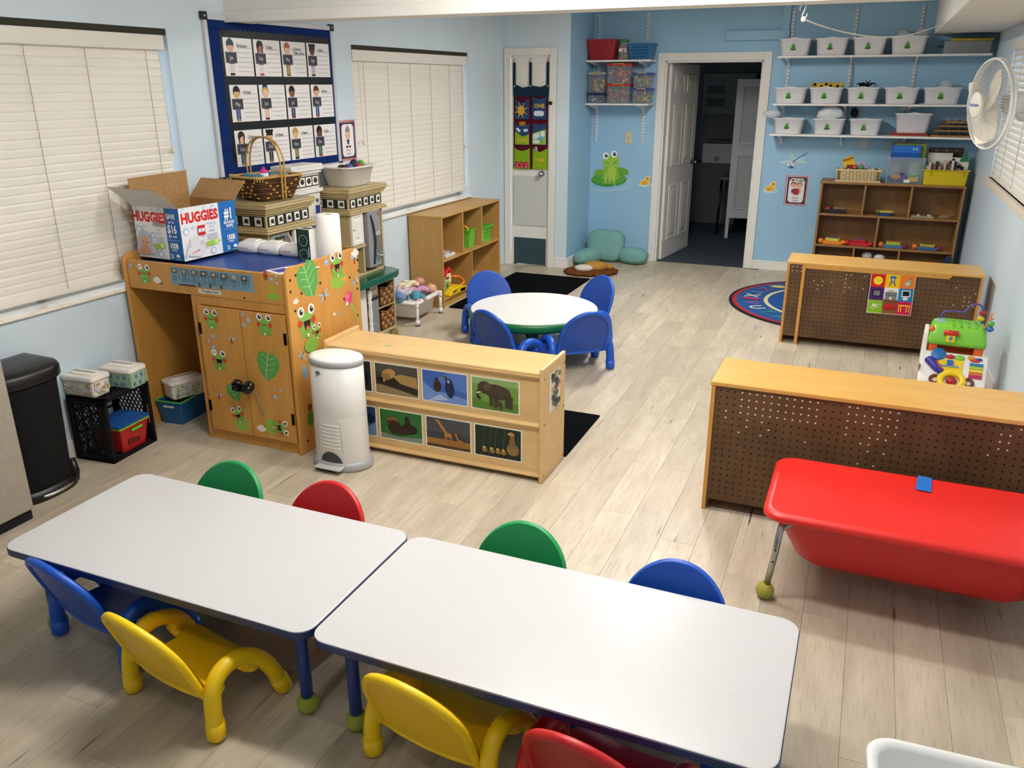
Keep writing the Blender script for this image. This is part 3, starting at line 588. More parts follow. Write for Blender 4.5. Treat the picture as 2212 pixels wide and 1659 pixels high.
# gently sagging lid surface
ring0 = rr(.02, .386); cx, cy = (WX0+WX1)/2, (WY0+WY1)/2
def sag(p, k): x = cx+(p[0]-cx)*k; y = cy+(p[1]-cy)*k; u = (x-cx)/(WX1-WX0)*2; v = (y-cy)/(WY1-WY0)*2; return (x, y, .386-.012*(1-v*v)*(1-u*u*.6) - .008*math.exp(-((u-.15)/.5)**2)*(1 if v < -.2 else .3))
b.loft([ring0]+[[sag(p, k) for p in ring0] for k in (.93, .8, .6, .4, .2, .02)], True, False, True)
obj('lid', b, 'plastic', t)
b = B('#2a6fc4'); b.add([(.318, 3.155, .3825), (.372, 3.15, .3825), (.378, 3.268, .389), (.33, 3.272, .389)], [(0, 1, 2, 3)]); b.add([(.33, 3.272, .389), (.378, 3.268, .389), (.38, 3.281, .372), (.332, 3.283, .372)], [(0, 1, 2, 3)]); obj('tape_strip', b, 'print', t, label='blue tape over the lid edge')
for sx, xx in ((1, WX0+.055), (-1, WX1-.055)):
    for sy, yy in ((1, WY0+.06), (-1, WY1-.06)):
        if sy < 0: xx = xx+.1*sx
        b = B('#b3b3b0'); b.tube([(xx-.018*sx, yy, .04), (xx+.0*sx, yy, .2), (xx+.012*sx, yy, .336)], .0125, 12)
        b.tube(bez([(xx+.004*sx, yy, .24), (xx+.012*sx, yy+.004*sy, .29), (xx+.05*sx, yy+.012*sy, .325), (xx+.1*sx, yy+.02*sy, .33)], 4), .008, 8)
        lg = obj('leg', b, 'metal', t)
        for z in (.165, .215):
            q = B('#2b2b2b'); f_ = (z-.04)/.16; q.cyl((xx-.018*sx*(1-f_), yy-.0122, z), (xx-.018*sx*(1-f_), yy-.0134, z), .004, n=8); obj('hole', q, 'matte', lg)
        q = B('#a8a54c'); q.sph((xx-.02*sx, yy, .033), .034, .034, .033, 18, 10); tb = obj('tennis_ball', q, 'fabric', lg, label='worn yellow tennis ball on the foot of the leg')
# ================================================================ white tub at the lower right corner
b = B('#e8e8e6')
def wr(e, z, r): return rrect(-.2+e, .2-e, -.15+e, .15-e, r, 6, z)
b.loft([wr(.03, 0, .04), wr(.012, .1, .045), wr(.004, .135, .05), wr(-.012, .137, .06), wr(-.016, .142, .06), wr(-.012, .148, .06), wr(.0, .148, .055), wr(.012, .138, .05), wr(.026, .01, .04), wr(.06, .006, .04)], True, True, True)
one('plastic_tub', b, 'plastic', 'empty white plastic tub at the lower right corner of the photo', 'tub', (.388, 1.59, .24), radians(3))
t = thing('step_stool', 'low white stool under the empty tub at the lower right', 'stool', (.388, 1.59, 0), radians(3))
b = B('#dcdad4'); b.box(-.16, .16, -.12, .12, .215, .24); obj('seat', b, 'plastic', t, .006)
for sx in (-1, 1):
    for sy in (-1, 1): b = B('#cfcdc8'); b.box(sx*.14-.015, sx*.14+.015, sy*.1-.015, sy*.1+.015, 0, .215); obj('leg', b, 'plastic', t, .003)

# ================================================================ flat sticker drawings (u, v in metres on the current plane)
def st_frog(b, x, y, s, mouth='smile', wink=False, tilt=0, lily=False):
    def q(u, v): c, d = cos(tilt), sin(tilt); return x+s*(c*u-d*v), y+s*(d*u+c*v)
    E = lambda u, v, rx, ry, col, r=0, n=14: b.ell(*q(u, v), rx*s, ry*s, col, r+tilt, n)
    if lily: E(.05, -.62, .6, .36, '#90bb4a'); b.p2([q(.2, -.62), q(.75, -.5), q(.7, -.85)], '#d7a24f')
    b.p2([q(u, v) for u, v in ((-.42, -.5), (-.3, -.38), (-.44, 0), (-.42, .3), (0, .38), (.42, .3), (.44, 0), (.32, -.38), (.46, -.5), (.2, -.44), (0, -.5), (-.2, -.44))], '#7cae4a')
    E(0, .1, .44, .3, '#88b854')
    for sx in (-1, 1):
        E(sx*.28, .46, .18, .18, '#f4f2ea'); 
        if wink and sx < 0: b.line([q(sx*.28-.08, .44), q(sx*.28, .5), q(sx*.28+.08, .44)], .04*s, '#4a3a2a')
        else: E(sx*.28+.02, .46, .1, .11, '#1c1a18'); E(sx*.28+.05, .5, .04, .04, '#ffffff', 0, 8)
        E(sx*.36, .08, .12, .12, '#d3402f')
    if mouth == 'smile': b.line([q(-.14, .12), q(0, .05), q(.14, .12)], .035*s, '#3a4a1c')
    else:
        b.p2([q(-.2, .12), q(.2, .12), q(.12, -.16), q(0, -.22), q(-.12, -.16)], '#2a1512'); E(0, -.14, .09, .07, '#d96a5e')
    b.p2([q(-.07, -.34), q(.07, -.34), q(.03, -.46), q(-.03, -.46)], '#f3f1ea')
def st_leaf(b, x, y, s, tilt=0, stem=False):
    def q(u, v): c, d = cos(tilt), sin(tilt); return x+s*(c*u-d*v), y+s*(d*u+c*v)
    if stem: b.line([q(0, -.4), q(.12, -.9), q(.3, -1.3)], .05*s, '#8a9a68')
    b.p2([q(u, v) for u, v in ((-.04, .42), (.14, .62), (.42, .5), (.58, .12), (.46, -.3), (.1, -.68), (-.32, -.42), (-.56, .05), (-.5, .42), (-.2, .58))], '#5ea356')
    b.line([q(-.05, .48), q(0, -.62)], .04*s, '#a6d68f')
    for v in (.25, 0, -.25):
        b.line([q(-.02, v), q(-.34, v+.16)], .025*s, '#a6d68f'); b.line([q(-.02, v), q(.34, v+.2)], .025*s, '#a6d68f')
def st_dot(b, x, y, r, col='#8fb5d2'): b.ell(x, y, r, r, col, 0, 12); b.ell(x-.25*r, y+.25*r, r*.35, r*.35, '#d5e6f0', 0, 8)
def st_fly(b, x, y, s, tilt=0):
    for a in (.5, 2.6, -.4, 3.6): b.ell(x+.32*s*cos(a+tilt), y+.32*s*sin(a+tilt), .3*s, .1*s, '#a9b4b8', a+tilt, 10)
    b.line([(x-.3*s*sin(tilt), y+.3*s*cos(tilt)), (x+.4*s*sin(tilt), y-.4*s*cos(tilt))], .07*s, '#5a4a38')
def st_bfly(b, x, y, s):
    for sx in (-1, 1): b.ell(x+sx*.28*s, y+.2*s, .26*s, .16*s, '#a8c4e0', sx*.5, 10)
    b.line([(x, y+.35*s), (x+.06*s, y-.45*s)], .16*s, '#7a2420')
def st_cloud(b, x, y, s, c='#e9e4da'):
    for u, v, r in ((-.3, 0, .3), (.05, .15, .36), (.35, -.02, .28), (0, -.15, .3)): b.ell(x+u*s, y+v*s, r*s, r*s*.8, c, 0, 12)

# ================================================================ changing table
CX0, CX1, CY0, CY1, CH = -3.586, -2.525, 3.19, 3.812, .985
t = thing('changing_table', 'birch changing table covered in frog stickers', 'changing table')
def side(x0, x1, near):
    r = .05; pts = [(CY0-.012, 0), (CY1, 0), (CY1, CH-r)] + [(CY1-r+r*cos(a), CH-r+r*sin(a)) for a in (pi/8, pi/4, 3*pi/8, pi/2)] + [(CY0-.012+r-r*sin(a), CH-r+r*cos(a)) for a in (0, pi/8, pi/4, 3*pi/8, pi/2)]
    b = B(); b.prism(pts, x0, x1, 'x'); return obj('side_panel', b, 'birch', t, .004)
sp_l = side(CX0, CX0+.02, 0); sp_r = side(CX1-.02, CX1, 1)
b = B(); b.box(CX0+.02, CX1-.02, CY0, CY0+.02, .80, .952); ap = obj('front_rail', b, 'birch', t, .003)
b = B(); b.box(CX0+.02, CX1-.02, CY1-.02, CY1, .02, .985); obj('back_panel', b, 'birch_dark', t, .003)
b = B(); b.box(CX0+.02, CX1-.02, CY0+.02, CY1-.02, .86, .88); obj('top_board', b, 'birch_dark', t)
b = B('#1d3f8c'); b.loft([rrect(CX0+.03, CX1-.03, CY0+.03, CY1-.03, .02, 4, z) if k == 0 else rrect(CX0+.04, CX1-.04, CY0+.04, CY1-.04, .02, 4, z) for k, z in ((1, .88), (0, .89), (0, .925), (1, .935))]); obj('pad', b, 'plastic', t, label='dark blue vinyl changing pad')
KX0, KX1 = -3.15, CX1-.02
b = B(); b.box(KX0, KX0+.02, CY0, CY1-.02, 0, .80); obj('divider', b, 'birch', t, .003)
b = B(); b.box(KX0+.02, KX1, CY0+.004, CY0+.02, .752, .80); b.box(KX0+.02, KX0+.055, CY0+.004, CY0+.02, .06, .752); b.box(KX1-.02, KX1, CY0+.004, CY0+.02, .06, .752); b.box(KX0+.02, KX1, CY0+.004, CY0+.02, 0, .06); b.box(KX0+.02, KX1, CY0+.02, CY1-.02, .05, .066); obj('face_frame', b, 'birch', t, .002)
DD = [(-3.106, -2.836), (-2.832, -2.556)]
doors = []
for (a, c_) in DD:
    b = B(); b.box(a, c_, CY0-.014, CY0+.004, .063, .75); doors.append(obj('door', b, 'birch', t, .003))
for i, (a, c_) in enumerate(DD):
    for z in (.2, .63):
        b = B('#1c1814'); x = a+.006 if i == 0 else c_-.006; b.box(x-.007, x+.007, CY0-.018, CY0-.012, z-.03, z+.03); obj('hinge', b, 'metal', doors[i])
for i, x in enumerate((-2.872, -2.795)):
    b = B('#16130f'); b.T = Matrix.Translation((x, CY0-.014, .36)) @ Matrix.Rotation(pi/2, 4, 'X'); b.lathe([(.008, 0), (.01, .012), (.026, .022), (.03, .036), (.02, .05), (.002, .054)], 16); obj('knob', b, 'gloss', doors[i])
b = B('#0f0e0e')
b.box(-2.885, -2.785, CY0-.075, CY0-.06, .335, .375); b.sph((-2.865, CY0-.06, .352), .028, .02, .026); b.sph((-2.80, CY0-.062, .347), .03, .02, .026); obj('child_lock', b, 'gloss', t, label='black plastic child lock across the door knobs')
b = B('#9a948a'); b.tube(bez([(-2.785, CY0-.02, .33), (-2.76, CY0-.022, .26), (-2.745, CY0-.02, .19)], 5), .003, 6); obj('strap', b, 'matte', t)
for pan, draws in ((doors[0], [('f', -3.019, .68, .095, 'smile', False), ('f', -3.0, .46, .1, 'open', True), ('lf', -2.93, .30, .085, .3, False), ('fl', -2.917, .165, .085, 'open', .3), ('b', -2.904, .585, .04), ('b', -3.036, .26, .04), ('d', -3.02, .594, .013), ('d', -3.053, .566, .008), ('d', -3.026, .533, .014)]),
                   (doors[1], [('f', -2.681, .685, .1, 'smile', False), ('lf', -2.689, .478, .125, -.25, False), ('fl', -2.655, .14, .09, 'open', -1.5), ('c', -2.775, .115, .05), ('d', -2.808, .733, .011), ('d', -2.776, .707, .012), ('d', -2.811, .678, .011), ('d', -2.66, .31, .012), ('d', -2.616, .35, .009), ('d', -2.66, .352, .006)])):
    for d in draws:
        b = B().plane((0, CY0-.0142, 0), (1, 0, 0), (0, 0, 1))
        if d[0] == 'f': st_frog(b, d[1], d[2], d[3], d[4], d[5])
        elif d[0] == 'fl': st_frog(b, d[1], d[2], d[3], d[4], tilt=d[5], lily=True)
        elif d[0] == 'lf': st_leaf(b, d[1], d[2], d[3], d[4])
        elif d[0] == 'b': st_bfly(b, d[1], d[2], d[3])
        elif d[0] == 'c': st_cloud(b, d[1], d[2], d[3])
        else: st_dot(b, d[1], d[2], d[3])
        obj('sticker', b, 'print', pan)
def on_rail(fn, name='sticker', label=None):
    b = B().plane((0, CY0-.0002, 0), (1, 0, 0), (0, 0, 1)); fn(b); obj(name, b, 'print', ap, label=label)
on_rail(lambda b: st_frog(b, -3.446, .879, .09, 'smile', True)); on_rail(lambda b: st_cloud(b, -3.365, .857, .045)); on_rail(lambda b: (st_dot(b, -3.535, .923, .012), st_dot(b, -3.553, .903, .007)))
on_rail(lambda b: (b.ell(-2.655, .94, .014, .022, '#a8502e'), b.ell(-2.655, .958, .011, .011, '#b8603a'))); on_rail(lambda b: (st_dot(b, -2.62, .925, .012), st_dot(b, -2.588, .945, .008), st_dot(b, -2.588, .908, .009)))
on_rail(lambda b: (b.ell(-2.62, .84, .04, .018, '#8fb63a'), b.ell(-2.618, .878, .016, .02, '#b8a83a')))
on_rail(lambda b: b.ell(-3.335, .842, .006, .006, '#2a1a10')); on_rail(lambda b: b.ell(-2.8, .815, .006, .006, '#2a1a10'))
def chart(b):
    b.p2([(-3.266, .842), (-2.731, .849), (-2.735, .938), (-3.262, .937)], '#7ea2b8')
    for i in range(8):
        x = -3.255+i*.066; b.rect(x, .906, x+.036, .932, ['#4d5a52', '#6a6258', '#7a5a50', '#3f4648', '#5f5a48', '#4a4a44', '#8a8a84', '#2f3a34'][i]); b.ell(x+.018, .92, .011, .009, '#b8b49a'); b.rect(x+.046, .87, x+.049, .932, '#4a5a66')
        for k in range(4): b.rect(x+.002, .896-k*.009, x+.036-.006*(k % 2), .899-k*.009, '#4f6d84')
    b.rect(-3.2, .848, -3.09, .857, '#6e2a34')
    for x in (-3.07, -3.0, -2.93): b.rect(x, .853, x+.014, .874, '#5a4a40')
on_rail(chart, 'instruction_chart', 'blue instruction chart with eight small photos')
def lbl(b): b.p2([(-3.094, .815), (-2.944, .815), (-2.944, .838), (-3.094, .838)], '#e8e4da'); b.text('Changing Table', -3.019, .822, .018, '#2a2622', bold=.02)
on_rail(lbl, 'name_label', 'small white label reading Changing Table')
for d in [('lf', 3.35, .90, .155, .25), ('fl', 3.604, .895, .12), ('fo', 3.31, .68, .15), ('fs', 3.385, .615, .075), ('fw', 3.69, .715), ('y', 3.472, .79, .075, .3), ('y', 3.249, .529, .06, -.6), ('y', 3.769, .80, .06, .5), ('y', 3.60, .66, .03, .2), ('b', 3.77, .925, .06), ('bl', 3.258, .432, .022), ('rd', 3.272, .2), ('c', 3.781, .955, .06), ('c', 3.238, .812, .035), ('d', 3.518, .955, .018), ('c', 3.55, .67, .02)]:
    b = B().plane((CX1+.0002, 0, 0), (0, 1, 0), (0, 0, 1)); k = d[0]
    if k == 'lf': st_leaf(b, d[1], d[2], d[3], d[4])
    elif k == 'fl': st_frog(b, d[1], d[2]+.02, d[3], 'open', lily=True)
    elif k == 'fo': st_frog(b, d[1], d[2], d[3], 'open'); b.ell(d[1]+.02, d[2]-.115, .06, .04, '#86b44a')
    elif k == 'fs': st_frog(b, d[1], d[2], d[3], 'open')
    elif k == 'fw': b.line([(3.70, .70), (3.74, .65), (3.775, .585)], .012, '#8dbb58'); b.ell(3.69, .725, .04, .035, '#d8486e', .6); b.ell(3.68, .735, .022, .018, '#e8708c', .6); b.ell(3.674, .7, .012, .012, '#f0e0e0')
    elif k == 'y': st_fly(b, d[1], d[2], d[3], d[4])
    elif k == 'b': st_bfly(b, d[1], d[2], d[3])
    elif k == 'bl': b.ell(d[1], d[2], .022, .03, '#7ba7cc'); b.ell(d[1]-.005, d[2]+.035, .012, .016, '#8fb5d2')
    elif k == 'rd': b.ell(d[1], d[2]-.02, .026, .045, '#5a8a34'); b.ell(d[1], d[2]+.04, .018, .02, '#8a2c28')
    elif k == 'c': st_cloud(b, d[1], d[2], d[3])
    else: st_dot(b, d[1], d[2], d[3])
    obj('sticker', b, 'print', sp_r)
for y, z in [(3.21, .925), (3.206, .868), (3.227, .767), (3.289, .842), (3.803, .914), (3.803, .855), (3.784, .757), (3.717, .834), (3.23, .066), (3.255, .94), (3.45, .86), (3.77, .61), (3.65, .73)]:
    b = B('#3a2210'); b.cyl((CX1-.001, y, z), (CX1+.0008, y, z), .0075, n=10); obj('bolt_plug', b, 'matte', sp_r)

# ================================================================ wipes carton on the changing table
CZ = .952
t = thing('wipes_carton', 'open white and blue wipes carton on the changing table', 'box', (-3.228, 3.262, CZ), radians(-4))
w, d, h = .335, .39, .272
b = B()
b.box(-w, 0, 0, .004, 0, h); b.box(-w, 0, d-.004, d, 0, h); b.box(-w, -w+.004, 0, d, 0, h); b.box(-.004, 0, 0, d, 0, h); b.box(-w, 0, 0, d, 0, .004)
carton = obj('carton_body', b, 'cardboard', t)
# outer printed skins
def carton_print(o, U, W_, front):
    b = B().plane(o, U, (0, 0, 1)); b.step = .0002; b.rect(0, 0, W_, h, '#eeeef0'); k = W_*.69
    b.rect(k, 0, W_, h, '#1f6fba'); b.text('HUGGIES', k*.5, h*.71, h*.26, '#d8261c', bold=.05, sx=.86)
    for x, y, r in ((.1, .95, .03), (.62, .94, .025), (.85, .93, .035), (.12, .55, .05), (.3, .6, .025), (.55, .45, .04), (.75, .1, .05), (.3, .1, .03), (.06, .08, .03)): b.ell(x*k, y*h, r*h*1.4, r*h*1.4, '#9dbce4'); b.ell(x*k+.001, y*h-.001, r*h*1.05, r*h*1.05, '#e6ecf6' if r < .05 else '#f0f2f6')
    b.text('refreshing', k*.74, h*.62, h*.07, '#aebfd8'); b.text('clean', k*.76, h*.55, h*.07, '#aebfd8'); b.text('WIPES', k*.76, h*.47, h*.06, '#8fa4c8')
    for i in range(4): b.rect(k*.62, h*(.42-.03*i), k*.9, h*(.432-.03*i), '#b9c0d2')
    b.p2([(k*.56, h*.19), (k*.86, h*.21), (k*.95, h*.27), (k*.86, h*.32), (k*.58, h*.29)], '#a3c957'); b.ell(k*.84, h*.27, h*.05, h*.05, '#d4e7a4')
    if front:
        b.p2([(0, h*.08), (k*.62, h*.08), (k*.62, h*.2), (k*.5, h*.3), (k*.05, h*.28), (0, h*.2)], '#c9ccd8'); b.ell(k*.28, h*.3, h*.2, h*.23, '#b9c4d6'); b.ell(k*.29, h*.28, h*.125, h*.15, '#d9a987'); b.ell(k*.26, h*.14, h*.16, h*.085, '#d5a281'); b.ell(k*.24, h*.31, h*.014, h*.014, '#3a2a24'); b.ell(k*.36, h*.3, h*.014, h*.014, '#3a2a24'); b.line([(k*.27, h*.215), (k*.33, h*.215)], h*.016, '#a85a4a')
        b.p2([(k*.62, h*.74), (k, h*.70), (k, h*.64), (k*.66, h*.66)], '#a98d84')
        b.text('SAVE', (k+W_)/2, h*.80, h*.13, '#f2f4f8', bold=.03, sx=.75); b.text('up to', (k+W_)/2, h*.72, h*.075, '#f2f4f8', bold=.02); b.text('$16', (k+W_)/2, h*.53, h*.22, '#ffffff', bold=.03, sx=.72); b.text('per case', (k+W_)/2, h*.45, h*.075, '#f2f4f8', bold=.02, sx=.85); b.rect(k+.008, h*.37, W_-.008, h*.42, '#3e86c8')
    else:
        b.p2([(k*.03, h*.1), (k*.4, h*.02), (k*.58, h*.17), (k*.5, h*.35), (k*.12, h*.3)], '#d3d2d4'); b.ell(k*.3, h*.33, h*.13, h*.12, '#e2e1e2'); b.p2([(k*.06, h*.12), (k*.4, h*.05), (k*.55, h*.17), (k*.48, h*.26), (k*.14, h*.24)], '#e6e5e6'); b.text('HUGGIES', k*.3, h*.13, h*.05, '#c83a30', bold=.03, rot=.22)
        b.rect(k*.4, h*.44, k*.58, h*.63, '#cf2c2c'); b.rect(k*.41, h*.5, k*.57, h*.57, '#e8e8ee'); b.text('1', k*.49, h*.505, h*.08, '#2f4f94', bold=.03)
        b.text('#1', (k+W_)/2, h*.66, h*.3, '#ffffff', bold=.03, sx=.7); b.text('BRANDED', (k+W_)/2, h*.565, h*.075, '#f2f4f8', bold=.03, sx=.85); b.text('WIPE', (k+W_)/2, h*.49, h*.085, '#f2f4f8', bold=.03); b.rect(k+.02, h*.455, W_-.02, h*.462, '#8fb8e0')
    b.text('1008', (k+W_)/2, h*.24, h*.15, '#ffffff', bold=.03, sx=.75); b.text('WIPES', (k+W_)/2, h*.19, h*.05, '#e8eef6', bold=.02)
    b.text('21', k+(W_-k)*.3, h*.05, h*.11, '#ffffff', bold=.03, sx=.8); st_cloud(b, k+(W_-k)*.7, h*.1, h*.09, '#eef2f6'); b.rect(k+(W_-k)*.5, h*.03, W_-.01, h*.045, '#9cc0e4')
    obj('carton_print', b, 'print', carton)
carton_print((-w, -.0006, 0), (1, 0, 0), w, True); carton_print((.0006, 0, 0), (0, 1, 0), d, False)
def flap(P, white):
    b = B(); P = [Vector(p) for p in P]; n_ = (P[1]-P[0]).cross(P[3]-P[0]).normalized()*.003
    b.loft([[p for p in P], [p+n_ for p in P]]); f = obj('flap', b, 'cardboard', carton)
    if white:
        g = B('#d8d6d2'); m_ = n_*1.12; g.add([p+m_ for p in P], [(0, 1, 2, 3)]); obj('flap_print', g, 'print', f)
flap([(-w, 0, h), (0, 0, h), (-.0, -.125, h+.105), (-w, -.125, h+.105)], True)
flap([(-w, d, h), (-w, 0, h), (-w-.0, 0, h+.135), (-w-.0, d, h+.145)], False)
flap([(0, d, h), (-w, d, h), (-w+.0, d+.10, h+.095), (0, d+.10, h+.095)], False)
# ---- other goods on the pad
def soft_pack(L, Wd, Hh):
    b = B('#e9e7e4'); b.loft([rrect(-L/2+e, L/2-e, -Wd/2+e, Wd/2-e, .02, 3, z) for e, z in ((.01, 0), (0, .012), (-.002, Hh*.6), (.008, Hh*.9), (.025, Hh))], True)
    return b
for i, x in enumerate((-3.14, -2.995, -2.85)):
    o = thing('wipes_pack', ['soft white wipes pack on the changing pad, beside the carton', 'soft white wipes pack on the changing pad, middle of three', 'soft white wipes pack on the changing pad, beside the dark green box'][i], 'wipes pack', (x, 3.70, .936), radians(2), 'white soft packs in a row on the changing pad')
    obj('pack', soft_pack(.142, .13, .062), 'gloss', o); b = B('#f3f2ef'); b.box(-.04, .04, -.028, .028, .06, .068); obj('flip_lid', b, 'plastic', o, .003); b = B('#c9a7a4').plane((-.06, -.066, .012), (1, 0, 0), (0, 0, 1)); b.rect(0, 0, .1, .006, '#9aa8c4'); b.rect(.01, .012, .07, .018, '#c48a88'); obj('pack_print', b, 'print', o)
t = thing('carton_box', 'small dark green and white box beside the paper towel roll', 'box', (-2.715, 3.63, .936), radians(-6))
b = B('#eceae4'); b.box(-.045, .045, -.035, .035, 0, .165); bx_ = obj('box_body', b, 'card', t, .002)
b = B().plane((-.0448, -.0354, .0005), (1, 0, 0), (0, 0, 1)); b.rect(0, 0, .0896, .164, '#16372c')
for z in (.105, .03): b.ell(.045, z, .03, .03, '#c5d4c8', 0, 20); b.ell(.045, z, .0275, .0275, '#16372c', 0, 20); b.line([(.03, z-.005), (.05, z+.01)], .004, '#3f6a58')
b.rect(.078, .02, .084, .07, '#c8d4cc'); obj('box_print', b, 'print', bx_)
b = B().plane((-.0448, -.0348, .1652), (1, 0, 0), (0, 1, 0)); b.rect(0, 0, .0896, .0696, '#e2e0da'); b.rect(.012, .015, .078, .055, '#3d5a50'); obj('box_print', b, 'print', bx_)
t = thing('paper_towel_roll', 'white paper towel roll standing on the changing table', 'paper towel roll', (-2.613, 3.68, .936))
b = B('#f3f1ec'); b.lathe([(.062, 0), (.063, .004), (.063, .232), (.06, .238), (.022, .238), (.0205, .236)], 32, cap=False); b.lathe([(.0205, .236), (.0205, 0)], 24, cap=False); obj('roll', b, 'matte', t)
b = B('#b79f78'); b.lathe([(.0215, 0), (.0215, .237), (.0195, .237), (.0195, 0)], 20, cap=False); obj('core', b, 'card', t)
t = thing('paper_stack', 'loose printed papers on the pad near the table end', 'papers', (-2.64, 3.36, .936), radians(-20))
for i, c_ in enumerate(('#e6e2ec', '#c9c2e4', '#f0eef2')):
    b = B(c_); b.box(-.06+.012*i, .075+.008*i, -.12, .12, .001+.004*i, .004+.004*i); p_ = obj('paper_sheet', b, 'print', t)
b = B().plane((-.036, -.12, .0121), (1, 0, 0), (0, 1, 0)); b.rect(.02, .02, .1, .1, '#4a4aa0'); b.rect(.02, .12, .1, .2, '#b8a0cc'); obj('sheet_print', b, 'print', t)

# ================================================================ refrigerator, waste bin, crate corner
t = thing('refrigerator', 'stainless steel refrigerator at the left edge', 'refrigerator', (0, 0, 0))
b = B(); b.box(-3.61, -3.27, 1.30, 2.175, .045, 1.72); obj('cabinet', b, 'steel', t, .006)
b = B(); b.box(-3.265, -3.222, 1.30, 2.175, .05, 1.15); obj('door', b, 'steel', t, .01); b = B(); b.box(-3.265, -3.222, 1.30, 2.175, 1.16, 1.72); obj('freezer_door', b, 'steel', t, .01)
b = B('#18191b'); b.box(-3.6, -3.24, 1.32, 2.17, 0, .045); obj('base', b, 'matte', t)
b = B('#8c8a86'); b.tube(bez([(-3.22, 1.38, .6), (-3.18, 1.38, .63), (-3.18, 1.38, 1.07), (-3.22, 1.38, 1.1)], 4), .01, 8); obj('handle', b, 'metal', t)
t = thing('waste_bin', 'black pedal waste bin beside the refrigerator', 'bin', (-3.478, 2.372, 0))
def dring(e, z, f=.155): 
    return [(-.125+e, -.175+e, z)] + [(-.0+(f-e)*sin(pi*k/14)**.62, -(.175-e)*cos(pi*k/14)/abs(cos(pi*k/14)+1e-9)*abs(cos(pi*k/14))**.8, z) for k in range(1, 14)] + [(-.125+e, .175-e, z)]
b = B('#0a0b0d'); b.loft([dring(.022, .035), dring(.018, .06), dring(.004, .53), dring(.0, .56)], True); obj('body', b, 'matte', t)
b = B('#0d0e11'); b.loft([dring(-.012, .556), dring(-.016, .562), dring(-.016, .60), dring(-.006, .618), dring(.03, .63), dring(.08, .634)], True); obj('lid', b, 'plastic', t)
b = B('#08090a'); b.loft([dring(.0, 0), dring(-.002, .01), dring(.006, .05), dring(.02, .055)], True); obj('base', b, 'plastic', t)
b = B('#08090a'); b.tube([(.085, .15, .0), (.09, .155, .05), (.082, .155, .11)], [.022, .022, .016], 10); obj('foot_bracket', b, 'plastic', t)
b = B('#c9c9c6'); b.tube(bez([(.12, -.1, .02), (.15, -.05, .022), (.157, 0, .022), (.15, .06, .022), (.12, .125, .02)], 4), .008, 8); obj('pedal', b, 'metal', t)
# milk crate lying on its side, opening to the room
t = thing('milk_crate', 'black milk crate on its side holding a red bin', 'crate', (-3.483, 2.872, 0), radians(5))
w = .118; hy = .158; H_ = .345
def bars(name, build, parent=t):
    b = B('#07080a'); build(b); return obj(name, b, 'matte', parent)
for z0 in (0, H_-.018):
    bars('plate', lambda b: (b.box(-w, w, -hy, -hy+.03, z0, z0+.018), b.box(-w, w, hy-.03, hy, z0, z0+.018), b.box(-w, -w+.03, -hy, hy, z0, z0+.018), b.box(w-.03, w, -hy, hy, z0, z0+.018), [b.box(-w, w, y-.006, y+.006, z0+.004, z0+.014) for y in (-.09, -.045, 0, .045, .09)], [b.box(x-.006, x+.006, -hy, hy, z0+.004, z0+.014) for x in (-.06, 0, .06)]))
def lat(b, y0, y1, x0, x1, z0, z1, n=7):
    # diagonal lattice in the x-z plane
    for k in range(-n, n+1):
        for sg in (-1, 1):
            c0 = (x0+x1)/2+k*(x1-x0)/n*1.0
            P = []
            for q in range(13):
                z = z0+(z1-z0)*q/12; x = c0+sg*(z-(z0+z1)/2)*.62
                if x0 <= x <= x1: P.append((x, (y0+y1)/2, z))
            if len(P) > 1: b.tube(P, .0035, 4)
for y in (-hy+.009, hy-.009):
    bars('side_frame', lambda b: (b.box(-w, -w+.022, y-.009, y+.009, 0, H_), b.box(w-.045, w, y-.009, y+.009, 0, .10), b.box(w-.045, w, y-.009, y+.009, .215, H_), b.box(w-.045, w-.034, y-.009, y+.009, .1, .215), b.box(w-.011, w, y-.009, y+.009, .1, .215), b.box(-w, w, y-.009, y+.009, 0, .03), b.box(-w, w, y-.009, y+.009, H_-.03, H_)))
    bars('side_lattice', lambda b: lat(b, y-.003, y+.003, -w+.02, w-.04, .03, H_-.03))
bars('bottom_frame', lambda b: (b.box(-w, -w+.014, -hy, -hy+.03, 0, H_), b.box(-w, -w+.014, hy-.03, hy, 0, H_), [b.box(-w, -w+.008, y-.005, y+.005, 0, H_) for y in (-.08, -.03, .03, .08)], [b.box(-w, -w+.008, -hy, hy, z-.005, z+.005) for z in (.07, .13, .19, .25)]))
def tray(x0, x1, y0, y1, z0, z1, tp, rim, colr, r=.012):
    b = B(colr)
    def g(e, z): return rrect(x0+e, x1-e, y0+e, y1-e, r, 3, z)
    b.loft([g(tp, z0), g(.003, z1-.008), g(-rim, z1-.008), g(-rim, z1), g(.002, z1), g(tp+.004, z0+.004)], False); return b
t = thing('toy_bin', 'red bin with green trim and a name, inside the black crate', 'bin', (-3.465, 2.895, .0185), radians(5))
obj('bin_body', tray(-.085, .098, -.105, .105, 0, .135, .022, .004, '#b31e22'), 'plastic', t)
b = B('#72c832'); b.loft([rrect(-.089, .102, -.109, .109, .014, 3, z) for z in (.135, .143)], False); obj('rim_trim', b, 'plastic', t)
b = B('#1c58a4'); b.loft([rrect(-.091, .104, -.111, .111, .014, 3, z) for z in (.146, .153)] + [rrect(-.08, .094, -.1, .1, .012, 3, .153), rrect(-.07, .084, -.09, .09, .012, 3, .15)], False); obj('lid', b, 'plastic', t)
b = B('#72c832'); b.T = Matrix.Translation((.0965, .01, .108)) @ Matrix.Rotation(radians(9.5), 4, 'Y'); b.box(-.002, .003, -.04, .04, -.008, .008); obj('handle', b, 'plastic', t, .002)
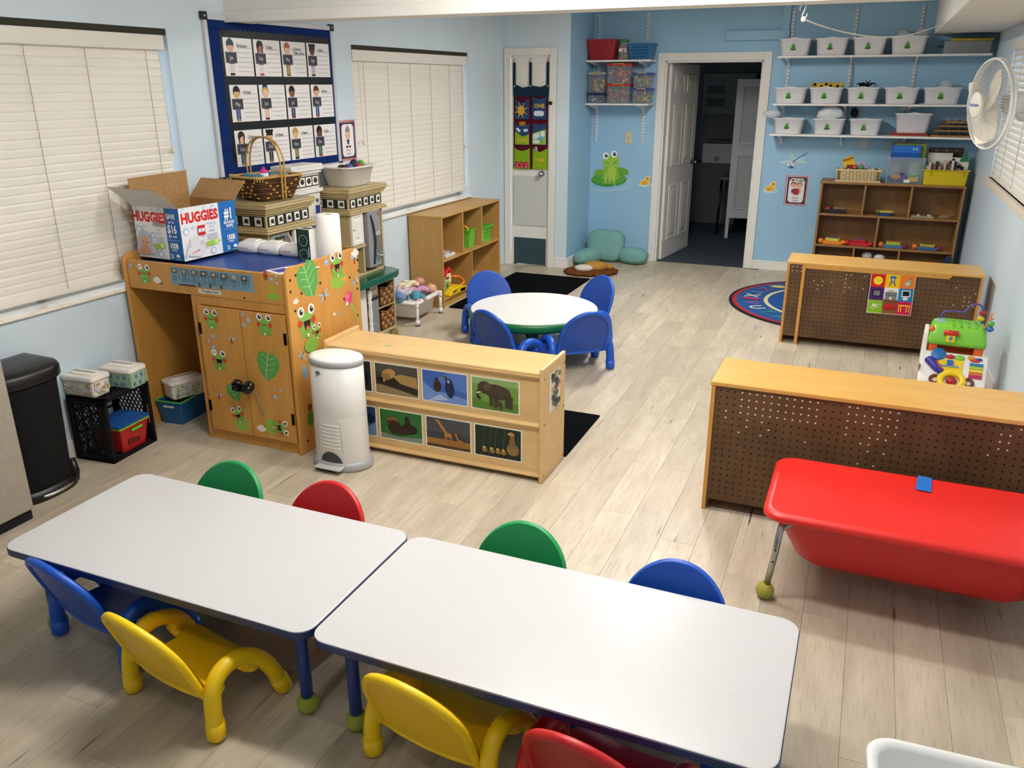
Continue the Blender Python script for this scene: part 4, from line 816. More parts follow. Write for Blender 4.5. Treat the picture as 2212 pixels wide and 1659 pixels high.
b = B().plane((.0805, -.075, .03), (0, 1, 0), (.155, 0, .988)); b.text('Eliza', .065, .0, .05, '#2a1212', bold=.02); obj('name_lettering', b, 'print', t)
# wipe tubs
def wipe_tub(loc, rz, base, dots, label, kind):
    t = thing('wipes_tub', label, 'wipes tub', loc, rz, 'patterned wipes tubs'); L, Wd, Hh = .098, .058, .082
    b = B(base); b.loft([rrect(-L+e, L-e, -Wd+e, Wd-e, .014, 4, z) for e, z in ((.006, 0), (.003, .01), (0, Hh))], False); bd = obj('tub_body', b, 'plastic', t)
    b = B('#ece6dc'); b.loft([rrect(-L-.005+e, L+.005-e, -Wd-.005+e, Wd+.005-e, .018, 4, z) for e, z in ((0, Hh), (-.001, Hh+.004), (0, Hh+.018), (.006, Hh+.024), (.02, Hh+.026))], True); ld = obj('lid', b, 'plastic', t)
    b = B('#f1ece2'); b.loft([rrect(-L+.02+e, L-.02-e, -Wd+.02+e, Wd-.02-e, .03, 4, Hh+z) for e, z in ((0, .024), (.004, .032), (.012, .034))], True); obj('lid_tab', b, 'plastic', ld)
    random.seed(int(abs(loc[0]*1000)+loc[1]*100))
    for o_, U, WW in (((-L, -Wd-.0006, 0), (1, 0, 0), 2*L), ((L+.0006, -Wd, 0), (0, 1, 0), 2*Wd)):
        b = B().plane(o_, U, (0, 0, 1)); b.step = .00006
        if kind == 'dots':
            for i in range(int(260*WW)):
                r = random.uniform(.003, .0095); x = random.uniform(.014, WW-.014); z = random.uniform(.012, Hh-.012); c_ = random.choice(dots); b.ell(x, z, r, r, c_, 0, 10)
                if r > .006: b.ell(x, z, r*.55, r*.55, base, 0, 10)
        else:
            for i in range(int(WW/.016)+5):
                for sg in (-1, 1): b.line([(max(0, min(WW, -.04+i*.016)), .006), (max(0, min(WW, -.04+i*.016+sg*.03+.0)), Hh-.004)], .003, '#9cc0a0')
            for i in range(int(WW/.04)):
                for k in range(2):
                    x, z = .022+i*.04+.015*k, .022+k*.038
                    for a in range(4): b.ell(x+.007*cos(a*pi/2+.8), z+.007*sin(a*pi/2+.8), .007, .003, '#3f72b4', a*pi/2+.8, 8)
        obj('pattern', b, 'print', bd)
wipe_tub((-3.52, 2.785, .3455), radians(4), '#e9e6da', ['#c9a04a', '#9aa85a', '#c8743c', '#b8b8c8'], 'wipes tub with orange and olive dots, on the black crate', 'dots')
wipe_tub((-3.452, 2.955, .3455), radians(6), '#c3d6c4', [], 'wipes tub with blue flowers and green lattice, on the black crate', 'flower')
t = thing('storage_bin', 'blue storage bin with green trim under the changing table', 'bin', (-3.49, 3.37, 0), radians(6))
obj('bin_body', tray(-.085, .09, -.135, .135, 0, .135, .02, .003, '#1f5c92'), 'plastic', t)
b = B('#57b848'); b.loft([rrect(-.088, .093, -.138, .138, .014, 3, .136), rrect(-.088, .093, -.138, .138, .014, 3, .142), rrect(-.08, .085, -.13, .13, .012, 3, .142), rrect(-.08, .085, -.13, .13, .012, 3, .136)], False, False, False); obj('rim_trim', b, 'plastic', t)
b = B('#e2e6dc'); b.T = Matrix.Translation((0, -.127, .108)) @ Matrix.Rotation(radians(8), 4, 'X'); b.box(-.035, .035, -.004, .002, -.007, .007); obj('handle_slot', b, 'plastic', t, .002)
b = B().plane((-.06, -.119, .035), (1, 0, 0), (0, -.14, .99)); b.text('Silas', .05, 0, .03, '#123a5e', bold=.01); obj('name_lettering', b, 'print', t)
wipe_tub((-3.465, 3.365, .144), radians(70), '#e2e4d8', ['#8aa04a', '#b0b0b4', '#6f8a3c', '#c8c8a8'], 'wipes tub with olive and grey dots, in the blue bin', 'dots')
wipe_tub((-3.30, 3.62, .0), radians(70), '#e2e4d8', ['#8aa04a', '#b0b0b4'], 'wipes tub half hidden behind the changing table cupboard', 'dots')

# ================================================================ toy kitchen along the left wall
BE = '#b9a67a'
t = thing('toy_kitchen', 'beige toy kitchen with green counter and two tiled towers', 'toy kitchen')
KF = -3.24; KB = -3.55
def cornice(y0, y1, zt, band):
    b = B(BE)
    for e, z0, z1 in ((.03, zt-.012, zt), (.036, zt-.03, zt-.012), (.024, zt-.045, zt-.03), (.014, zt-.06, zt-.045)): b.box(KB, KF+e, y0-e, y1+e, z0, z1)
    b.box(KB, KF, y0, y1, zt-.15, zt-.06)
    for e, z0, z1 in ((.022, zt-.163, zt-.15), (.03, zt-.175, zt-.163)): b.box(KB, KF+e, y0-e, y1+e, z0, z1)
    co = obj('cornice', b, 'plastic', t, .004)
    zb = zt-.135; hb = .062
    b = B('#1f2a26'); b.box(KF, KF+.002, y0+.012, y1-.012, zb, zb+hb); b.box(KB+.03, KF-.012, y0-.002, y0, zb, zb+hb); bd = obj('tile_band', b, 'print', co)
    def motif(b, cx, cy, s):
        b.rect(cx-s, cy-s, cx+s, cy+s, '#efece4'); b.ell(cx+.1*s, cy+.05*s, .62*s, .55*s, '#3a2420'); b.ell(cx+.25*s, cy+.35*s, .3*s, .24*s, '#5a5a34'); b.ell(cx-.3*s, cy-.1*s, .25*s, .3*s, '#2a1a1a'); b.ell(cx-.6*s, cy-.6*s, .14*s, .14*s, '#4a3a30'); b.ell(cx+.5*s, cy-.4*s, .2*s, .2*s, '#42262a')
    n = 5
    for i in range(n):
        b = B().plane((KF+.0022, y0+.012, zb), (0, 1, 0), (0, 0, 1)); wv = (y1-y0-.024)/n; motif(b, wv*(i+.5), hb/2, .0255); obj('tile_picture', b, 'print', bd)
    for i in range(3):
        b = B().plane((KB+.03, y0-.0022, zb), (1, 0, 0), (0, 0, 1)); wv = (KF-.012-KB-.03)/3; motif(b, wv*(i+.5), hb/2, .0255); obj('tile_picture', b, 'print', bd)
for y0, y1, zt in ((3.95, 4.375, 1.158), (4.815, 5.245, 1.152)):
    cornice(y0, y1, zt, 0)
    b = B(BE); b.box(KB, KF, y0, y0+.02, .53, zt-.175); b.box(KB, KF, y1-.02, y1, .53, zt-.175); b.box(KB, KB+.015, y0, y1, .53, zt-.175); b.box(KB, KF, y0, y1, .53, .55); obj('tower_shell', b, 'plastic', t, .004)
# tower 1: microwave niche and white cupboard door
b = B('#8d8f92'); b.box(KF-.2, KF+.004, 3.975, 4.155, .80, .975); mw_ = obj('microwave', b, 'plastic', t, .006)
b = B('#23262a'); b.box(KF+.004, KF+.008, 4.01, 4.10, .83, .955); obj('microwave_frame', b, 'plastic', mw_, .003); b = B('#9a8f4a'); b.box(KF+.008, KF+.0095, 4.022, 4.088, .845, .94); obj('microwave_glass', b, 'gloss', mw_)
b = B('#a7aaad'); b.tube(bez([(KF+.005, 4.125, .83), (KF+.03, 4.125, .86), (KF+.03, 4.125, .93), (KF+.005, 4.125, .955)], 4), .009, 8); obj('microwave_handle', b, 'plastic', mw_)
def cup_door(y0, y1, z0, z1):
    b = B('#e9e6de'); x = KF+.004
    def f(e, h): return [(x+h, y0+e, z0+e), (x+h, y1-e, z0+e), (x+h, y1-e, z1-e), (x+h, y0+e, z1-e)]
    b.loft([f(0, -.01), f(0, .01), f(.022, .01), f(.03, .004), f(.04, .004), f(.052, .011)]); o = obj('cupboard_door', b, 'plastic', t)
    b = B('#3a3a3a'); b.sph((x+.016, y0+.016, (z0+z1)/2), .005); obj('door_knob', b, 'plastic', o); return o
cup_door(4.185, 4.37, .77, .98); cup_door(4.82, 4.96, .765, .98)
b = B(BE); b.box(KB, KF+.012, 4.80, 4.985, .735, .76); b.box(KB, KF, 4.965, 4.985, .55, .98); obj('tower_shelf', b, 'plastic', t, .004)
b = B('#7a3a34'); b.lathe([(.03, 0), (.035, .05), (.02, .09), (.008, .11)], 12, (KF-.12, 4.9, .551)); obj('toy_jug', b, 'plastic', t)
# tower 2: silver refrigerator door
b = B('#8e9296'); b.box(KF-.02, KF+.03, 5.0, 5.165, .575, .985); fd = obj('fridge_door', b, 'plastic', t, .01)
b = B('#23262a'); b.tube(bez([(KF+.033, 5.03, .95), (KF+.04, 5.055, .86), (KF+.04, 5.065, .74), (KF+.033, 5.05, .6)], 5), .007, 8); obj('fridge_handle', b, 'plastic', fd)
b = B('#6d7175'); b.box(KF+.03, KF+.034, 5.095, 5.15, .66, .80); obj('dispenser', b, 'plastic', fd, .003); b = B('#a3a7aa'); b.tube(bez([(KF+.03, 5.09, .665), (KF+.06, 5.10, .655), (KF+.06, 5.145, .655), (KF+.03, 5.155, .665)], 4), .009, 8); obj('dispenser_lip', b, 'plastic', fd)
b = B().plane((KF+.0301, 5.095, .80), (0, 1, 0), (0, 0, 1)); b.rect(0, 0, .055, .022, '#d5d8da'); b.rect(.006, .006, .014, .016, '#3a3d40'); b.rect(.022, .006, .03, .016, '#3a3d40'); b.rect(.04, .006, .048, .016, '#3a3d40'); b.ell(.042, .15, .012, .016, '#b8585a'); obj('dispenser_panel', b, 'print', fd)
# base, counter
b = B(BE); b.box(KB, -3.2, 3.95, 4.9, 0, .485); obj('base_unit', b, 'plastic', t, .006)
b = B(BE); b.box(KB, -3.2, 5.045, 5.062, .03, .485); b.box(KB, -3.2, 5.285, 5.30, .03, .485); b.box(KB, -3.2, 5.045, 5.30, .06, .085); b.box(KB, -3.2, 5.06, 5.29, .255, .268); b.box(KB, KB+.015, 5.045, 5.30, .03, .485); b.box(-3.26, -3.2, 5.06, 5.29, .44, .485); b.box(-3.25, -3.17, 5.27, 5.315, 0, .06); b.box(-3.25, -3.17, 5.03, 5.075, 0, .06); obj('open_shelf', b, 'plastic', t, .005)
b = B('#7a5f38'); b.box(-3.199, -3.196, 5.075, 5.275, .452, .478); obj('drawer_front', b, 'plastic', t)
b = B('#0f5a43'); P = [(KB, 3.92), (-3.125, 3.92), (-3.095, 3.95), (-3.095, 5.17), (-3.13, 5.255), (-3.22, 5.30), (KB, 5.30)]
b.loft([[(x, y, z) for x, y in P] for z in (.487, .532)]); obj('counter', b, 'gloss', t, .01)
b = B('#80858a'); b.box(-3.2, -3.188, 4.935, 5.04, .10, .375); dw = obj('dishwasher_door', b, 'plastic', t, .005); b = B('#1f2326'); b.box(-3.188, -3.182, 4.945, 5.03, .35, .372); obj('vent_grille', b, 'plastic', dw)
b = B('#b5a880'); b.box(-3.2, -3.187, 4.93, 5.043, .38, .482); cp = obj('control_panel', b, 'plastic', t, .004); b = B().plane((-3.1868, 4.945, .40), (0, 1, 0), (0, 0, 1)); b.rect(0, 0, .08, .06, '#d9d2b8'); b.rect(.015, .02, .025, .045, '#4a4a44'); b.rect(.045, .02, .06, .045, '#4a4a44'); obj('panel_print', b, 'print', cp)
b = B('#edebe6'); b.lathe([(.016, 0), (.016, .06), (.01, .075), (.018, .09), (.011, .11), (.017, .16), (.012, .23), (.018, .25), (.011, .265), (.016, .28), (.016, .34)], 12, (-3.175, 4.905, .1)); obj('spindle', b, 'plastic', t)
b = B('#e8e5de'); b.box(-3.2, -3.188, 4.72, 4.89, .06, .47); obj('oven_door', b, 'plastic', t, .006)
for z in (.086, .269):
    b = B('#6d4524'); y0, y1 = 5.085, 5.265
    for r_ in range(4):
        for c_ in range(5):
            b.color('#a8743a' if (r_+c_) % 2 else '#5e3a1e'); b.sph((-3.2, y0+.02+(y1-y0-.04)*c_/4, z+.022+r_*.032), .009, .021, .019, 8, 5)
    for s_ in (y0, y1-.006): b.box(-3.45, -3.2, s_, s_+.006, z, z+.14, '#5e3a1e')
    b.box(-3.45, -3.2, y0, y1, z, z+.006, '#5e3a1e')
    b.tube(bez([(-3.2, y0, z+.15), (-3.198, y0+.05, z+.138), (-3.198, (y0+y1)/2, z+.13), (-3.198, y1-.05, z+.138), (-3.2, y1, z+.15)], 4), .007, 6, col='#8a5a2c'); obj('wicker_drawer', b, 'plastic', t)
# white toy hutch between the towers
t = thing('toy_hutch', 'white toy hutch with tiled border between the kitchen towers', 'toy hutch')
b = B('#e7e5df'); b.box(-3.555, -3.42, 4.44, 4.755, .535, 1.14); obj('hutch_body', b, 'plastic', t, .005)
b = B('#e9e7e1')
for e, z0, z1 in ((.03, 1.305, 1.325), (.036, 1.285, 1.305), (.02, 1.265, 1.285), (0, 1.165, 1.265), (.022, 1.14, 1.165)): b.box(-3.556, -3.42+e, 4.44-e*.5, 4.755+e*.3, z0, z1)
co = obj('hutch_cornice', b, 'plastic', t, .004)
b = B('#20282a'); b.box(-3.42, -3.418, 4.45, 4.745, 1.18, 1.25); bd = obj('tile_band', b, 'print', co)
for i in range(4):
    b = B().plane((-3.4178, 4.455+i*.072, 1.183), (0, 1, 0), (0, 0, 1)); b.rect(.005, .004, .067, .06, '#efece4'); b.ell(.038, .034, .02, .018, '#3a2420'); b.ell(.044, .044, .01, .008, '#5a5a34'); obj('tile_picture', b, 'print', bd)
b = B('#254a9a'); b.box(-3.42, -3.416, 4.69, 4.735, .99, 1.05); b.sph((-3.416, 4.71, 1.085), .006, .012, .012); obj('blue_knob', b, 'plastic', t)
b = B('#e9e6de')
b.box(-3.405, -3.395, 4.58, 4.76, .99, 1.0); b.box(-3.405, -3.395, 4.58, 4.76, .93, .94)
for i in range(7): b.box(-3.404, -3.396, 4.585+i*.028, 4.595+i*.028, .94, .99)
obj('gallery_rail', b, 'plastic', t)
b = B('#6b2a2c'); b.box(-3.42, -3.40, 4.5, 4.74, .74, .92); obj('red_lattice', b, 'plastic', t)

# ================================================================ wicker basket on the first tower
t = thing('wicker_basket', 'brown wicker basket with tall cane handle, on the toy kitchen', 'basket', (-3.385, 4.17, 1.159), radians(-12))
def bring(k, z): return [(x*k, y*k*1.06, z) for x, y in rrect(-.135, .135, -.16, .16, .03, 3)]
lv = [(.66+.34*(i/9)**.8, i*.0145) for i in range(10)]
b = B('#553921')
for i, (k, z) in enumerate(lv):
    ring = bring(k, z+.006); n = len(ring)
    big = [Vector(ring[j % n]).lerp(Vector(ring[(j+1) % n]), f) for j in range(n) for f in (0, .34, .67)]
    wob = [p*(1+.012*(1 if (q+i) % 2 else -1)) for q, p in enumerate(big)]
    for p in wob: p.z = z+.006
    b.tube(wob, .0082, 5, True, '#5d4027' if i % 2 else '#4a301b')
b.loft([bring(.66, .001), bring(.66, .006)], col='#4a301b'); obj('weave', b, 'matte', t)
b = B('#cf9c3e')
for sx, sy, L in ((-1, 0, 1), (1, 0, 1), (0, -1, 1), (0, 1, 1)):
    for q in range(9):
        for s2 in (-1, 1):
            f = q/8; u = s2*(f-.5)*.75+(.0); z = .02+.09*(1-abs(2*f-1)) if s2 > 0 else .115-.09*(1-abs(2*f-1)); k = .66+.34*(z/.13)**.8+.03
            p = (sx*.135*k, u*.3*k, z) if sx else (u*.25*k, sy*.17*k, z)
            b.sph(p, .007 if sx else .012, .012 if sx else .007, .006, 6, 4)
obj('yellow_strands', b, 'matte', t)
b = B('#c39a54'); b.tube([Vector(p) for p in bring(1.02, .142)], .0085, 6, True); obj('rim', b, 'plastic', t)
for i in range(16):
    a = 2*pi*i/16; q = bring(1.03, .142); p = Vector(q[int(i*len(q)/16)]); b = B('#d8b472'); b.tube([p+Vector((0, 0, .012)), p*1.01, p*.985+Vector((0, 0, -.02))], .004, 5); obj('binding', b, 'plastic', t)
for o_ in (-.012, .012):
    b = B('#c79a4e'); b.tube(bez([(.15, o_, .01), (.155, o_, .14), (.15, o_*1.2, .25), (.10, o_*.8, .335), (.0, o_*.3, .365), (-.10, o_*.8, .335), (-.15, o_*1.2, .25), (-.155, o_, .14), (-.15, o_, .01)], 6), .0055, 7); obj('handle', b, 'plastic', t)
t2 = thing('toy_tray', 'light blue toy tray standing in the wicker basket', 'toy tray', (-3.385, 4.17, 1.26), radians(-12))
b = B('#5fb0cc'); b.box(-.085, .085, -.1, .1, 0, .012); b.box(-.085, -.07, -.1, .1, .012, .03); b.box(.07, .085, -.1, .1, .012, .03); b.box(-.085, .085, -.1, -.085, .012, .055); b.box(-.085, .085, .085, .1, .012, .05); obj('tray_body', b, 'plastic', t2, .004)
t2 = thing('toy_bottle', 'white toy baby bottle with pink cap, in the wicker basket', 'toy bottle', (-3.36, 4.12, 1.272))
b = B('#ece8ee'); b.lathe([(.026, 0), (.028, .01), (.027, .045), (.022, .05)], 16); obj('bottle_body', b, 'plastic', t2); b = B('#e0338a'); b.lathe([(.026, .05), (.026, .058), (.012, .068), (.008, .08), (.002, .083)], 16); obj('cap', b, 'plastic', t2)
b = B('#c9a06a'); b.lathe([(.03, 0), (.032, .02), (.02, .032), (.001, .035)], 14); one('toy_bun', b, 'plastic', 'tan toy bun on the blue tray in the basket', 'toy food', (-3.35, 4.20, 1.272))
b = B('#dd9ab4'); b.loft([rrect(-.022, .022, -.02, .02, .008, 3, z) for z in (0, .03)]); one('toy_cake', b, 'plastic', 'pink toy cake on the blue tray in the basket', 'toy food', (-3.33, 4.255, 1.272), bev=.004)

# ================================================================ white tub of toy cookware on the second tower
def big_tub(x, y, z, sx, sy, h, rz, label, rim=.012, col='#eae8e4', cat='tub', group=None, name='plastic_tub'):
    b = B(col)
    def g(e, zz, r=.05): return rrect(-sx+e, sx-e, -sy+e, sy-e, r, 5, zz)
    b.loft([g(.045, 0), g(.035, .006), g(.01, h-.012, .055), g(-rim, h-.01, .06), g(-rim-.002, h-.004, .06), g(-rim, h, .06), g(.0, h, .055), g(.014, h-.012, .05), g(.045, .01, .045)], True)
    return one(name, b, 'plastic', label, cat, (x, y, z), rz, group)
big_tub(-3.375, 5.04, 1.153, .135, .175, .135, radians(-3), 'white tub of toy cookware on the second kitchen tower')
for nm, col, p, sh, lab in (('toy_cup', '#2f6fc0', (-3.34, 5.09, 1.285), 'cup', 'blue toy cup tipped over in the cookware tub'), ('toy_ball', '#c0283c', (-3.305, 5.07, 1.28), 'ball', 'red toy ball in the cookware tub'), ('toy_dish', '#2b62b4', (-3.33, 4.98, 1.272), 'dome', 'blue toy bowl upside down in the cookware tub'), ('toy_pan', '#2a1c18', (-3.33, 4.905, 1.272), 'dome', 'dark brown toy pan in the cookware tub'), ('toy_spool', '#6a1c22', (-3.32, 4.945, 1.28), 'ball', 'dark red toy knob in the cookware tub'), ('toy_lettuce', '#8cc63a', (-3.34, 5.155, 1.288), 'leaf', 'lime green toy lettuce in the cookware tub')):
    b = B(col)
    if sh == 'cup': b.T = Matrix.Rotation(radians(70), 4, 'X'); b.lathe([(.026, -.03), (.032, .035)], 16, cap=False); b.lathe([(.03, .034), (.024, -.03)], 16, col='#3a4248')
    elif sh == 'ball': b.sph((0, 0, 0), .022)
    elif sh == 'dome': b.lathe([(.036, 0), (.034, .015), (.022, .028), (.001, .033)], 16)
    else:
        for i in range(7): a = i*.9; b.sph((.014*cos(a), .02*sin(a), .004*i), .018, .016, .008)
    one(nm, b, 'plastic', lab, 'toy food' if sh == 'leaf' else 'toy cookware', p)

# ================================================================ cubby shelf
QX0, QX1, QY0, QY1, QH = -3.548, -3.225, 6.14, 7.345, .785
t = thing('cubby_shelf', 'brown wooden cubby shelf under the second window', 'shelf')
for y in (QY0, QY1-.018): b = B(); b.box(QX0, QX1, y, y+.018, 0, QH-.018); obj('side_panel', b, 'cubbywood', t, .002)
b = B(); b.box(QX0, QX1+.004, QY0-.004, QY1+.004, QH-.018, QH); obj('top', b, 'cubbywood', t, .004)
for z in (.06, .395): b = B(); b.box(QX0, QX1, QY0+.018, QY1-.018, z, z+.018); obj('shelf_board', b, 'cubbywood', t, .002)
b = B(); b.box(QX0, QX0+.006, QY0, QY1, 0, QH-.018); obj('back_panel', b, 'birch_dark', t); b = B(); b.box(QX1-.03, QX1-.015, QY0+.018, QY1-.018, 0, .06); obj('kick_board', b, 'cubbywood', t)
for y in (6.535, 6.93): b = B(); b.box(QX0, QX1, y, y+.018, .413, QH-.018); obj('divider', b, 'cubbywood', t, .002)
b = B(); b.box(QX0, QX1, 6.71, 6.728, .078, .395); obj('divider', b, 'cubbywood', t, .002)
G = '#6cc03a'
t = thing('toy_basket', 'solid lime green bin in the middle top cubby', 'basket', (-3.36, 6.82, .414), radians(3), 'lime green bins in the cubby shelf')
obj('basket_body', tray(-.1, .1, -.065, .065, 0, .16, .016, .006, G, .014), 'plastic', t)
for nm, c_, p, lab in (('toy_ring', '#e8a02a', (-3.34, 6.81, .565), 'orange toy ring in the solid lime green bin'), ('toy_figure', '#8a3a34', (-3.37, 6.79, .57), 'dark red toy in the solid lime green bin')):
    b = B(c_)
    if nm == 'toy_ring': b.tube([(.03*cos(a), 0, .03*sin(a)) for a in [2*pi*k/14 for k in range(14)]], .011, 8, True)
    else: b.sph((0, 0, 0), .02); b.sph((0, -.01, .024), .016, col='#c8c8cc')
    one(nm, b, 'plastic', lab, 'toy', p)
t = thing('toy_basket', 'perforated lime green basket in the right top cubby', 'basket', (-3.35, 7.14, .414), radians(-8), 'lime green bins in the cubby shelf')
bk = obj('basket_body', tray(-.1, .1, -.085, .085, 0, .15, .016, .009, G, .014), 'plastic', t)
b = B('#2c5a1a')
for r_ in range(4):
    for c_ in range(5): b.plane((.0868+.013*(r_/4.), -.05+c_*.023, .03+r_*.026), (0, 1, 0), (.1, 0, .99)); b.step = .0006; b.p2([(.0, 0), (.009, .002), (.011, .016), (.002, .014)])
obj('basket_slots', b, 'matte', bk)
b = B('#d6d4d0'); b.box(-.07, .07, -.09, .09, 0, .03); b.box(-.05, .05, -.06, .06, .03, .042, '#bdbbb8'); b.sph((.05, .03, .036), .01, col='#4a4a4a'); one('toy_console', b, 'plastic', 'flat grey toy with black buttons in the left top cubby', 'toy', (-3.31, 6.32, .414), bev=.006)
b = B('#2f4f9a'); b.box(-.02, .02, -.06, .06, 0, .14); one('toy_book', b, 'card', 'blue book standing in the left top cubby', 'book', (-3.47, 6.3, .414), bev=.003)
# toy house and ramp, plush rattle
t = thing('toy_house', 'toy house with red roof and yellow ramp in the lower cubby', 'toy', (-3.30, 6.36, .0785))
b = B('#eadfb4'); b.box(-.1, .0, -.03, .075, 0, .17); hs = obj('walls', b, 'plastic', t, .004)
b = B('#d8352c'); b.prism([(-.05, .165), (.022, .235), (.095, .165), (.095, .148), (.022, .212), (-.05, .148)], -.115, .012, 'x'); obj('roof', b, 'plastic', t, .004)
b = B('#62b84e'); b.box(.0, .006, -.028, .02, 0, .11); dr_ = obj('green_door', b, 'plastic', hs); b = B('#1f2a1c'); b.box(.006, .007, -.02, -.002, .05, .085); obj('door_window', b, 'plastic', dr_)
for y in (-.015, .012): b = B('#1a1512'); b.cyl((0, y, .135), (.002, y, .135), .012, n=12); obj('window_hole', b, 'plastic', hs)
b = B('#e8803a'); b.box(.0, .003, .035, .065, .02, .09); obj('orange_print', b, 'plastic', hs)
b = B('#f0c816'); b.prism([(-.12, .0), (.19, .0), (.19, .03), (.1, .06), (.0, .055), (-.12, .02)], .008, .085, 'x'); b.box(-.08, .085, .08, .2, 0, .035); obj('ramp', b, 'plastic', t, .006)
b = B('#ea7a28'); b.tube(bez([(.07, .1, .05), (.06, .2, .07), (.0, .23, .1), (-.06, .17, .11), (-.08, .1, .1)], 5), .012, 6); obj('rail', b, 'plastic', t)
b = B('#1c4fa0'); b.lathe([(.025, .03), (.025, .1), (.01, .11)], 12, (-.06, .13, 0)); obj('blue_post', b, 'plastic', t)
b = B('#2a2420'); b.tube([(.087, -.07, .035), (.1, -.06, .045), (.1, -.02, .045), (.087, -.01, .035)], .004, 6); obj('hook', b, 'plastic', t)
t = thing('toy_rattle', 'striped green and blue toy standing in the lower right cubby', 'toy', (-3.30, 6.776, .0785))
b = B('#3f6ab0')
for i in range(6): b.lathe([(.03, 0), (.034, .01), (.03, .02)], 12, (0, 0, .07+i*.02), ['#7db83a', '#2f5f9c', '#d9cf4a', '#3a7a3a', '#2f5f9c', '#9bc44a'][i])
obj('body', b, 'plastic', t); b = B('#d8c22a'); b.lathe([(.02, .03), (.04, .05), (.03, .07)], 12); obj('skirt', b, 'plastic', t); b = B('#b8222a'); b.sph((0, .01, .028), .028); obj('red_ball', b, 'plastic', t); b = B('#1d2438'); b.sph((0, 0, .225), .03); b.sph((0, 0, .27), .022); obj('head', b, 'plastic', t)

# ================================================================ white wash tub on a pipe stand, with dolls
t = thing('doll_tub', 'white wash tub on a white pipe stand, full of dolls', 'tub', (-3.345, 5.78, 0), radians(2))
sx, sy, hz = .155, .20, .19
b = B('#edeae6')
def g(e, zz, r=.04): return rrect(-sx+e, sx-e, -sy+e, sy-e, r, 5, zz)
b.loft([g(.045, .045), g(.03, .05), g(.012, hz-.005), g(-.01, hz), g(-.012, hz+.008), g(0, hz+.008), g(.018, hz-.005), g(.04, .056)], True); obj('basin', b, 'plastic', t)
b = B('#f0eee9'); z = hz-.012; cs = [(-sx-.012, -sy-.012, z), (sx+.012, -sy-.012, z), (sx+.012, sy+.012, z), (-sx-.012, sy+.012, z)]
for i in range(4): b.cyl(cs[i], cs[(i+1) % 4], .0125, n=10)
for c_ in cs: b.sph(c_, .017)
fr_ = obj('pipe_frame', b, 'plastic', t)
for x, y, z in cs:
    b = B('#f0eee9'); b.cyl((x, y, .012), (x, y, z), .0125, n=10); b.cyl((x, y, .004), (x, y, .045), .016, n=10); b.cyl((x, y, z-.035), (x, y, z), .016, n=10); lg = obj('leg', b, 'plastic', fr_); b = B('#3a3632'); b.cyl((x, y, 0), (x, y, .006), .022, n=10); obj('foot_pad', b, 'matte', lg)
def doll(loc, rz, skin, suit, label, hat=None, roll=0, back=False):
    t = thing('baby_doll', label, 'doll', loc, rz, 'baby dolls in the wash tub'); t.rotation_euler = (roll, 0, rz)
    b = B(skin); b.sph((0, -.1, .0), .045, .047, .044, 16, 10); hd = obj('head', b, 'plastic', t)
    b = B(skin)
    for s_ in (-1, 1): b.sph((s_*.044, -.095, 0), .008, .01, .012, 8, 6); b.sph((s_*.016, -.105, .042), .004, .006, .003, 8, 5, '#3a2a24')
    b.sph((0, -.093, .045), .006, .007, .005, 8, 5); b.ell if 0 else None; b.sph((0, -.08, .042), .009, .004, .003, 8, 5, '#b0605a'); obj('face', b, 'plastic', hd)
    if hat: b = B(hat); b.sph((0, -.125, .004), .05, .038, .05, 14, 8); b.sph((.01, -.16, .02), .02, .03, .018, 10, 6); obj('hat', b, 'fabric', t)
    b = B(suit); b.sph((0, -.012, 0), .046, .062, .038, 16, 10)
    for s_ in (-1, 1): b.tube(bez([(s_*.035, -.045, .005), (s_*.066, -.02, .012), (s_*.07, .01, .022)], 3), [.018, .018, .017, .016, .015, .014, .013], 8); b.tube(bez([(s_*.022, .03, 0), (s_*.035, .065, .018), (s_*.03, .095, .004)], 3), [.022, .022, .021, .02, .019, .018, .016], 8)
    obj('suit', b, 'fabric', t)
    b = B(skin)
    for s_ in (-1, 1): b.sph((s_*.07, .02, .024), .013, .015, .012); b.sph((s_*.03, .108, .008), .014, .02, .015)
    obj('hands_and_feet', b, 'plastic', t)
    return t
doll((-3.29, 5.86, .215), radians(150), '#dba48c', '#cf9cc6', 'baby doll in a pink striped suit lying across the doll tub', None, .0)
doll((-3.40, 5.88, .245), radians(160), '#cf8f7e', '#ece4c0', 'baby doll in a cream suit on top at the back of the tub', None, -.1)
doll((-3.37, 5.68, .222), radians(20), '#d8a48a', '#cdc6d8', 'baby doll in a blue hat at the near end of the tub', '#6f93c4', .05)
doll((-3.255, 5.72, .205), radians(55), '#e3b8a8', '#5f9fb4', 'bare bottomed doll in teal clothes face down at the tub rim', None, pi)
# ================================================================ floor mats
b = B(); b.box(-3.2, -2.405, 6.18, 7.685, 0, .012); one('floor_mat', b, 'rug_black', 'large black floor mat in front of the cubby shelf', 'rug', (0, 0, .0005), bev=.004)
b = B(); b.box(-2.2, -1.256, 3.69, 4.293, 0, .01); one('floor_mat', b, 'rug_black', 'black floor mat behind the photo display shelf', 'rug', (0, 0, .0005), bev=.004)
b = B('#1f2f8f'); RC = (-.09, 7.53); RX = .93
def disc(r, z, col, n=64): b.add([(r*cos(2*pi*k/n), r*sin(2*pi*k/n), z) for k in range(n)], [tuple(range(n))], False, col)
b.lathe([(RX, 0), (RX, .01)], 64, sy=1, col='#14181e'); disc(RX, .0101, '#14181e'); disc(RX-.028, .0105, '#a32530'); disc(RX-.065, .0109, '#1d4f8c')
disc(RX-.30, .0113, '#cfc99a'); disc(RX-.335, .0117, '#1b4c8e')
b.plane((0, 0, .0121), (1, 0, 0), (0, 1, 0)); RM = RX-.19
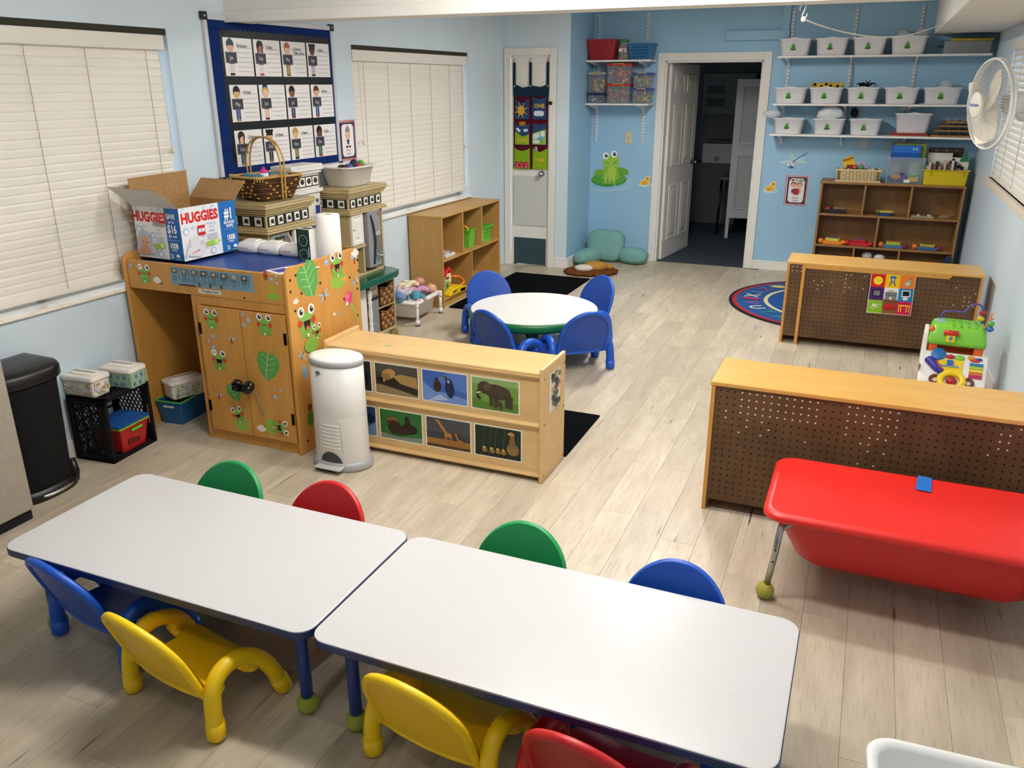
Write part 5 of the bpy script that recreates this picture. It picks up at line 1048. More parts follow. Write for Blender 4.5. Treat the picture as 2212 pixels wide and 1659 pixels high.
for ch, a, c_ in (('U', 209, '#cfcdbb'), ('V', 196, '#8a5a9a'), ('X', 176, '#cfcdb0'), ('Y', 164, '#6a7f8a'), ('Z', 152, '#8a4a86'), ('A', 236, '#3f8a6a'), ('T', 222, '#3c7f74'), ('B', 252, '#d8c04a'), ('C', 268, '#cf5a5a'), ('D', 285, '#cfcdbb')):
    r_ = radians(a); b.text(ch, RM*cos(r_)+.06*cos(r_), RM*sin(r_)+.06*sin(r_), .17, c_, bold=.02, rot=r_-pi/2+pi)
b.ell(RM*cos(radians(186)), RM*sin(radians(186)), .09, .04, '#a0305e', 0, 14)
for k in range(12): a = 2*pi*k/12; b.p2([(RM*cos(radians(139))+.1*cos(a), RM*sin(radians(139))+.07*sin(a)), (RM*cos(radians(139))+.04*cos(a+.4), RM*sin(radians(139))+.04*sin(a+.4)), (RM*cos(radians(139))+.04*cos(a-.4), RM*sin(radians(139))+.04*sin(a-.4))], '#cfc07a', False)
b.ell(RM*cos(radians(139)), RM*sin(radians(139)), .06, .04, '#cfc07a')
one('alphabet_rug', b, 'matte', 'round blue alphabet rug behind the far pegboard shelf', 'rug', (*RC, .0005))

# ================================================================ bulletin board on the left wall (local frame of the wall)
t = thing('bulletin_board', 'blue framed bulletin board with twelve birthday month cards', 'bulletin board', LW, LA)
by0, by1, bz0, bz1 = -4.09, -2.88, 1.275, 2.185
b = B('#16306c'); b.box(.002, .012, by0, by1, bz0, bz1); obj('board_panel', b, 'fabric', t)
for q in ((by0-.012, by0+.016, bz0-.012, bz1+.012), (by1-.016, by1+.012, bz0-.012, bz1+.012), (by0, by1, bz0-.012, bz0+.016), (by0, by1, bz1-.016, bz1+.012)):
    b = B('#c9cdd2'); b.box(.002, .02, *q); obj('frame_bar', b, 'plastic', t, .002)
for y in (by0-.002, by1+.002):
    for z in (bz0-.002, bz1+.002): b = B('#15161a'); b.box(.002, .024, y-.022, y+.022, z-.022, z+.022); c_ = obj('frame_corner', b, 'plastic', t, .003); b = B('#d8d8d8'); b.cyl((.024, y, z), (.0255, y, z), .007, n=10); obj('screw', b, 'metal', c_)
# black scalloped backing paper
P = []; ky0, ky1, kz0, kz1 = by0+.115, by1-.045, bz0+.09, bz1-.07
n = 26
for i in range(n): P += [(ky0+(ky1-ky0)*i/n, kz0), (ky0+(ky1-ky0)*(i+.5)/n, kz0-.014)]
for i in range(18): P += [(ky1, kz0+(kz1-kz0)*i/18), (ky1+.012, kz0+(kz1-kz0)*(i+.5)/18)]
for i in range(n): P += [(ky1-(ky1-ky0)*i/n, kz1), (ky1-(ky1-ky0)*(i+.5)/n, kz1+.014)]
for i in range(18): P += [(ky0, kz1-(kz1-kz0)*i/18), (ky0-.012, kz1-(kz1-kz0)*(i+.5)/18)]
b = B('#14161a'); b.plane((.0122, 0, 0), (0, 1, 0), (0, 0, 1)); b.p2(P); obj('backing_paper', b, 'print', t)
def kid(b, w, h, hair, skin, top, legs, shoes, hat, month, names):
    b.rect(0, 0, w, h, '#eceaea'); c = .23*w
    b.rect(c-.08*w, .06*h, c-.005*w, .36*h, legs); b.rect(c+.005*w, .06*h, c+.08*w, .36*h, legs); b.ell(c-.035*w, .05*h, .05*w, .035*h, shoes); b.ell(c+.035*w, .05*h, .05*w, .035*h, shoes)
    b.rect(c-.09*w, .32*h, c+.09*w, .62*h, top); b.ell(c, .82*h, .125*w, .16*h, hair); b.ell(c, .76*h, .105*w, .125*h, skin)
    if hat == 'knit': b.p2([(c-.1*w, .8*h), (c+.1*w, .8*h), (c+.06*w, .95*h), (c, 1.0*h), (c-.06*w, .95*h)], '#244a5e')
    elif hat == 'buns': b.ell(c-.1*w, .93*h, .05*w, .05*h, hair); b.ell(c+.1*w, .93*h, .05*w, .05*h, hair); b.p2([(c-.09*w, .8*h), (c+.09*w, .8*h), (c+.08*w, .9*h), (c-.08*w, .9*h)], hair)
    elif hat == 'bow': b.p2([(c-.09*w, .9*h), (c+.09*w, 1.0*h), (c+.09*w, .9*h), (c-.09*w, 1.0*h)], '#24447a')
    elif hat == 'long': b.rect(c-.1*w, .55*h, c-.06*w, .85*h, hair); b.rect(c+.06*w, .55*h, c+.1*w, .85*h, hair); b.p2([(c-.09*w, .78*h), (c+.09*w, .86*h), (c+.08*w, .95*h), (c-.08*w, .95*h)], hair)
    else: b.p2([(c-.09*w, .82*h), (c+.09*w, .82*h), (c+.07*w, .94*h), (c-.07*w, .94*h)], hair)
    b.rect(c-.19*w, .34*h, c+.19*w, .63*h, '#5a5b66'); b.rect(c-.175*w, .36*h, c+.175*w, .61*h, '#3a3b42'); b.text(month, c, .43*h, .16*h, '#d5d6da', sx=.8)
    for i in range(6): b.rect(.44*w, (.12+.125*i)*h, .94*w, (.127+.125*i)*h, '#7d7d82')
    for i, nm in enumerate(names): b.text(nm, .45*w, (.765-.125*i)*h, .11*h, '#26262c', 'LEFT', .01, .85)
CW, CHh = .224, .213
MON = [('Jan', '#3a2a22', '#e0a98a', '#3f5a70', '#d8d8d4', '#1c1c1e', 'knit', ['26 Scarlett']), ('Feb', '#2a1c18', '#b9785a', '#6a2430', '#e8d8dc', '#b8485a', 'long', ['27 Silas']), ('Mar', '#b8603a', '#e6b79a', '#6a7a4a', '#a8843a', '#8a6a30', '', ['12 Sawyer', '13 Mrs. Adams']), ('Apr', '#1c2030', '#6a4030', '#5a4a78', '#c8b0cc', '#6a2430', 'buns', ['11 Eliza']),
       ('May', '#1a1a1e', '#d8b070', '#4a6a9a', '#3f5a8a', '#b08a5a', '', ['16 Noah']), ('Jun', '#c8a048', '#e8c0a0', '#3f4a6a', '#e8c0a0', '#5a2a28', 'bow', []), ('Jul', '#1a1412', '#8a5038', '#b8b8c4', '#2a3a6a', '#9a2a2a', '', []), ('Aug', '#6a3a22', '#e0a88a', '#4a7a8a', '#2f5a8a', '#a83a44', '', ['6 Parker']),
       ('Sept', '#3a221c', '#e8b898', '#8a2430', '#2f4f78', '#b08a5a', 'long', ['13 Kameron']), ('Oct', '#17120f', '#d8ac84', '#8a5a3a', '#2a2a30', '#6a7a4a', 'buns', ['26 Ginger']), ('Nov', '#b89a4a', '#e6b898', '#7a2a2a', '#8a7a40', '#1c1c22', '', ['11 James']), ('Dec', '#17120f', '#7a4a34', '#2f4a6a', '#3a6a3a', '#a82428', 'long', ['6 Jolie'])]
for i, m_ in enumerate(MON):
    r_, c_ = divmod(i, 4)
    b = B().plane((.0128, ky0+.016+c_*.263+(.012 if r_ else 0), kz1-.035-CHh-r_*.262), (0, 1, 0), (0, 0, 1)); b.step = .00025
    kid(b, CW+.024, CHh, m_[1], m_[2], m_[3], m_[4], m_[5], m_[6], m_[0], m_[7]); obj('birthday_card', b, 'print', t)
# ================================================================ centre posters
def poster(b, w, h, fn, l1, l2):
    b.rect(0, 0, w, h, '#efe6e4')
    for i in range(15): b.rect(w*i/15, 0, w*(i+.55)/15, h, '#b8525a')
    b.rect(.08*w, .06*h, .92*w, .94*h, '#3c3550'); b.p2(rrect(.15*w, .85*w, .1*h, .9*h, .14*w, 5), '#eeeaea'); fn(b, w, h)
    b.text(l1, .5*w, .235*h, .085*h, '#6a6a70', sx=.8); b.text(l2, .5*w, .145*h, .085*h, '#6a6a70', sx=.8)
def elf(b, w, h):
    b.p2([(.36*w, .70*h), (.64*w, .70*h), (.62*w, .78*h), (.5*w, .88*h), (.38*w, .78*h)], '#8d8790'); b.ell(.5*w, .62*h, .14*w, .1*h, '#e2b58e'); b.p2([(.42*w, .52*h), (.58*w, .52*h), (.54*w, .4*h), (.46*w, .4*h)], '#1f2a6a'); b.ell(.42*w, .345*h, .07*w, .03*h, '#5a3428'); b.ell(.58*w, .345*h, .07*w, .03*h, '#5a3428')
t = thing('wall_poster', 'small striped poster of a child in a pointed grey hat', 'poster', LW, LA)
b = B().plane((.002, -2.86, 1.29), (0, 1, 0), (0, 0, 1)); poster(b, .212, .285, elf, 'Drama', 'Center'); obj('poster_sheet', b, 'print', t)
def readers(b, w, h):
    b.text('I', .2*w, .8*h, .09*h, '#2a4a34', bold=.04); b.ell(.28*w, .84*h, .04*w, .03*h, '#b8202c'); b.ell(.34*w, .84*h, .04*w, .03*h, '#b8202c'); b.p2([(.245*w, .835*h), (.375*w, .835*h), (.31*w, .79*h)], '#b8202c'); b.text('TO READ', .62*w, .8*h, .09*h, '#2a5a38', bold=.04, sx=.82)
    for x, c_ in ((.36, '#4a2a22'), (.62, '#8a6a4a')): b.ell(x*w, .7*h, .14*w, .08*h, c_); b.ell(x*w, .67*h, .13*w, .075*h, '#e0b094')
    b.rect(.37*w, .36*h, .63*w, .57*h, '#b02a34'); b.rect(.29*w, .42*h, .36*w, .54*h, '#2a2024'); b.rect(.64*w, .42*h, .7*w, .56*h, '#e0b094')
t = thing('wall_poster', 'striped poster of two children reading a red book', 'poster', (-.752, YB-.003, .672), 0)
b = B().plane((0, 0, 0), (1, 0, 0), (0, 0, 1)); poster(b, .212, .292, readers, 'Library', 'Center'); obj('poster_sheet', b, 'print', t)

# ================================================================ pocket organiser on the closet door
t = thing('pocket_organizer', 'denim and maroon pocket organizer hanging on the closet door', 'organizer', (-3.41, YC+.0115, 0)); wD = .39
def cloth(name, P, col, y=-.006, th=.006, par=None, mat='fabric', label=None):
    b = B(col); b.prism(P, y, y+th, 'y'); return obj(name, b, mat, par or t, .002, label=label)
cloth('backing', [(.01, .995), (wD+.005, 1.0), (wD+.002, 1.735), (.012, 1.735)], '#5a1424')
cloth('denim_yoke', [(.012, 1.70), (wD+.002, 1.70), (wD+.004, 1.80), (wD-.03, 1.81), (.30, 1.792), (.215, 1.805), (.19, 1.80), (.11, 1.785), (.05, 1.81), (.008, 1.808)], '#1e3448', -.012)
for x in (.022, .195, wD-.012):
    cloth('strap', [(x-.014, 1.80), (x+.014, 1.80), (x+.014, 2.02), (x-.014, 2.02)], '#1e3448', -.014)
    b = B('#c8a0a0'); b.tube([(x, -.006, 2.015), (x, -.018, 2.03), (x, -.01, 2.05), (x, .0, 2.055)], .004, 6); obj('hook', b, 'metal', t)
    b = B('#d0d4d8'); b.cyl((x+.002, -.014, 1.80), (x+.002, -.017, 1.80), .008, n=10); obj('button', b, 'metal', t)
def pocket(x0, x1, z0, z1, col, fn, dip=.03):
    m_ = (x0+x1)/2; b = B(col)
    outer = [(x0, z0), (x1, z0), (x1-.002, z1), (x1-.03, z1-dip*.5), (m_, z1-dip), (x0+.03, z1-dip*.6), (x0+.002, z1)]
    b.prism(outer, -.02, -.007, 'y'); p_ = obj('pocket', b, 'fabric', t, .004)
    d = B().plane((x0, -.0205, z0), (1, 0, 0), (0, 0, 1)); fn(d, x1-x0, z1-z0); obj('applique', d, 'fabric', p_)
def sun(b, w, h):
    for a in range(8): q = a*pi/4+.3; b.line([(.45*w+.27*w*cos(q), .42*h+.22*h*sin(q)), (.45*w+.46*w*cos(q), .42*h+.38*h*sin(q))], .05*w, '#e0b04a')
    b.ell(.45*w, .42*h, .26*w, .22*h, '#e2ac3a')
def one_(b, w, h): b.text('ONE', .52*w, .52*h, .25*h, '#e2b23e', bold=.03); [b.ell((.3+.13*i)*w, .27*h, .16*w, .12*h, '#dfe4ea') for i in range(4)]
def two(b, w, h):
    b.p2([(.02*w, .02*h), (.98*w, .02*h), (.98*w, .5*h), (.55*w, .38*h), (.02*w, .62*h)], '#8ab02a'); b.text('TWO', .55*w, .13*h, .24*h, '#e2b23e', bold=.03)
    for x, y in ((.2, .72), (.3, .65), (.7, .66), (.8, .68)): b.ell(x*w, y*h, .11*w, .06*h, '#dfe4ea', -.3)
def world(b, w, h): b.p2([(.02*w, .02*h), (.98*w, .02*h), (.98*w, .7*h), (.5*w, .62*h), (.02*w, .5*h)], '#9dbf6a'); [b.ell(x*w, y*h, rx*w, ry*h, c_, r) for x, y, rx, ry, c_, r in ((.3, .4, .25, .14, '#d5e2e2', .4), (.6, .3, .3, .08, '#6fb0c4', .3), (.75, .5, .16, .14, '#dfe8e6', .2), (.3, .15, .25, .08, '#d5e2e2', 0), (.7, .14, .12, .1, '#7fb03a', 0))]
def apples(b, w, h):
    for i in range(3): b.ell((.2+.29*i)*w, .2*h, .16*w, .17*h, '#b8243e'); b.ell((.17+.29*i)*w, .25*h, .02*w, .03*h, '#f0e4e4'); b.ell((.25+.29*i)*w, .25*h, .02*w, .03*h, '#f0e4e4'); b.rect((.16+.29*i)*w, .1*h, (.25+.29*i)*w, .15*h, '#f0e4e4')
def three(b, w, h): b.text('THREE', .5*w, .38*h, .19*h, '#e2b23e', bold=.03, sx=.85); [b.ell(x*w, y*h, .06*w, .03*h, '#e2b23e') for x, y in ((.65, .72), (.4, .2), (.55, .22))]
pocket(.03, .185, 1.485, 1.69, '#2f4a72', sun, .05); pocket(.215, .37, 1.485, 1.70, '#2f4a72', one_, .02); pocket(.03, .19, 1.235, 1.45, '#2f4a72', two); pocket(.22, .372, 1.24, 1.455, '#2f4a72', world, .02)
pocket(.022, .195, .995, 1.205, '#86ad24', apples); pocket(.225, .385, 1.0, 1.21, '#86ad24', three, .04)
b = B('#b07a2c'); b.box(.075, .145, -.018, -.008, 1.42, 1.462); obj('pocket_toy', b, 'fabric', t, .004); b = B('#9aa8a4'); b.cyl((.262, -.014, 1.17), (.262, -.014, 1.222), .014, n=10); obj('pocket_bottle', b, 'plastic', t)

# ================================================================ wall shelf sets
def shelf_set(label, xs, boards, stx, stz, yb, y0, tag_):
    t = thing('wall_shelf', label, 'wall shelf')
    for x in stx:
        b = B('#dfe2e4'); b.box(x-.012, x+.012, yb-.014, yb, stz[0], stz[1]); st_ = obj('wall_standard', b, 'plastic', t)
        q = B('#5f86a0')
        for i in range(int((stz[1]-stz[0])/.032)):
            for s_ in (-.005, .005): q.box(x+s_-.0025, x+s_+.0025, yb-.0146, yb-.0138, stz[0]+.012+i*.032, stz[0]+.028+i*.032)
        obj('slots', q, 'matte', st_)
    for (x0, x1, z) in boards:
        b = B('#eceae6'); b.box(x0, x1, y0, yb-.02, z-.018, z); bd = obj('shelf_board', b, 'plastic', t, .003)
        for x in stx:
            if x0-.02 < x < x1: b = B('#e4e4e2'); b.prism([(yb-.014, z-.018), (y0+.02, z-.018), (y0+.02, z-.028), (yb-.05, z-.06), (yb-.014, z-.10)], x-.006, x+.006, 'x'); obj('bracket', b, 'plastic', bd)
    return t
shelf_set('short pair of white wall shelves left of the open door', 0, [(-2.79, -2.125, 2.045), (-2.79, -2.13, 1.632)], (-2.74, -2.237), (1.24, 2.48), YB, 8.55, 0)
shelf_set('three long white wall shelves right of the open door', 0, [(-.925, .838, 2.06), (-.925, .80, 1.642), (-.927, .80, 1.367)], (-.842, -.288, .26), (1.26, 2.48), YB, 8.55, 0)
# frog print for the tubs
def frog_tag(b, x, y, s):
    b.ell(x, y-.42*s, .5*s, .16*s, '#2f4a3a'); b.ell(x, y-.1*s, .32*s, .36*s, '#3f8a2c'); b.ell(x, y+.2*s, .28*s, .22*s, '#57a03a'); b.ell(x-.16*s, y+.4*s, .1*s, .1*s, '#9ab87a'); b.ell(x+.16*s, y+.4*s, .1*s, .1*s, '#9ab87a'); b.ell(x-.26*s, y-.3*s, .2*s, .12*s, '#3f8a2c', .4); b.ell(x+.26*s, y-.3*s, .2*s, .12*s, '#3f8a2c', -.4)
def white_bin(x0, x1, zb, h, label, frog=True, y=8.575, rz=0):
    w = (x1-x0)/2; cx = (x0+x1)/2; dp = .105
    t = thing('white_bin', label, 'bin', (cx, y+dp, zb), rz, 'white tubs on the wall shelves')
    b = B('#e9e8ec')
    def g(e, zz, r=.035): return rrect(-w+e, w-e, -dp+e*.7, dp-e*.7, r, 4, zz)
    b.loft([g(.034, 0), g(.028, .005), g(.010, h-.012), g(.0, h-.01), g(-.001, h-.004), g(.003, h), g(.01, h), g(.016, h-.012), g(.036, .008)], True); bd = obj('bin_body', b, 'plastic', t)
    b = B('#efeef0'); b.tube(bez([(-w*.62, -dp-.002, h-.006), (-w*.35, -dp-.004, h-.002), (0, -dp-.005, h+.006), (w*.35, -dp-.004, h-.002), (w*.62, -dp-.002, h-.006)], 4), .0045, 6); obj('handle_lip', b, 'plastic', bd)
    if frog: b = B().plane((0, -dp+.0085, h*.52), (1, 0, 0), (0, -.12, .99)); b.step = .0004; frog_tag(b, -.012, 0, .052); obj('frog_sticker', b, 'print', bd)
    return t
rows = [(2.061, .148, [(-.93, -.64), (-.612, -.32), (-.292, 0), (.022, .33)], ['leftmost white frog tub on the top wall shelf', 'second white frog tub from the left on the top wall shelf', 'third white frog tub from the left on the top wall shelf', 'white frog tub holding clear bags on the top wall shelf']),
        (1.643, .142, [(-.938, -.63), (-.618, -.315), (-.292, -.005), (.027, .325), (.35, .665)], ['leftmost white frog tub on the middle wall shelf', 'white frog tub with a spotted yellow toy on the middle shelf', 'white frog tub with a black bow in it on the middle shelf', 'white frog tub second from the right on the middle wall shelf', 'rightmost white frog tub on the middle wall shelf, by the fan']),
        (1.368, .142, [(-.915, -.625), (-.553, -.262), (-.235, .055)], ['leftmost white frog tub on the lowest wall shelf', 'white frog tub with a bulging plastic bag on the lowest shelf', 'third white frog tub from the left on the lowest wall shelf'])]
for zb, h, xs, labs in rows:
    for (x0, x1), lab in zip(xs, labs): white_bin(x0, x1, zb, h, lab)
b = B('#9c4038'); b.box(.13, .45, 8.57, 8.78, 0, .006, '#b8a080'); b.box(.135, .44, 8.57, 8.78, .006, .018, '#8a2f34'); b.box(.14, .435, 8.575, 8.78, .018, .026, '#a8503a'); one('book_pile', b, 'card', 'flat red books under the plain white tub on the lowest shelf', 'books', (0, 0, 1.368), bev=.002)
white_bin(.15, .46, 1.3945, .17, 'plain white tub without sticker on the lowest wall shelf', False, 8.578, radians(2))
# what sticks out of the tubs
def lump(name, col, pts, label, cat, mat='fabric'):
    b = B(col)
    for p in pts: b.sph(p[0], *p[1], 12, 8, p[2] if len(p) > 2 else None)
    return one(name, b, mat, label, cat)
lump('plush_toy', '#d9bb4a', [((-.465, 8.68, 1.79), (.14, .03, .042))] + [((-.465+s_*.125, 8.68, 1.812), (.025, .02, .018)) for s_ in (-1, 1)] + [((-.465+dx, 8.648, 1.80+dz), (.013, .006, .012), '#2a2018') for dx, dz in ((-.11, .012), (-.05, -.006), (.03, .0), (.09, -.004), (-.01, .014))], 'spotted yellow plush toy in a middle shelf tub', 'plush toy')
b = B('#1c1718'); random.seed(4)
for i in range(26): a = random.uniform(-1.2, 1.2); b.tube(bez([(0, 0, -.03), (.05*a, random.uniform(-.02, .02), .02), (.075*a, 0, .04-.03*abs(a)+random.uniform(-.01, .015))], 3), .0035, 4)
b.sph((-.03, 0, .0), .03, .02, .028); one('hair_bow', b, 'fabric', 'black ruffled bow in a middle shelf tub', 'bow', (-.13, 8.68, 1.80))
def bag(name, c, r, label, loc, seed=1, mat='haze', col='#dfe6ea'):
    random.seed(seed); b = B(col); nu, nv = 18, 10
    rings = [[(r[0]*max(.02, sin(pi*i/nv))*cos(2*pi*k/nu)*(1+random.uniform(-.24, .24)), r[1]*max(.02, sin(pi*i/nv))*sin(2*pi*k/nu)*(1+random.uniform(-.24, .24)), -r[2]*cos(pi*i/nv)*(1+random.uniform(-.08, .08))) for k in range(nu)] for i in range(nv+1)]
    b.loft(rings, True); return one(name, b, mat, label, 'plastic bag', loc)
bag('plastic_bag', 0, (.115, .075, .085), 'crumpled white plastic bag in a lowest shelf tub', (-.405, 8.68, 1.54), 2, 'gloss', '#d8dee2')
bag('plastic_bag', 0, (.08, .03, .04), 'clear plastic bag draped past the shelf end near the door', (-.93, 8.66, 1.545), 5)
bag('plastic_bag', 0, (.06, .05, .05), 'clear bag of forks in the right top shelf tub', (.12, 8.68, 2.225), 7)
bag('plastic_bag', 0, (.05, .04, .055), 'clear bag of plates in the right top shelf tub', (.27, 8.68, 2.228), 9)
bag('plastic_bag', 0, (.05, .03, .05), 'crumpled clear wrapper in the rightmost middle shelf tub', (.53, 8.68, 1.80), 11)
b = B('#2f2f34'); b.sph((0, 0, 0), .035, .025, .045); b.tube([(0, 0, .03), (.005, 0, .12)], .003, 5); one('shower_puff', b, 'fabric', 'dark grey puff hanging from the middle wall shelf', 'puff', (-.20, 8.79, 1.56))
b = B('#cfd6dc'); b.box(-.11, .12, -.004, .004, -.005, .03); one('plastic_sheet', b, 'haze', 'clear plastic sheet lying across the plain white tub', 'sheet', (.30, 8.68, 1.61), 0, rot=(.3, -.22, .1))
# clear case, yellow lid at the top right
t = thing('storage_case', 'clear storage case with yellow and green lids, top shelf right', 'case', (.64, 8.68, 2.061))
b = B('#aab2b4'); b.loft([rrect(-.185, .185, -.1, .1, .015, 3, z) for z in (0, .10)]); obj('case_body', b, 'haze', t); b = B('#b89a22'); b.box(-.14, .19, -.09, .1, .102, .122); obj('yellow_lid', b, 'plastic', t, .003); b = B('#1e5a44'); b.box(-.12, .19, -.08, .1, .123, .135); obj('green_lid', b, 'plastic', t, .003); b = B('#23343c'); b.lathe([(.03, 0), (.03, .02)], 14, (-.205, -.07, .05)); b.box(.08, .15, -.09, .09, .004, .07, '#39424a'); obj('case_contents', b, 'plastic', t)
# stacked wooden puzzle trays behind the fan
t = thing('puzzle_rack', 'stack of wooden puzzle trays on the lowest wall shelf', 'puzzle rack', (.66, 8.68, 1.368))
for i, (z, w_) in enumerate(((0, .195), (.045, .19), (.085, .175), (.12, .15))):
    b = B('#8a6430'); b.box(-w_+.02*i, w_*.92, -.1, .1, z, z+.014); tr_ = obj('puzzle_tray', b, 'birch_dark', t, .002)
    for k in range(4): b = B('#5a4020'); x = -w_*.7+k*w_*.42; b.box(x-.006, x+.006, -.09, -.08, z+.014, z+.045 if i < 3 else z+.03); obj('tray_peg', b, 'matte', tr_)
# ================================================================ left alcove shelf goods
t = thing('red_bin', 'plain red bin on the upper left wall shelf', 'bin', (-2.648, 8.68, 2.046)); obj('bin_body', tray(-.155, .155, -.1, .1, 0, .195, .03, .002, '#a01c28'), 'plastic', t, .003)
t = thing('snack_jar', 'clear jar with a green lid on the upper left wall shelf', 'jar', (-2.425, 8.64, 2.046))
b = B('#c8d4d8'); b.lathe([(.045, 0), (.05, .008), (.05, .125), (.042, .15), (.042, .165)], 20); jr = obj('jar_glass', b, 'clear', t); b = B('#3a8a3a'); b.lathe([(.05, .165), (.05, .188), (.046, .192)], 20); obj('jar_lid', b, 'plastic', t)
random.seed(8); b = B()
for i in range(46): b.sph((random.uniform(-.03, .03), random.uniform(-.03, .03), .012+random.random()*.125), .011, .011, .009, 7, 5, random.choice(['#c85a3a', '#2f5a3a', '#e8e4e0', '#22304a', '#c8303a', '#d88a3a']))
o = obj('jar_contents', b, 'plastic', t); o['kind'] = 'stuff'
b = B().plane((-.042, -.0515, .075), (1, 0, 0), (0, 0, 1)); b.rect(.005, 0, .079, .03, '#e9e6e4'); b.ell(.055, .012, .014, .012, '#c84a6a'); obj('jar_label', b, 'print', jr)
t = thing('blue_basket', 'perforated blue basket on the upper left wall shelf', 'basket', (-2.245, 8.68, 2.046)); bb_ = obj('basket_body', tray(-.13, .13, -.1, .1, 0, .15, .022, .008, '#1f6a9c'), 'plastic', t, .002)
b = B('#123a56')
for r_ in range(4):
    for c_ in range(6): b.plane((-.082+c_*.028+(.01 if r_ % 2 else 0), -.0835-.004*r_, .03+r_*.028), (1, 0, 0), (0, -.14, .99)); b.step = .0006; b.p2([(.007*cos(2*pi*k/8), .009*sin(2*pi*k/8)) for k in range(8)])
obj('basket_holes', b, 'matte', bb_)
def clear_box(x0, x1, z, h, lid, fill, label, cat='box', handle='#e0b83a', y=8.59):
    w = (x1-x0)/2; t = thing('clear_box', label, 'box', ((x0+x1)/2, y+.095, z), 0, 'clear lidded boxes on the lower left wall shelf')
    b = B('#b9c2cc'); b.loft([rrect(-w+.008+e, w-.008-e, -.09+e, .09-e, .012, 3, zz) for e, zz in ((.006, 0), (0, h-.02))], cap1=False); bd = obj('box_body', b, 'clear', t)
    b = B(lid); b.loft([rrect(-w+e, w-e, -.095+e, .095-e, .014, 3, zz) for e, zz in ((.002, h-.024), (0, h-.02), (0, h-.006), (.006, h))]); ld = obj('box_lid', b, 'plastic', t)
    if handle: b = B(handle); b.tube([(-w*.42, -.096, h-.045), (-w*.42, -.1, h-.004), (w*.42, -.1, h-.004), (w*.42, -.096, h-.045)], .0045, 6); obj('box_clip', b, 'plastic', ld)
    random.seed(int(abs(x0)*1e4+z*100)); b = B(); n_ = 34
    for i in range(n_):
        r = random.uniform(.014, .022); b.sph((random.uniform(-w+.032, w-.032), random.uniform(-.068, .062), .02+random.random()*(h*.62)), r, r, r*.8, 7, 5, random.choice(fill))
    o = obj('box_contents', b, 'plastic', t); o['kind'] = 'stuff'; return t
clear_box(-2.585, -2.33, 1.633, .19, '#b81f24', ['#d8583c', '#8aa83a', '#b8485a', '#c86a3a'], 'lower red lidded clear box of toy food on the left shelf'); clear_box(-2.59, -2.325, 1.8235, .19, '#b81f24', ['#4aa848', '#e0603a', '#e8b83a', '#d84a4a'], 'upper red lidded clear box with green and orange toy food')
clear_box(-2.318, -2.118, 1.633, .145, '#22489c', ['#d8a83a', '#3a9a4a', '#c8482f', '#2a5aa8', '#e0c83a'], 'lower blue lidded clear box of bright blocks'); clear_box(-2.316, -2.116, 1.7785, .145, '#22489c', ['#8a8f7a', '#7a8a94', '#a8a86a'], 'upper blue lidded clear box with pale contents')
clear_box(-2.785, -2.598, 1.633, .10, '#1c2a50', ['#2a3f78', '#1c2848', '#c8ccd4', '#31405e'], 'dark blue filled clear box at the bottom left', handle=None); clear_box(-2.787, -2.596, 1.7335, .20, '#9aa4aa', ['#b8c83a', '#d8487a', '#e8c83a', '#8a4a6a'], 'tall clear box with pink and lime blocks and yellow clip')
# ================================================================ back bookcase
t = thing('bookcase', 'brown wooden bookcase with open cubbies against the back wall', 'bookcase'); X_0, X_1, Y_0, Y_1, ZH = -.405, .815, 8.475, 8.79, .955
for x in (X_0, X_1-.02): b = B(); b.box(x, x+.02, Y_0, Y_1, 0, ZH-.02); obj('side_panel', b, 'birch_dark', t, .002)
b = B(); b.box(X_0-.008, X_1+.008, Y_0-.008, Y_1, ZH-.022, ZH); obj('top', b, 'birch_dark', t, .006); b = B(); b.box(X_0+.02, X_1-.02, Y_1-.01, Y_1, .02, ZH-.02); obj('back_panel', b, 'birch_dark', t)
for z in (.06, .36, .655): b = B(); b.box(X_0+.02, X_1-.02, Y_0+.004, Y_1-.01, z-.018, z); obj('shelf_board', b, 'birch_dark', t, .002)
for x, z0, z1 in ((-.02, .655, ZH-.022), (.375, .655, ZH-.022), (.13, .36, .637), (-.045, .06, .342), (.35, .06, .342)): b = B(); b.box(x, x+.018, Y_0+.006, Y_1-.01, z0, z1); obj('divider', b, 'birch_dark', t, .002)
def toy(name, label, loc, parts, rz=0, cat='toy'):
    t = thing(name, label, cat, loc, rz)
    for nm, fn in parts: b = B(); fn(b); obj(nm, b, 'plastic', t, .003)
for x, z, c1, c2, c3, lab in ((-.24, .3605, '#e8882a', '#e0c83a', '#6a7a9a', 'orange and yellow toy tablet in the second row'), (-.0, .3605, '#c8202c', '#b81c2c', '#9a5a8a', 'red and purple toy tablet in the second row'), (.30, .3605, '#4a7a9a', '#b8c83a', '#d86a5a', 'green and blue toy tablet with orange ball end'), (.59, .3605, '#3a6a94', '#c8a83a', '#5a6a34', 'yellow topped toy tablet at the right of the second row')):
    toy('toy_tablet', lab, (x, 8.56, z), [('base', lambda b: b.loft([rrect(-.1, .1, -.05, .06, .03, 4, zz) for zz in (0, .03)], col=c1)), ('panel', lambda b: b.loft([rrect(-.065, .065, -.04, .055, .015, 3, zz) for zz in (.03, .055)], col=c2)), ('screen', lambda b: b.box(-.05, .05, -.03, .045, .0555, .058, c3)), ('end_ball', lambda b: b.sph((-.105, -.04, .028), .026, col='#e8742a' if x > .1 else c1)), ('grip', lambda b: b.sph((.1, -.03, .025), .03, .025, .02, col='#8a2440' if x > .1 else c1))], radians(-4))
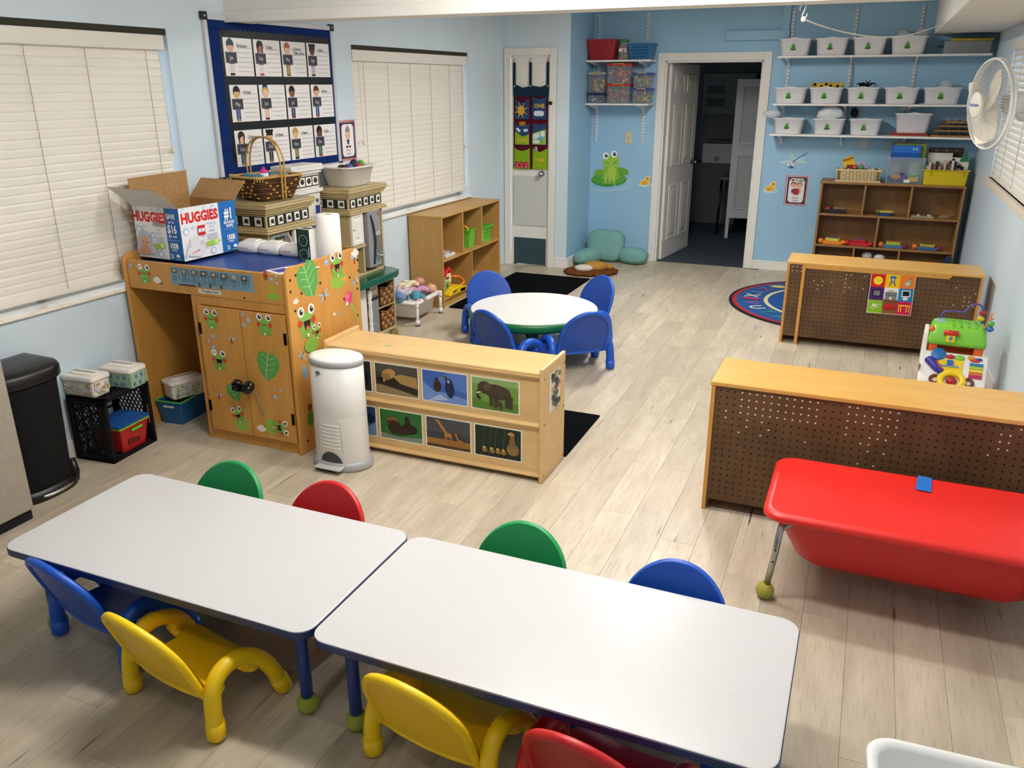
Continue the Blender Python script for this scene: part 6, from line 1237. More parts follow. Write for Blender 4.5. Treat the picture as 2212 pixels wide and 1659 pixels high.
toy('toy_bus', 'black and red toy in the top left cubby', (-.25, 8.55, .6555), [('base', lambda b: b.box(-.085, .095, -.04, .05, 0, .04, '#17141a')), ('roof', lambda b: b.box(-.02, .09, -.035, .045, .04, .058, '#8a6a5a')), ('stripe', lambda b: b.cyl((-.09, -.01, .03), (-.05, -.01, .03), .026, n=12, col='#b82a24'))])
toy('toy_boat', 'blue and yellow toy boat in the top middle cubby', (.185, 8.55, .6555), [('hull', lambda b: b.loft([rrect(-.075+e, .075-e, -.04+e, .04-e, .03, 4, zz) for e, zz in ((.012, 0), (0, .03))], col='#1f4f9c')), ('deck', lambda b: b.loft([rrect(-.078, .078, -.043, .043, .03, 4, zz) for zz in (.03, .045)], col='#d8b83a')), ('lug', lambda b: b.sph((-.06, -.04, .035), .014, col='#2f8a4a'))])
toy('toy_tray', 'pale wooden toy tray in the top right cubby', (.50, 8.55, .6555), [('tray', lambda b: b.box(-.1, .1, -.04, .06, 0, .016, '#b0a488')), ('pieces', lambda b: [b.box(-.09+.045*i, -.06+.045*i, -.03, .04, .016, .026, ['#8a7a60', '#c8c0a8', '#6a5a48', '#d8d4c8'][i]) for i in range(4)])]); toy('toy_wires', 'coil of thin wire in the top right cubby', (.68, 8.56, .6555), [('coil', lambda b: [b.tube([(.04*cos(a)+.01*i, .03*sin(a), .008+.008*i) for a in [2*pi*k/14 for k in range(14)]], .002, 4, True, '#c8b8a0') for i in range(3)])])
toy('toy_pile', 'black and white cloth bundle in the bottom middle cubby', (.12, 8.56, .0605), [('bundle', lambda b: [b.sph((random.uniform(-.09, .09), random.uniform(-.03, .03), .05+random.uniform(0, .16)), .05, .04, .035, 10, 6, random.choice(['#1c1a1e', '#d8d4d0', '#5a3a34'])) for _ in range(12)])])
b = B('#17304e'); b.prism([(.60, 0), (.795, 0), (.795, .33), (.76, .34)], 8.42, 8.47, 'y'); one('folded_mat', b, 'plastic', 'dark blue folded mat leaning at the right of the bookcase', 'mat', (0, 0, 0), bev=.006)
# things on the bookcase
t = thing('straw_basket', 'cream woven straw basket on the bookcase', 'basket', (-.09, 8.58, ZH)); b = B('#cdb688')
b.loft([rrect(-.195+e, .195-e, -.09+e, .09-e, .012, 3, z) for e, z in ((.01, 0), (0, .115), (.008, .115), (.016, .01))], False); bb_ = obj('basket_body', b, 'card', t, .002)
for z in (.008, .108): b = B('#d6c094'); b.box(-.198, .198, -.095, -.088, z-.008, z+.008); obj('rim_band', b, 'card', bb_, .002)
for r_ in range(5):
    for c_ in range(9): b = B('#d3bc8e' if (r_+c_) % 2 else '#bea577'); b.box(-.135+c_*.031, -.108+c_*.031, -.093-(.002 if (r_+c_) % 2 else 0), -.086, .019+r_*.016, .034+r_*.016); obj('weave_strip', b, 'card', bb_)
for s_ in (-1, 1):
    for r_ in range(5): b = B('#3a2e1e'); b.box(s_*.168-.012, s_*.168+.012, -.0925, -.09, .022+r_*.016, .03+r_*.016); obj('weave_slot', b, 'matte', bb_)
b = B('#e8b41c'); b.box(-.05, .05, -.04, .04, 0, .012); b.box(-.05, .05, .03, .04, 0, .05); one('toy_scoop', b, 'plastic', 'yellow toy scoop sticking out of the straw basket', 'toy', (-.185, 8.58, 1.12), 0, bev=.004, rot=(1.1, -.35, .3))
b = B('#7a2a24'); b.box(-.045, .045, -.03, .03, 0, .05); b.sph((.02, -.035, .03), .016, col='#e8683a'); one('toy_phone', b, 'plastic', 'dark red toy with orange knob in the straw basket', 'toy', (-.16, 8.57, 1.055), .3, bev=.006)
b = B('#c8a8cc'); b.tube([(.05*cos(a), 0, .05*sin(a)) for a in [2*pi*k/18 for k in range(18)]], .01, 7, True); b.sph((0, .01, 0), .028, col='#5a9a4a'); one('toy_hoop', b, 'plastic', 'lilac toy hoop with green centre in the straw basket', 'toy', (-.075, 8.58, 1.075))
b = B('#b8a878'); [b.sph((-.12+.03*i, random.uniform(-.05, .05), 0), .02, .025, .02, 8, 5, random.choice(['#a8b83a', '#8a5a7a', '#d8d0c0', '#3a3a44'])) for i in range(10)]; o = one('toy_bits', b, 'plastic', 'small mixed toys filling the straw basket', 'toys', (-.09, 8.58, 1.055)); o['kind'] = 'stuff'
t = thing('book_box', 'clear box of picture books in the middle of the bookcase top', 'book box', (.30, 8.58, ZH))
b = B('#a8b4bc'); b.loft([rrect(-.165+e, .165-e, -.095+e, .095-e, .01, 3, z) for e, z in ((.012, 0), (0, .235))], cap1=False); obj('box_body', b, 'haze', t); b = B('#eceae8'); b.box(.0, .05, -.0905, -.0895, .012, .04); obj('box_label', b, 'print', t)
b = B('#3f4a5a').plane((-.14, -.0862, .012), (1, 0, 0), (0, 0, 1)); b.rect(0, 0, .27, .2, '#56657a'); b.ell(.06, .1, .05, .06, '#8a8aa8'); b.ell(.1, .06, .06, .04, '#6a5a8a'); b.rect(.17, .02, .26, .19, '#7a9a7a'); b.ell(.21, .12, .035, .05, '#a8c0a0'); b.ell(.12, .11, .03, .05, '#3a4a5a'); b.ell(.07, .05, .04, .02, '#b08a5a'); b.rect(.18, .01, .26, .05, '#c0a868'); obj('front_cover', b, 'print', t)
def book(nm, label, loc, w, d, h, cover, tilt=0, rz=0, art=None):
    t = thing('picture_book', label, 'book', loc, rz); t.rotation_euler = (tilt, 0, rz)
    b = B(cover); b.box(-w/2, w/2, -d/2, -d/2+.002, 0, h); b.box(-w/2, w/2, d/2-.002, d/2, 0, h); b.box(-w/2, -w/2+.002, -d/2, d/2, 0, h); obj('cover', b, 'card', t)
    b = B('#e9e4d6'); b.box(-w/2+.002, w/2-.004, -d/2+.002, d/2-.002, .003, h-.003); obj('pages', b, 'card', t)
    if art: b = B().plane((-w/2, -d/2-.0003, 0), (1, 0, 0), (0, 0, 1)); art(b, w, h); obj('cover_art', b, 'print', t)
Z1 = ZH+.014
def art1(b, w, h): b.rect(.02*w, .8*h, .98*w, .98*h, '#2a6ac0'); b.ell(.75*w, .9*h, .02*w, .03*h, '#e8eef4'); b.ell(.85*w, .9*h, .02*w, .03*h, '#e8eef4')
book('b', 'blue picture book standing tallest at the front of the clear box', (.285, 8.505, Z1), .24, .012, .325, '#1f58a8', -.03, 0, art1); book('b', 'olive picture book behind the blue one in the clear box', (.315, 8.535, Z1), .265, .014, .335, '#7a8a34', -.03); book('b', 'dark red picture book in the clear box', (.30, 8.555, Z1), .25, .012, .33, '#7a2a34', -.03); book('b', 'brown picture book at the back of the clear box', (.29, 8.575, Z1), .25, .014, .345, '#5a4a30', -.03)
t = thing('yellow_bin', 'bright yellow bin of books on the bookcase', 'bin', (.635, 8.58, ZH)); bb_ = obj('bin_body', tray(-.185, .185, -.095, .095, 0, .135, .012, .01, '#d8c00a'), 'plastic', t, .003)
for x in (-.12, .14): b = B('#b8a208'); b.box(x-.004, x+.004, -.098, -.09, .085, .125); obj('rib', b, 'plastic', bb_, .002)
b = B('#3a2a24'); random.seed(12)
def artd(b, w, h): b.rect(.03*w, .86*h, .97*w, .97*h, '#3a241e'); [b.ell((.2+.3*i)*w, .92*h, .05*w, .02*h, '#5a6a4a') for i in range(3)]
def artw(b, w, h): b.rect(.02*w, .02*h, .98*w, .98*h, '#d8d6cc'); [b.ell((.08+.07*i)*w, .95*h, .012*w, .012*h, '#4a4a4a') for i in range(13)]
book('b', 'dark brown picture book tallest at the back of the yellow bin', (.62, 8.65, ZH+.008), .28, .016, .31, '#33211c', -.02, 0, artd); book('b', 'white spiral bound book behind the small books in the yellow bin', (.575, 8.615, ZH+.008), .2, .012, .265, '#c8c8c0', -.02, 0, artw)
def artc(b, w, h): b.rect(0, 0, w, h, '#e2ded2'); [b.ell(random.random()*w, random.random()*h, .1*w, .07*h, '#2a2624') for _ in range(9)]; b.p2([(.5*w, .85*h), (w, .85*h), (.9*w, 1.15*h), (.6*w, 1.12*h)], '#2f7a4a'); b.rect(.6*w, 0, w, .4*h, '#d8b83a')
book('b', 'black and white patterned picture book at the right of the yellow bin', (.735, 8.59, ZH+.008), .15, .012, .23, '#c8c4b8', -.02, 0, artc)
for i in range(12):
    x = .475+i*.0205; hh = random.uniform(.155, .205)
    cl = ['#a8a89a', '#d4cdbc', '#5a4a52', '#8a6a4a', '#3a3238', '#b8a888', '#6a4a3a', '#c8b8a0', '#4a4a44', '#9a5a44', '#d8d0c0', '#2f2a2c'][i]
    b = B(cl); b.box(-.009, .009, -.06, .055, 0, hh); b.box(-.0075, .0075, -.056, .0555, hh-.004, hh+.0002, '#e6e0d0')
    one('small_book', b, 'card', ['grey', 'cream', 'plum', 'tan', 'charcoal', 'sand', 'brown', 'beige', 'olive grey', 'rust', 'ivory', 'black'][i]+' spined small book in the yellow bin row', 'book', (x, 8.56, ZH+.008), 0, 'small books in the yellow bin', .001)

# ================================================================ wall decals on the back wall (behind-wall plane y = YB)
def decal(name, label, fn, col_=None):
    b = B().plane((0, YB-.0012, 0), (1, 0, 0), (0, 0, 1)); b.step = .0004; fn(b); one(name, b, 'print', label, 'decal')
def big_frog(b):
    x, z = -2.565, .77
    for rx, rz, c_ in ((.245, .062, '#e6eef2'), (.24, .058, '#7fb2d6'), (.225, .05, '#e6eef2'), (.22, .046, '#94c3e4')): b.ell(x, z+.02, rx, rz, c_, .1, 30)
    b.ell(x-.02, z+.075, .2, .075, '#4a9a3a', .06, 26); b.p2([(x, z+.07), (x+.05, z-.0), (x+.075, z+.005)], '#94c3e4'); b.ell(x-.02, z+.085, .185, .058, '#5aa83e', .06, 26)
    b.ell(x-.13, z+.15, .06, .03, '#7ab03a', .2); b.ell(x+.13, z+.17, .075, .035, '#6aa634', -.3)
    b.p2([(x-.09, z+.08), (x-.075, z+.2), (x-.095, z+.26), (x-.08, z+.31), (x, z+.33), (x+.075, z+.31), (x+.085, z+.25), (x+.07, z+.2), (x+.1, z+.1), (x+.05, z+.06), (x-.03, z+.06)], '#8fbf3c'); b.ell(x, z+.265, .088, .065, '#9ccb45')
    b.ell(x+.01, z+.15, .05, .07, '#aed354')
    for sx, sz in ((-.062, .325), (.03, .345)): b.ell(x+sx, z+sz, .035, .036, '#f4f4ee'); b.ell(x+sx, z+sz, .028, .03, '#ffffff'); b.ell(x+sx+.006, z+sz, .017, .02, '#1c1c1c'); b.ell(x+sx+.01, z+sz+.008, .006, .006, '#ffffff')
    b.p2([(x-.055, z+.265), (x, z+.24), (x+.06, z+.275), (x+.0, z+.225)], '#f4f6ea'); b.line([(x-.06, z+.268), (x, z+.232), (x+.066, z+.278)], .006, '#5a8a28')
    for sx in (-.05, .0, .045): b.line([(x+sx, z+.15), (x+sx-.005, z+.055)], .02, '#b5d860'); [b.line([(x+sx-.005, z+.06), (x+sx-.025+.02*k, z+.035)], .008, '#b5d860') for k in range(3)]
decal('frog_decal', 'large green frog on a lily pad, wall decal', big_frog)
def duck(x, z):
    def f(b):
        b.ell(x, z+.015, .07, .018, '#e8eef0', 0, 20); b.ell(x, z+.017, .06, .013, '#94c3e4', 0, 20)
        b.ell(x-.005, z+.04, .052, .034, '#f2f0ea', .1); b.ell(x+.022, z+.08, .032, .032, '#f2f0ea'); b.p2([(x-.06, z+.06), (x-.03, z+.05), (x-.04, z+.025)], '#f2f0ea')
        b.ell(x-.005, z+.04, .046, .028, '#e8b53a', .1); b.ell(x+.022, z+.08, .026, .027, '#edbd40'); b.p2([(x-.055, z+.057), (x-.03, z+.05), (x-.038, z+.028)], '#e8b53a'); b.p2([(x+.044, z+.078), (x+.068, z+.09), (x+.05, z+.08), (x+.066, z+.068)], '#cc4030'); b.ell(x+.026, z+.085, .0065, .0075, '#2a2018'); b.p2([(x-.03, z+.04), (x+.01, z+.045), (x+.0, z+.025), (x-.02, z+.022)], '#d89a28')
    return f
decal('duck_decal', 'small yellow duck decal left of the open door', duck(-2.183, .79)); decal('duck_decal', 'small yellow duck decal right of the open door', duck(-.895, .785))
def dragonfly(b):
    x, z = -.712, 1.055
    for dx, dz, rx, r_, c_ in ((-.06, .035, .055, .1, '#b9d4d2'), (.07, .045, .05, -.15, '#b9d4d2'), (-.01, .085, .04, -.9, '#a3c6c6'), (.06, .07, .045, .12, '#a9cbd2')): b.ell(x+dx, z+dz, rx+.004, .014, '#d8e6ea', r_); b.ell(x+dx, z+dz, rx, .01, c_, r_)
    b.line([(x+.0, z+.03), (x+.05, z+.075), (x+.13, z+.125)], .009, '#2f6a9a'); b.ell(x-.008, z, .036, .026, '#e6eef2'); b.ell(x-.008, z-.006, .03, .02, '#2f6a9c')
    for sx in (-.024, .012): b.ell(x+sx, z+.014, .017, .018, '#f4f6f6'); b.ell(x+sx+.003, z+.016, .007, .008, '#2a3038')
decal('dragonfly_decal', 'blue dragonfly decal under the right wall shelves', dragonfly)
# switch, outlet plate, conduit, boards, cord
t = thing('light_switch', 'cream light switch plate on the alcove wall', 'light switch', (-2.386, YB-.006, 1.285)); b = B('#d6cba4'); b.box(-.036, .036, -.001, .006, -.058, .058); obj('plate', b, 'plastic', t, .003); b = B('#c2b68e'); b.box(-.007, .007, -.014, -.001, -.012, .014); obj('toggle', b, 'plastic', t, .002)
for z in (-.042, .042): b = B('#8a8264'); b.cyl((0, -.0012, z), (0, -.003, z), .004, n=8); obj('screw', b, 'metal', t)
b = B('#b9c3c8'); b.box(-.037, .037, -.001, .006, -.058, .058); b.cyl((0, -.001, 0), (0, -.003, 0), .005, n=8, col='#8a9298'); one('cover_plate', b, 'plastic', 'blank grey cover plate under the lowest wall shelf', 'cover plate', (-.082, YB-.006, 1.28), 0, bev=.003)
b = B('#8fbde0'); b.box(-1.452, -.86, YB-.05, YB, 2.212, 2.296); b.box(-1.455, -1.45, YB-.052, YB, 2.21, 2.298); struct('trim_9', b, 'blue_wall', None, .004)
b = B(); b.box(-.938, -.868, YB-.03, YB, 2.225, CEIL); struct('trim_10', b, 'blue_wall', None, .004)
b = B('#dfe4e6'); b.tube(bez([(-2.1, YB-.008, 2.11), (-2.13, YB-.01, 1.98), (-2.19, YB-.012, 1.83), (-2.225, YB-.012, 1.76)], 5), .0028, 6); b.tube(bez([(-2.2, YB-.01, 1.61), (-2.14, YB-.012, 1.59), (-2.11, YB-.012, 1.52), (-2.13, YB-.012, 1.42), (-2.19, YB-.012, 1.37), (-2.25, YB-.012, 1.40), (-2.262, YB-.012, 1.5), (-2.258, YB-.012, 1.6)], 5), .0028, 6); one('looped_wire', b, 'plastic', 'thin white wire looped on the wall beside the left shelves', 'wire')
b = B('#8f9aa0'); b.tube(bez([(-.30, YB-.02, 2.04), (-.265, YB-.02, 1.95), (-.262, YB-.02, 1.8), (-.262, YB-.02, 1.6), (-.25, YB-.02, 1.5)], 5), .0035, 6); one('wall_cable', b, 'plastic', 'thin grey cable running down between the white wall shelves', 'cable')
# ================================================================ S hook and rope from the beam to the soffit
HX, HY = -.372, 4.27
b = B('#d9dcde'); b.tube(bez([(HX-.012, HY, 2.128), (HX-.012, HY, 2.145), (HX, HY, 2.155), (HX+.011, HY, 2.145), (HX+.004, HY, 2.122), (HX, HY, 2.108), (HX+.008, HY, 2.095), (HX+.018, HY, 2.105), (HX+.02, HY, 2.118)], 5), .0022, 6); b.tube([(HX, HY, 2.155), (HX, HY, 2.166)], .002, 6); one('s_hook', b, 'metal', 'small silver S hook hanging from the ceiling beam', 'hook')
b = B('#e6e2d8'); P0, P1 = Vector((HX+.006, HY, 2.094)), Vector((.366, 7.6, 2.25)); b.tube([P0.lerp(P1, i/24)-Vector((0, 0, .17*4*(i/24)*(1-i/24)*.5)) for i in range(25)], .0038, 6); b.sph(P0, .011, .011, .012); one('rope', b, 'matte', 'white rope sagging from the beam hook to the soffit', 'rope')
# ================================================================ wall fan on the right
FC = Vector((.556, 5.5, 1.708)); FR = .238
t = thing('wall_fan', 'white wall mounted fan in a wire cage on the right wall', 'fan', FC); fn_ = Vector((-.935, -.34, -.06)).normalized()
t.rotation_mode = 'QUATERNION'; t.rotation_quaternion = fn_.to_track_quat('Z', 'Y')
for z, nm in ((.035, 'front_ring'), (-.06, 'rear_ring')):
    b = B('#e4e4e2'); b.tube([(FR*cos(2*pi*k/40), FR*sin(2*pi*k/40), z*.0-.012 if nm == 'front_ring' else -.03) for k in range(40)], .0075, 6, True); obj(nm, b, 'plastic', t)
b = B('#dcdcda')
for k in range(84):
    a = 2*pi*k/84; b.tube([((.056+(FR-.056)*u)*cos(a+.25*(1-u)), (.056+(FR-.056)*u)*sin(a+.25*(1-u)), .06*(1-u**2.2)-.012*u) for u in (0, .25, .5, .75, 1)], .0015, 3)
o = obj('front_grille', b, 'plastic', t)
b = B('#dcdcda')
for k in range(48):
    a = 2*pi*k/48; b.tube([((.05+(FR-.05)*u)*cos(a), (.05+(FR-.05)*u)*sin(a), -.03-.085*(1-u**2)) for u in (0, .3, .6, .85, 1)], .0012, 3)
obj('rear_grille', b, 'plastic', t)
b = B('#efece2'); b.lathe([(.001, .069), (.06, .067), (.072, .06), (.07, .05)], 28); bg = obj('badge', b, 'plastic', t)
Rz = Matrix.Rotation(0, 4, 'Z')
for k in range(3):
    b = B('#efe9d8'); a0 = radians(120*k+45); rows = []
    for i in range(9):
        u = i/8; r = .045+.165*u; wd = .04+.06*sin(pi*min(1, u*.75+.12)); rows.append([((r*cos(a0+q*wd/r*1.0)), r*sin(a0+q*wd/r*1.0), .012-.03*q*(1-.4*u)) for q in (-1, -.6, -.2, .2, .6, 1)])
    b.loft(rows, True, False, False, closed=False); b.loft([[(x, y, z-.002) for x, y, z in r_][::-1] for r_ in rows], True, False, False, closed=False); obj('blade', b, 'plastic', t)
b = B('#d9d9d6'); b.lathe([(.04, .03), (.045, .0), (.045, -.02), (.03, -.03)], 20); obj('hub', b, 'plastic', t); b = B('#d3d4d2'); b.lathe([(.052, -.10), (.06, -.12), (.058, -.2), (.04, -.235), (.001, -.24)], 24); obj('motor', b, 'plastic', t)
inv = t.rotation_quaternion.inverted()
def fl_(p): return inv @ (Vector(p)-FC)
b = B('#c9ccca'); b.tube([fl_((.70, 5.555, 1.69)), fl_((.74, 5.56, 1.64)), fl_((.86, 5.57, 1.63))], .022, 10); obj('arm', b, 'plastic', t); b = B('#c4c6c4'); P = [fl_((x, y, z)) for z in (1.56, 1.72) for y in (5.5, 5.64) for x in (.855, .878)]; b.add(P, [(0, 2, 3, 1), (4, 5, 7, 6), (0, 1, 5, 4), (2, 6, 7, 3), (0, 4, 6, 2), (1, 3, 7, 5)]); obj('wall_plate', b, 'plastic', t)
b = B('#c8c4bc'); b.tube([fl_(p) for p in bez([(.85, 5.55, 1.56), (.84, 5.5, 1.45), (.845, 5.3, 1.34), (.85, 5.15, 1.42), (.85, 5.1, 1.3), (.85, 4.9, 1.22)], 6)], .004, 6); obj('power_cord', b, 'plastic', t)
# badge lettering, upright on the fan face
upl = inv @ Vector((0, 0, 1)); upl.z = 0; upl.normalize(); rl = upl.cross(Vector((0, 0, 1)))
b = B().plane((0, 0, .0695), rl, upl); b.text('hurricane', 0, -.006, .026, '#3a52b4', bold=.02); obj('lettering', b, 'print', bg)
# ================================================================ toy activity centre by the right wall
t = thing('activity_toy', 'colourful toy bus activity centre behind the near pegboard shelf', 'toy', (.61, 5.33, 0), radians(-3)); AW = .155
b = B('#e2641c'); b.box(-AW+.01, AW-.01, .05, .07, .04, .38); b.box(-AW+.01, -AW+.06, -.02, .07, .04, .37); b.box(AW-.06, AW-.01, -.02, .07, .04, .37); b.box(-AW+.01, AW-.01, -.02, .2, .0, .05); obj('orange_body', b, 'plastic', t, .01)
b = B('#b8460f'); b.box(-AW+.05, AW-.05, .045, .052, .1, .33); ip = obj('orange_recess', b, 'plastic', t); b = B('#d88a3a'); b.cyl((-.06, .03, .27), (-.06, .045, .27), .04, n=16); b.cyl((.055, .03, .25), (.055, .045, .25), .03, n=16); obj('recess_wheel', b, 'plastic', ip)
b = B('#7cc83c'); b.loft([rrect(-AW, AW, -.03, .22, .03, 4, z) if k == 0 else rrect(-AW+k, AW-k, -.03+k*1.5, .22-k, .03, 4, z) for k, z in ((0, .36), (0, .385), (.01, .43), (.02, .462), (.035, .472))], True); rf = obj('green_roof', b, 'plastic', t)
b = B('#6ab62f')
for i in range(4):
    for k in range(5): b.sph((-.03+i*.04, .01+k*.032, .473), .009, .006, .004, 8, 4)
obj('roof_bumps', b, 'plastic', rf)['kind'] = 'stuff'; b = B('#c8231c'); b.tube([(-.075, -.035, .438), (-.0, -.035, .438)], .016, 10); obj('red_lever', b, 'plastic', rf); b = B('#e8d02a'); b.box(-.062, -.012, -.044, -.03, .385, .425); yt = obj('yellow_tab', b, 'plastic', rf, .003); b = B().plane((-.052, -.0445, .39), (1, 0, 0), (0, 0, 1)); b.p2([(.01, .03), (.022, .03), (.022, .018), (.03, .018), (.016, .002), (.002, .018), (.01, .018)], '#4a7ab0'); obj('arrow_print', b, 'print', yt)
b = B('#9ab8cc'); b.box(-.12, -.075, .07, .14, .472, .476); obj('label_plate', b, 'plastic', rf); b = B('#d85a1c'); b.sph((-.135, .02, .44), .02, .03, .018); obj('corner_button', b, 'plastic', rf)
b = B('#54489c'); b.tube(bez([(-.105, .14, .47), (-.09, .14, .515), (-.04, .14, .53), (.02, .14, .53), (.05, .14, .575), (.085, .14, .585), (.115, .14, .56), (.122, .14, .50), (.122, .14, .47)], 6), .006, 7); bw_ = obj('bead_wire', b, 'plastic', t)
for z, c_, x in ((.535, '#a82a30', .118), (.50, '#e8c81c', .112), (.50, '#5ab04a', .16), (.468, '#2a78b8', .162)): b = B(c_); b.sph((x, .14 if x < .15 else .04, z), .02, .02, .017, 10, 6); obj('bead', b, 'plastic', bw_)
b = B('#f08a5a'); b.tube(bez([(.135, .06, .46), (.15, .05, .52), (.155, .05, .56)], 4), .006, 6); b.tube([(.15, .05, .52), (.17, .045, .53)], .006, 6); obj('orange_wire', b, 'plastic', t)
# slanted front panel
def fp(u, v, h=0): return (-.175+u*.35, -.135+v*.115-.0*h, .175+v*.135+h)
b = B('#f0eeea'); prof = [(-.155, .0), (-.165, .15), (-.15, .178), (-.03, .312), (-.015, .318), (-.005, .30), (-.005, 0)]
b.prism([(y, z) for y, z in prof], -.178, .178, 'x'); pn = obj('front_panel', b, 'plastic', t, .012)
sl = math.atan2(.134, .12); Ms = Matrix.Translation((0, -.15, .178)) @ Matrix.Rotation(sl, 4, 'X')      # local: x along, y up the slope, z normal
def panel(name, fn): b = B(); b.T = Ms; fn(b); return obj(name, b, 'plastic', pn, .002)
panel('yellow_plate', lambda b: b.box(-.08, .05, .06, .14, 0, .008, '#eac81c')); panel('blue_slider', lambda b: (b.box(-.07, .03, .088, .1, .008, .014, '#7a9ab8'), b.box(-.035, -.002, .098, .13, .008, .02, '#1f62b0')))
panel('keyboard', lambda b: [b.box(.085, .155, .035+.02*i, .053+.02*i, 0, .008, ['#b8285a', '#d86a4a', '#e8c83a', '#a8c84a', '#2f7ab4'][i]) for i in range(5)]); panel('steering_wheel', lambda b: (b.tube([(-.0+.06*cos(a), .0+.05*sin(a), .012) for a in [2*pi*k/20 for k in range(20)]], .02, 8, True, '#ecca1a'), b.sph((0, .0, .01), .03, .026, .02, 12, 8, '#a81c1c')))
panel('telephone', lambda b: (b.sph((-.125, .115, .016), .03, .026, .022, 12, 8, '#32349a'), b.tube([(-.125, .11, .02), (-.09, .07, .018), (-.045, .035, .012)], [.024, .02, .012], 10, False, '#32349a'), b.tube([(-.1, .12, .01), (-.07, .085, .01), (-.05, .06, .01)], .009, 8, False, '#b8242c')))
panel('gear', lambda b: b.lathe([(.04, 0), (.04, .014), (.03, .018)], 16, (-.085, .165, 0), '#1f6ab0')); panel('buttons', lambda b: (b.sph((-.02, .158, .004), .026, .014, .012, 10, 6, '#c02028'), b.sph((.03, .155, .004), .028, .02, .012, 10, 6, '#8ac83a'), b.sph((.09, .165, .004), .022, .012, .01, 10, 6, '#e8a02a'), b.sph((.13, .16, .004), .02, .01, .01, 10, 6, '#4a4a9a'), b.sph((.0, .048, .004), .022, .008, .008, 10, 6, '#8a1c20'), b.sph((.045, .035, .004), .014, .014, .01, 10, 6, '#3a7ac0'), b.sph((.11, .148, .004), .03, .008, .008, 10, 5, '#d83a3a')))
for x in (-.085, .085): panel('brown_ring', lambda b: b.tube([(x+.026*cos(a), .0+.024*sin(a), .008) for a in [2*pi*k/16 for k in range(16)]], .01, 7, True, '#6a2f1c'))
b = B('#e9e6e0'); b.prism([(-.15, 0), (.2, 0), (.2, .36), (.12, .44), (-.0, .42), (-.03, .32), (-.15, .16)], -AW-.022, -AW+.002, 'x'); sp_ = obj('side_wall', b, 'plastic', t, .006)
b = B().plane((-AW-.0225, .15, .05), (0, -1, 0), (0, 0, 1)); [b.ell(.05+.05*i, .05+.06*(i % 3)+.03*i*.6, .022, .03, c_) for i, c_ in enumerate(('#d83a3a', '#3a8ac0', '#e8c83a', '#6ab84a', '#c83a6a'))]; obj('side_print', b, 'print', sp_)
# ================================================================ backrest pillow and lion plush in the alcove
def blob(b, c, r, e=.6, nu=22, nv=14, M=None, jit=.03, seed=1, col=None):
    random.seed(seed); f = lambda v, p: math.copysign(abs(v)**p, v); rings = []
    for i in range(nv+1):
        ph = -pi/2+pi*i/nv; row = []
        for k in range(nu):
            th = 2*pi*k/nu; j = 1+random.uniform(-jit, jit)
            p = Vector((r[0]*f(cos(ph), e)*f(cos(th), e)*j, r[1]*f(cos(ph), e)*f(sin(th), e)*j, r[2]*f(sin(ph), e)*j))
            if i in (0, nv): p = Vector((0, 0, r[2]*(-1 if i == 0 else 1)))
            row.append((M @ p if M else p)+Vector(c))
        rings.append(row)
    b.loft(rings, True, False, False, col)
t = thing('backrest_pillow', 'fluffy teal backrest pillow with arms in the alcove corner', 'pillow', (0, 0, 0))
b = B(); blob(b, (-2.535, 8.64, .168), (.205, .085, .165), .55, 28, 16, Matrix.Rotation(radians(-10), 3, 'X'), .03, 3); o = obj('back_cushion', b, 'plush_teal', t)
b = B(); blob(b, (-2.66, 8.42, .082), (.105, .21, .08), .75, 22, 14, Matrix.Rotation(radians(-14), 3, 'Z'), .025, 4); obj('arm_cushion', b, 'plush_teal', t)
b = B(); blob(b, (-2.215, 8.60, .088), (.165, .1, .085), .75, 22, 14, Matrix.Rotation(radians(-10), 3, 'Z'), .025, 5); obj('arm_cushion', b, 'plush_teal', t)
t = thing('lion_plush', 'flat lion plush mat with brown mane and white muzzle', 'plush toy', (-2.49, 7.98, 0), radians(25))
b = B('#6d3f1e')
for k in range(14): a = 2*pi*k/14; b.sph((.225*cos(a), .17*sin(a), .022), .062, .05, .022, 10, 6)
blob(b, (0, 0, .02), (.21, .155, .02), .9, 20, 8, None, .02, 2, '#6d3f1e'); obj('mane', b, 'fabric', t)
b = B('#b88a44'); blob(b, (.05, .05, .06), (.12, .085, .05), .8, 18, 10, None, .03, 6, '#b88a44'); b.sph((.2, .07, .045), .045, .03, .03, 10, 6); obj('head', b, 'fabric', t)
b = B('#e0d6c8'); blob(b, (-.075, -.01, .055), (.095, .07, .035), .85, 18, 10, None, .02, 7, '#e0d6c8'); b.sph((-.08, .02, .09), .012, .01, .006, 8, 5, '#4a3a34'); b.sph((-.115, .03, .086), .008, .006, .005, 8, 5, '#3a3a40'); b.sph((-.05, .035, .088), .008, .006, .005, 8, 5, '#3a3a40'); obj('muzzle', b, 'fabric', t)
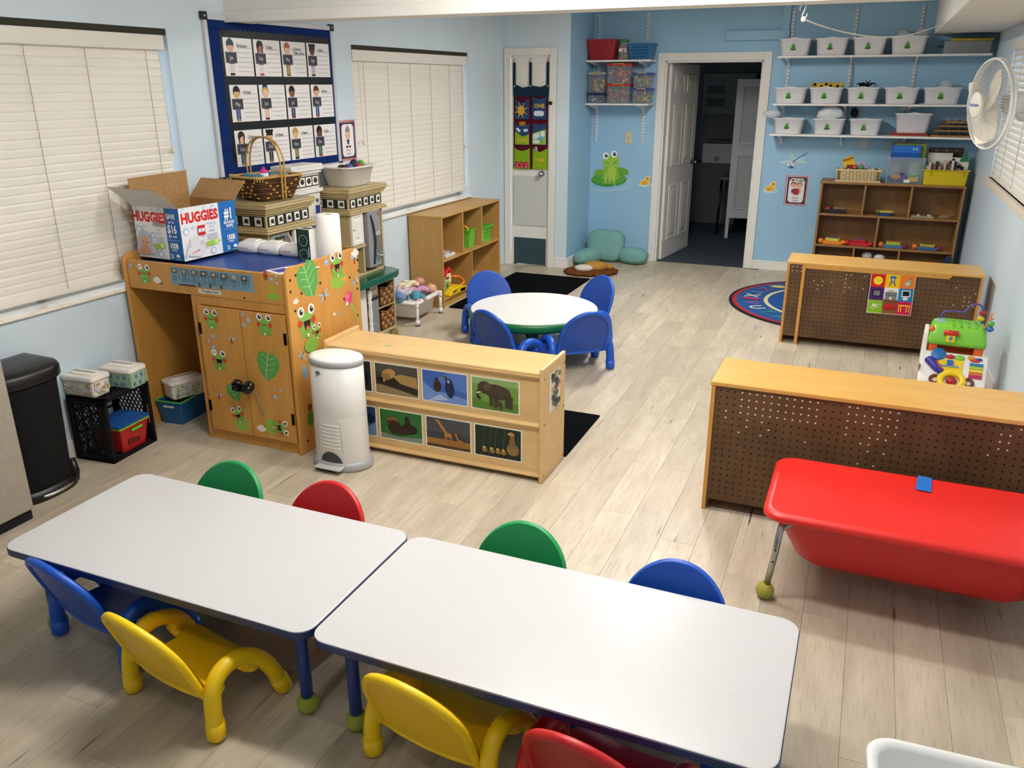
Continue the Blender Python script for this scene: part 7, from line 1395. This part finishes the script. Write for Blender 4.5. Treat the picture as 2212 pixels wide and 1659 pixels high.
# ================================================================ things in the dark room beyond the door
t = thing('folding_table', 'dark table inside the unlit room beyond the door', 'table', (-1.35, 11.2, 0))
b = B('#3f444a'); b.loft([rrect(-.4, .4, -.45, .45, .05, 4, z) for z in (.69, .72)]); obj('tabletop', b, 'plastic', t)
for sx in (-1, 1):
    for sy in (-1, 1): b = B('#33373c'); b.tube([(sx*.34, sy*.4, .69), (sx*.36, sy*.4, 0)], .016, 8); obj('leg', b, 'metal', t)
t = thing('counter_cabinet', 'grey cabinet with a printer against the far dark wall', 'cabinet', (0, 0, 0)); b = B('#5a5a58'); b.box(-2.5, -1.62, 11.7, 12.19, 0, .80); obj('cabinet_body', b, 'matte', t, .004)
t = thing('printer', 'pale office printer on the cabinet in the dark room', 'printer', (-1.93, 11.75, .801)); b = B('#a9abab'); b.box(-.2, .2, -.03, .3, 0, .26); obj('printer_body', b, 'plastic', t, .01); b = B('#25282b'); b.box(-.14, .2, .0, .28, .262, .30); obj('scanner_lid', b, 'plastic', t, .006); b = B('#8d9091'); b.box(.2, .26, .0, .2, .16, .3); obj('side_tray', b, 'plastic', t, .004); b = B('#6c6e6e'); b.box(-.03, .03, -.033, -.03, .03, .09); obj('button_panel', b, 'plastic', t)
t = thing('cupboard_door', 'tall white panelled cupboard door in the dark room', 'cupboard', (-1.35, 10.6, 0), radians(8)); b = B('#c4c6c6'); b.box(-.22, .3, 0, .03, .25, 1.87); obj('panel_slab', b, 'plastic', t, .004)
for z0, z1 in ((.35, 1.0), (1.12, 1.78)):
    b = B('#b8baba'); f = lambda e, h: [(-.15+e, -h, z0+e), (.24-e, -h, z0+e), (.24-e, -h, z1-e), (-.15+e, -h, z1-e)]; b.loft([f(0, 0), f(.01, .006), f(.03, .002)]); obj('raised_panel', b, 'plastic', t)
b = B('#c4c6c6'); b.box(-.22, -.18, .0, .03, 0, .25); b.box(.26, .3, 0, .03, 0, .25); obj('panel_leg', b, 'plastic', t)
b = B('#8f9294'); b.box(-2.25, -1.55, 12.12, 12.19, 1.42, 1.95); one('wall_cupboard', b, 'matte', 'grey wall cupboard over the printer in the dark room', 'cupboard', bev=.004)
for i, z in enumerate((1.74, 1.58)): b = B('#4a4d50'); b.box(-2.2, -1.95, 12.112, 12.118, z-.05, z+.05); one('paper_notice', b, 'print', ['upper', 'lower'][i]+' dim notice taped to the cupboard in the dark room', 'notice')
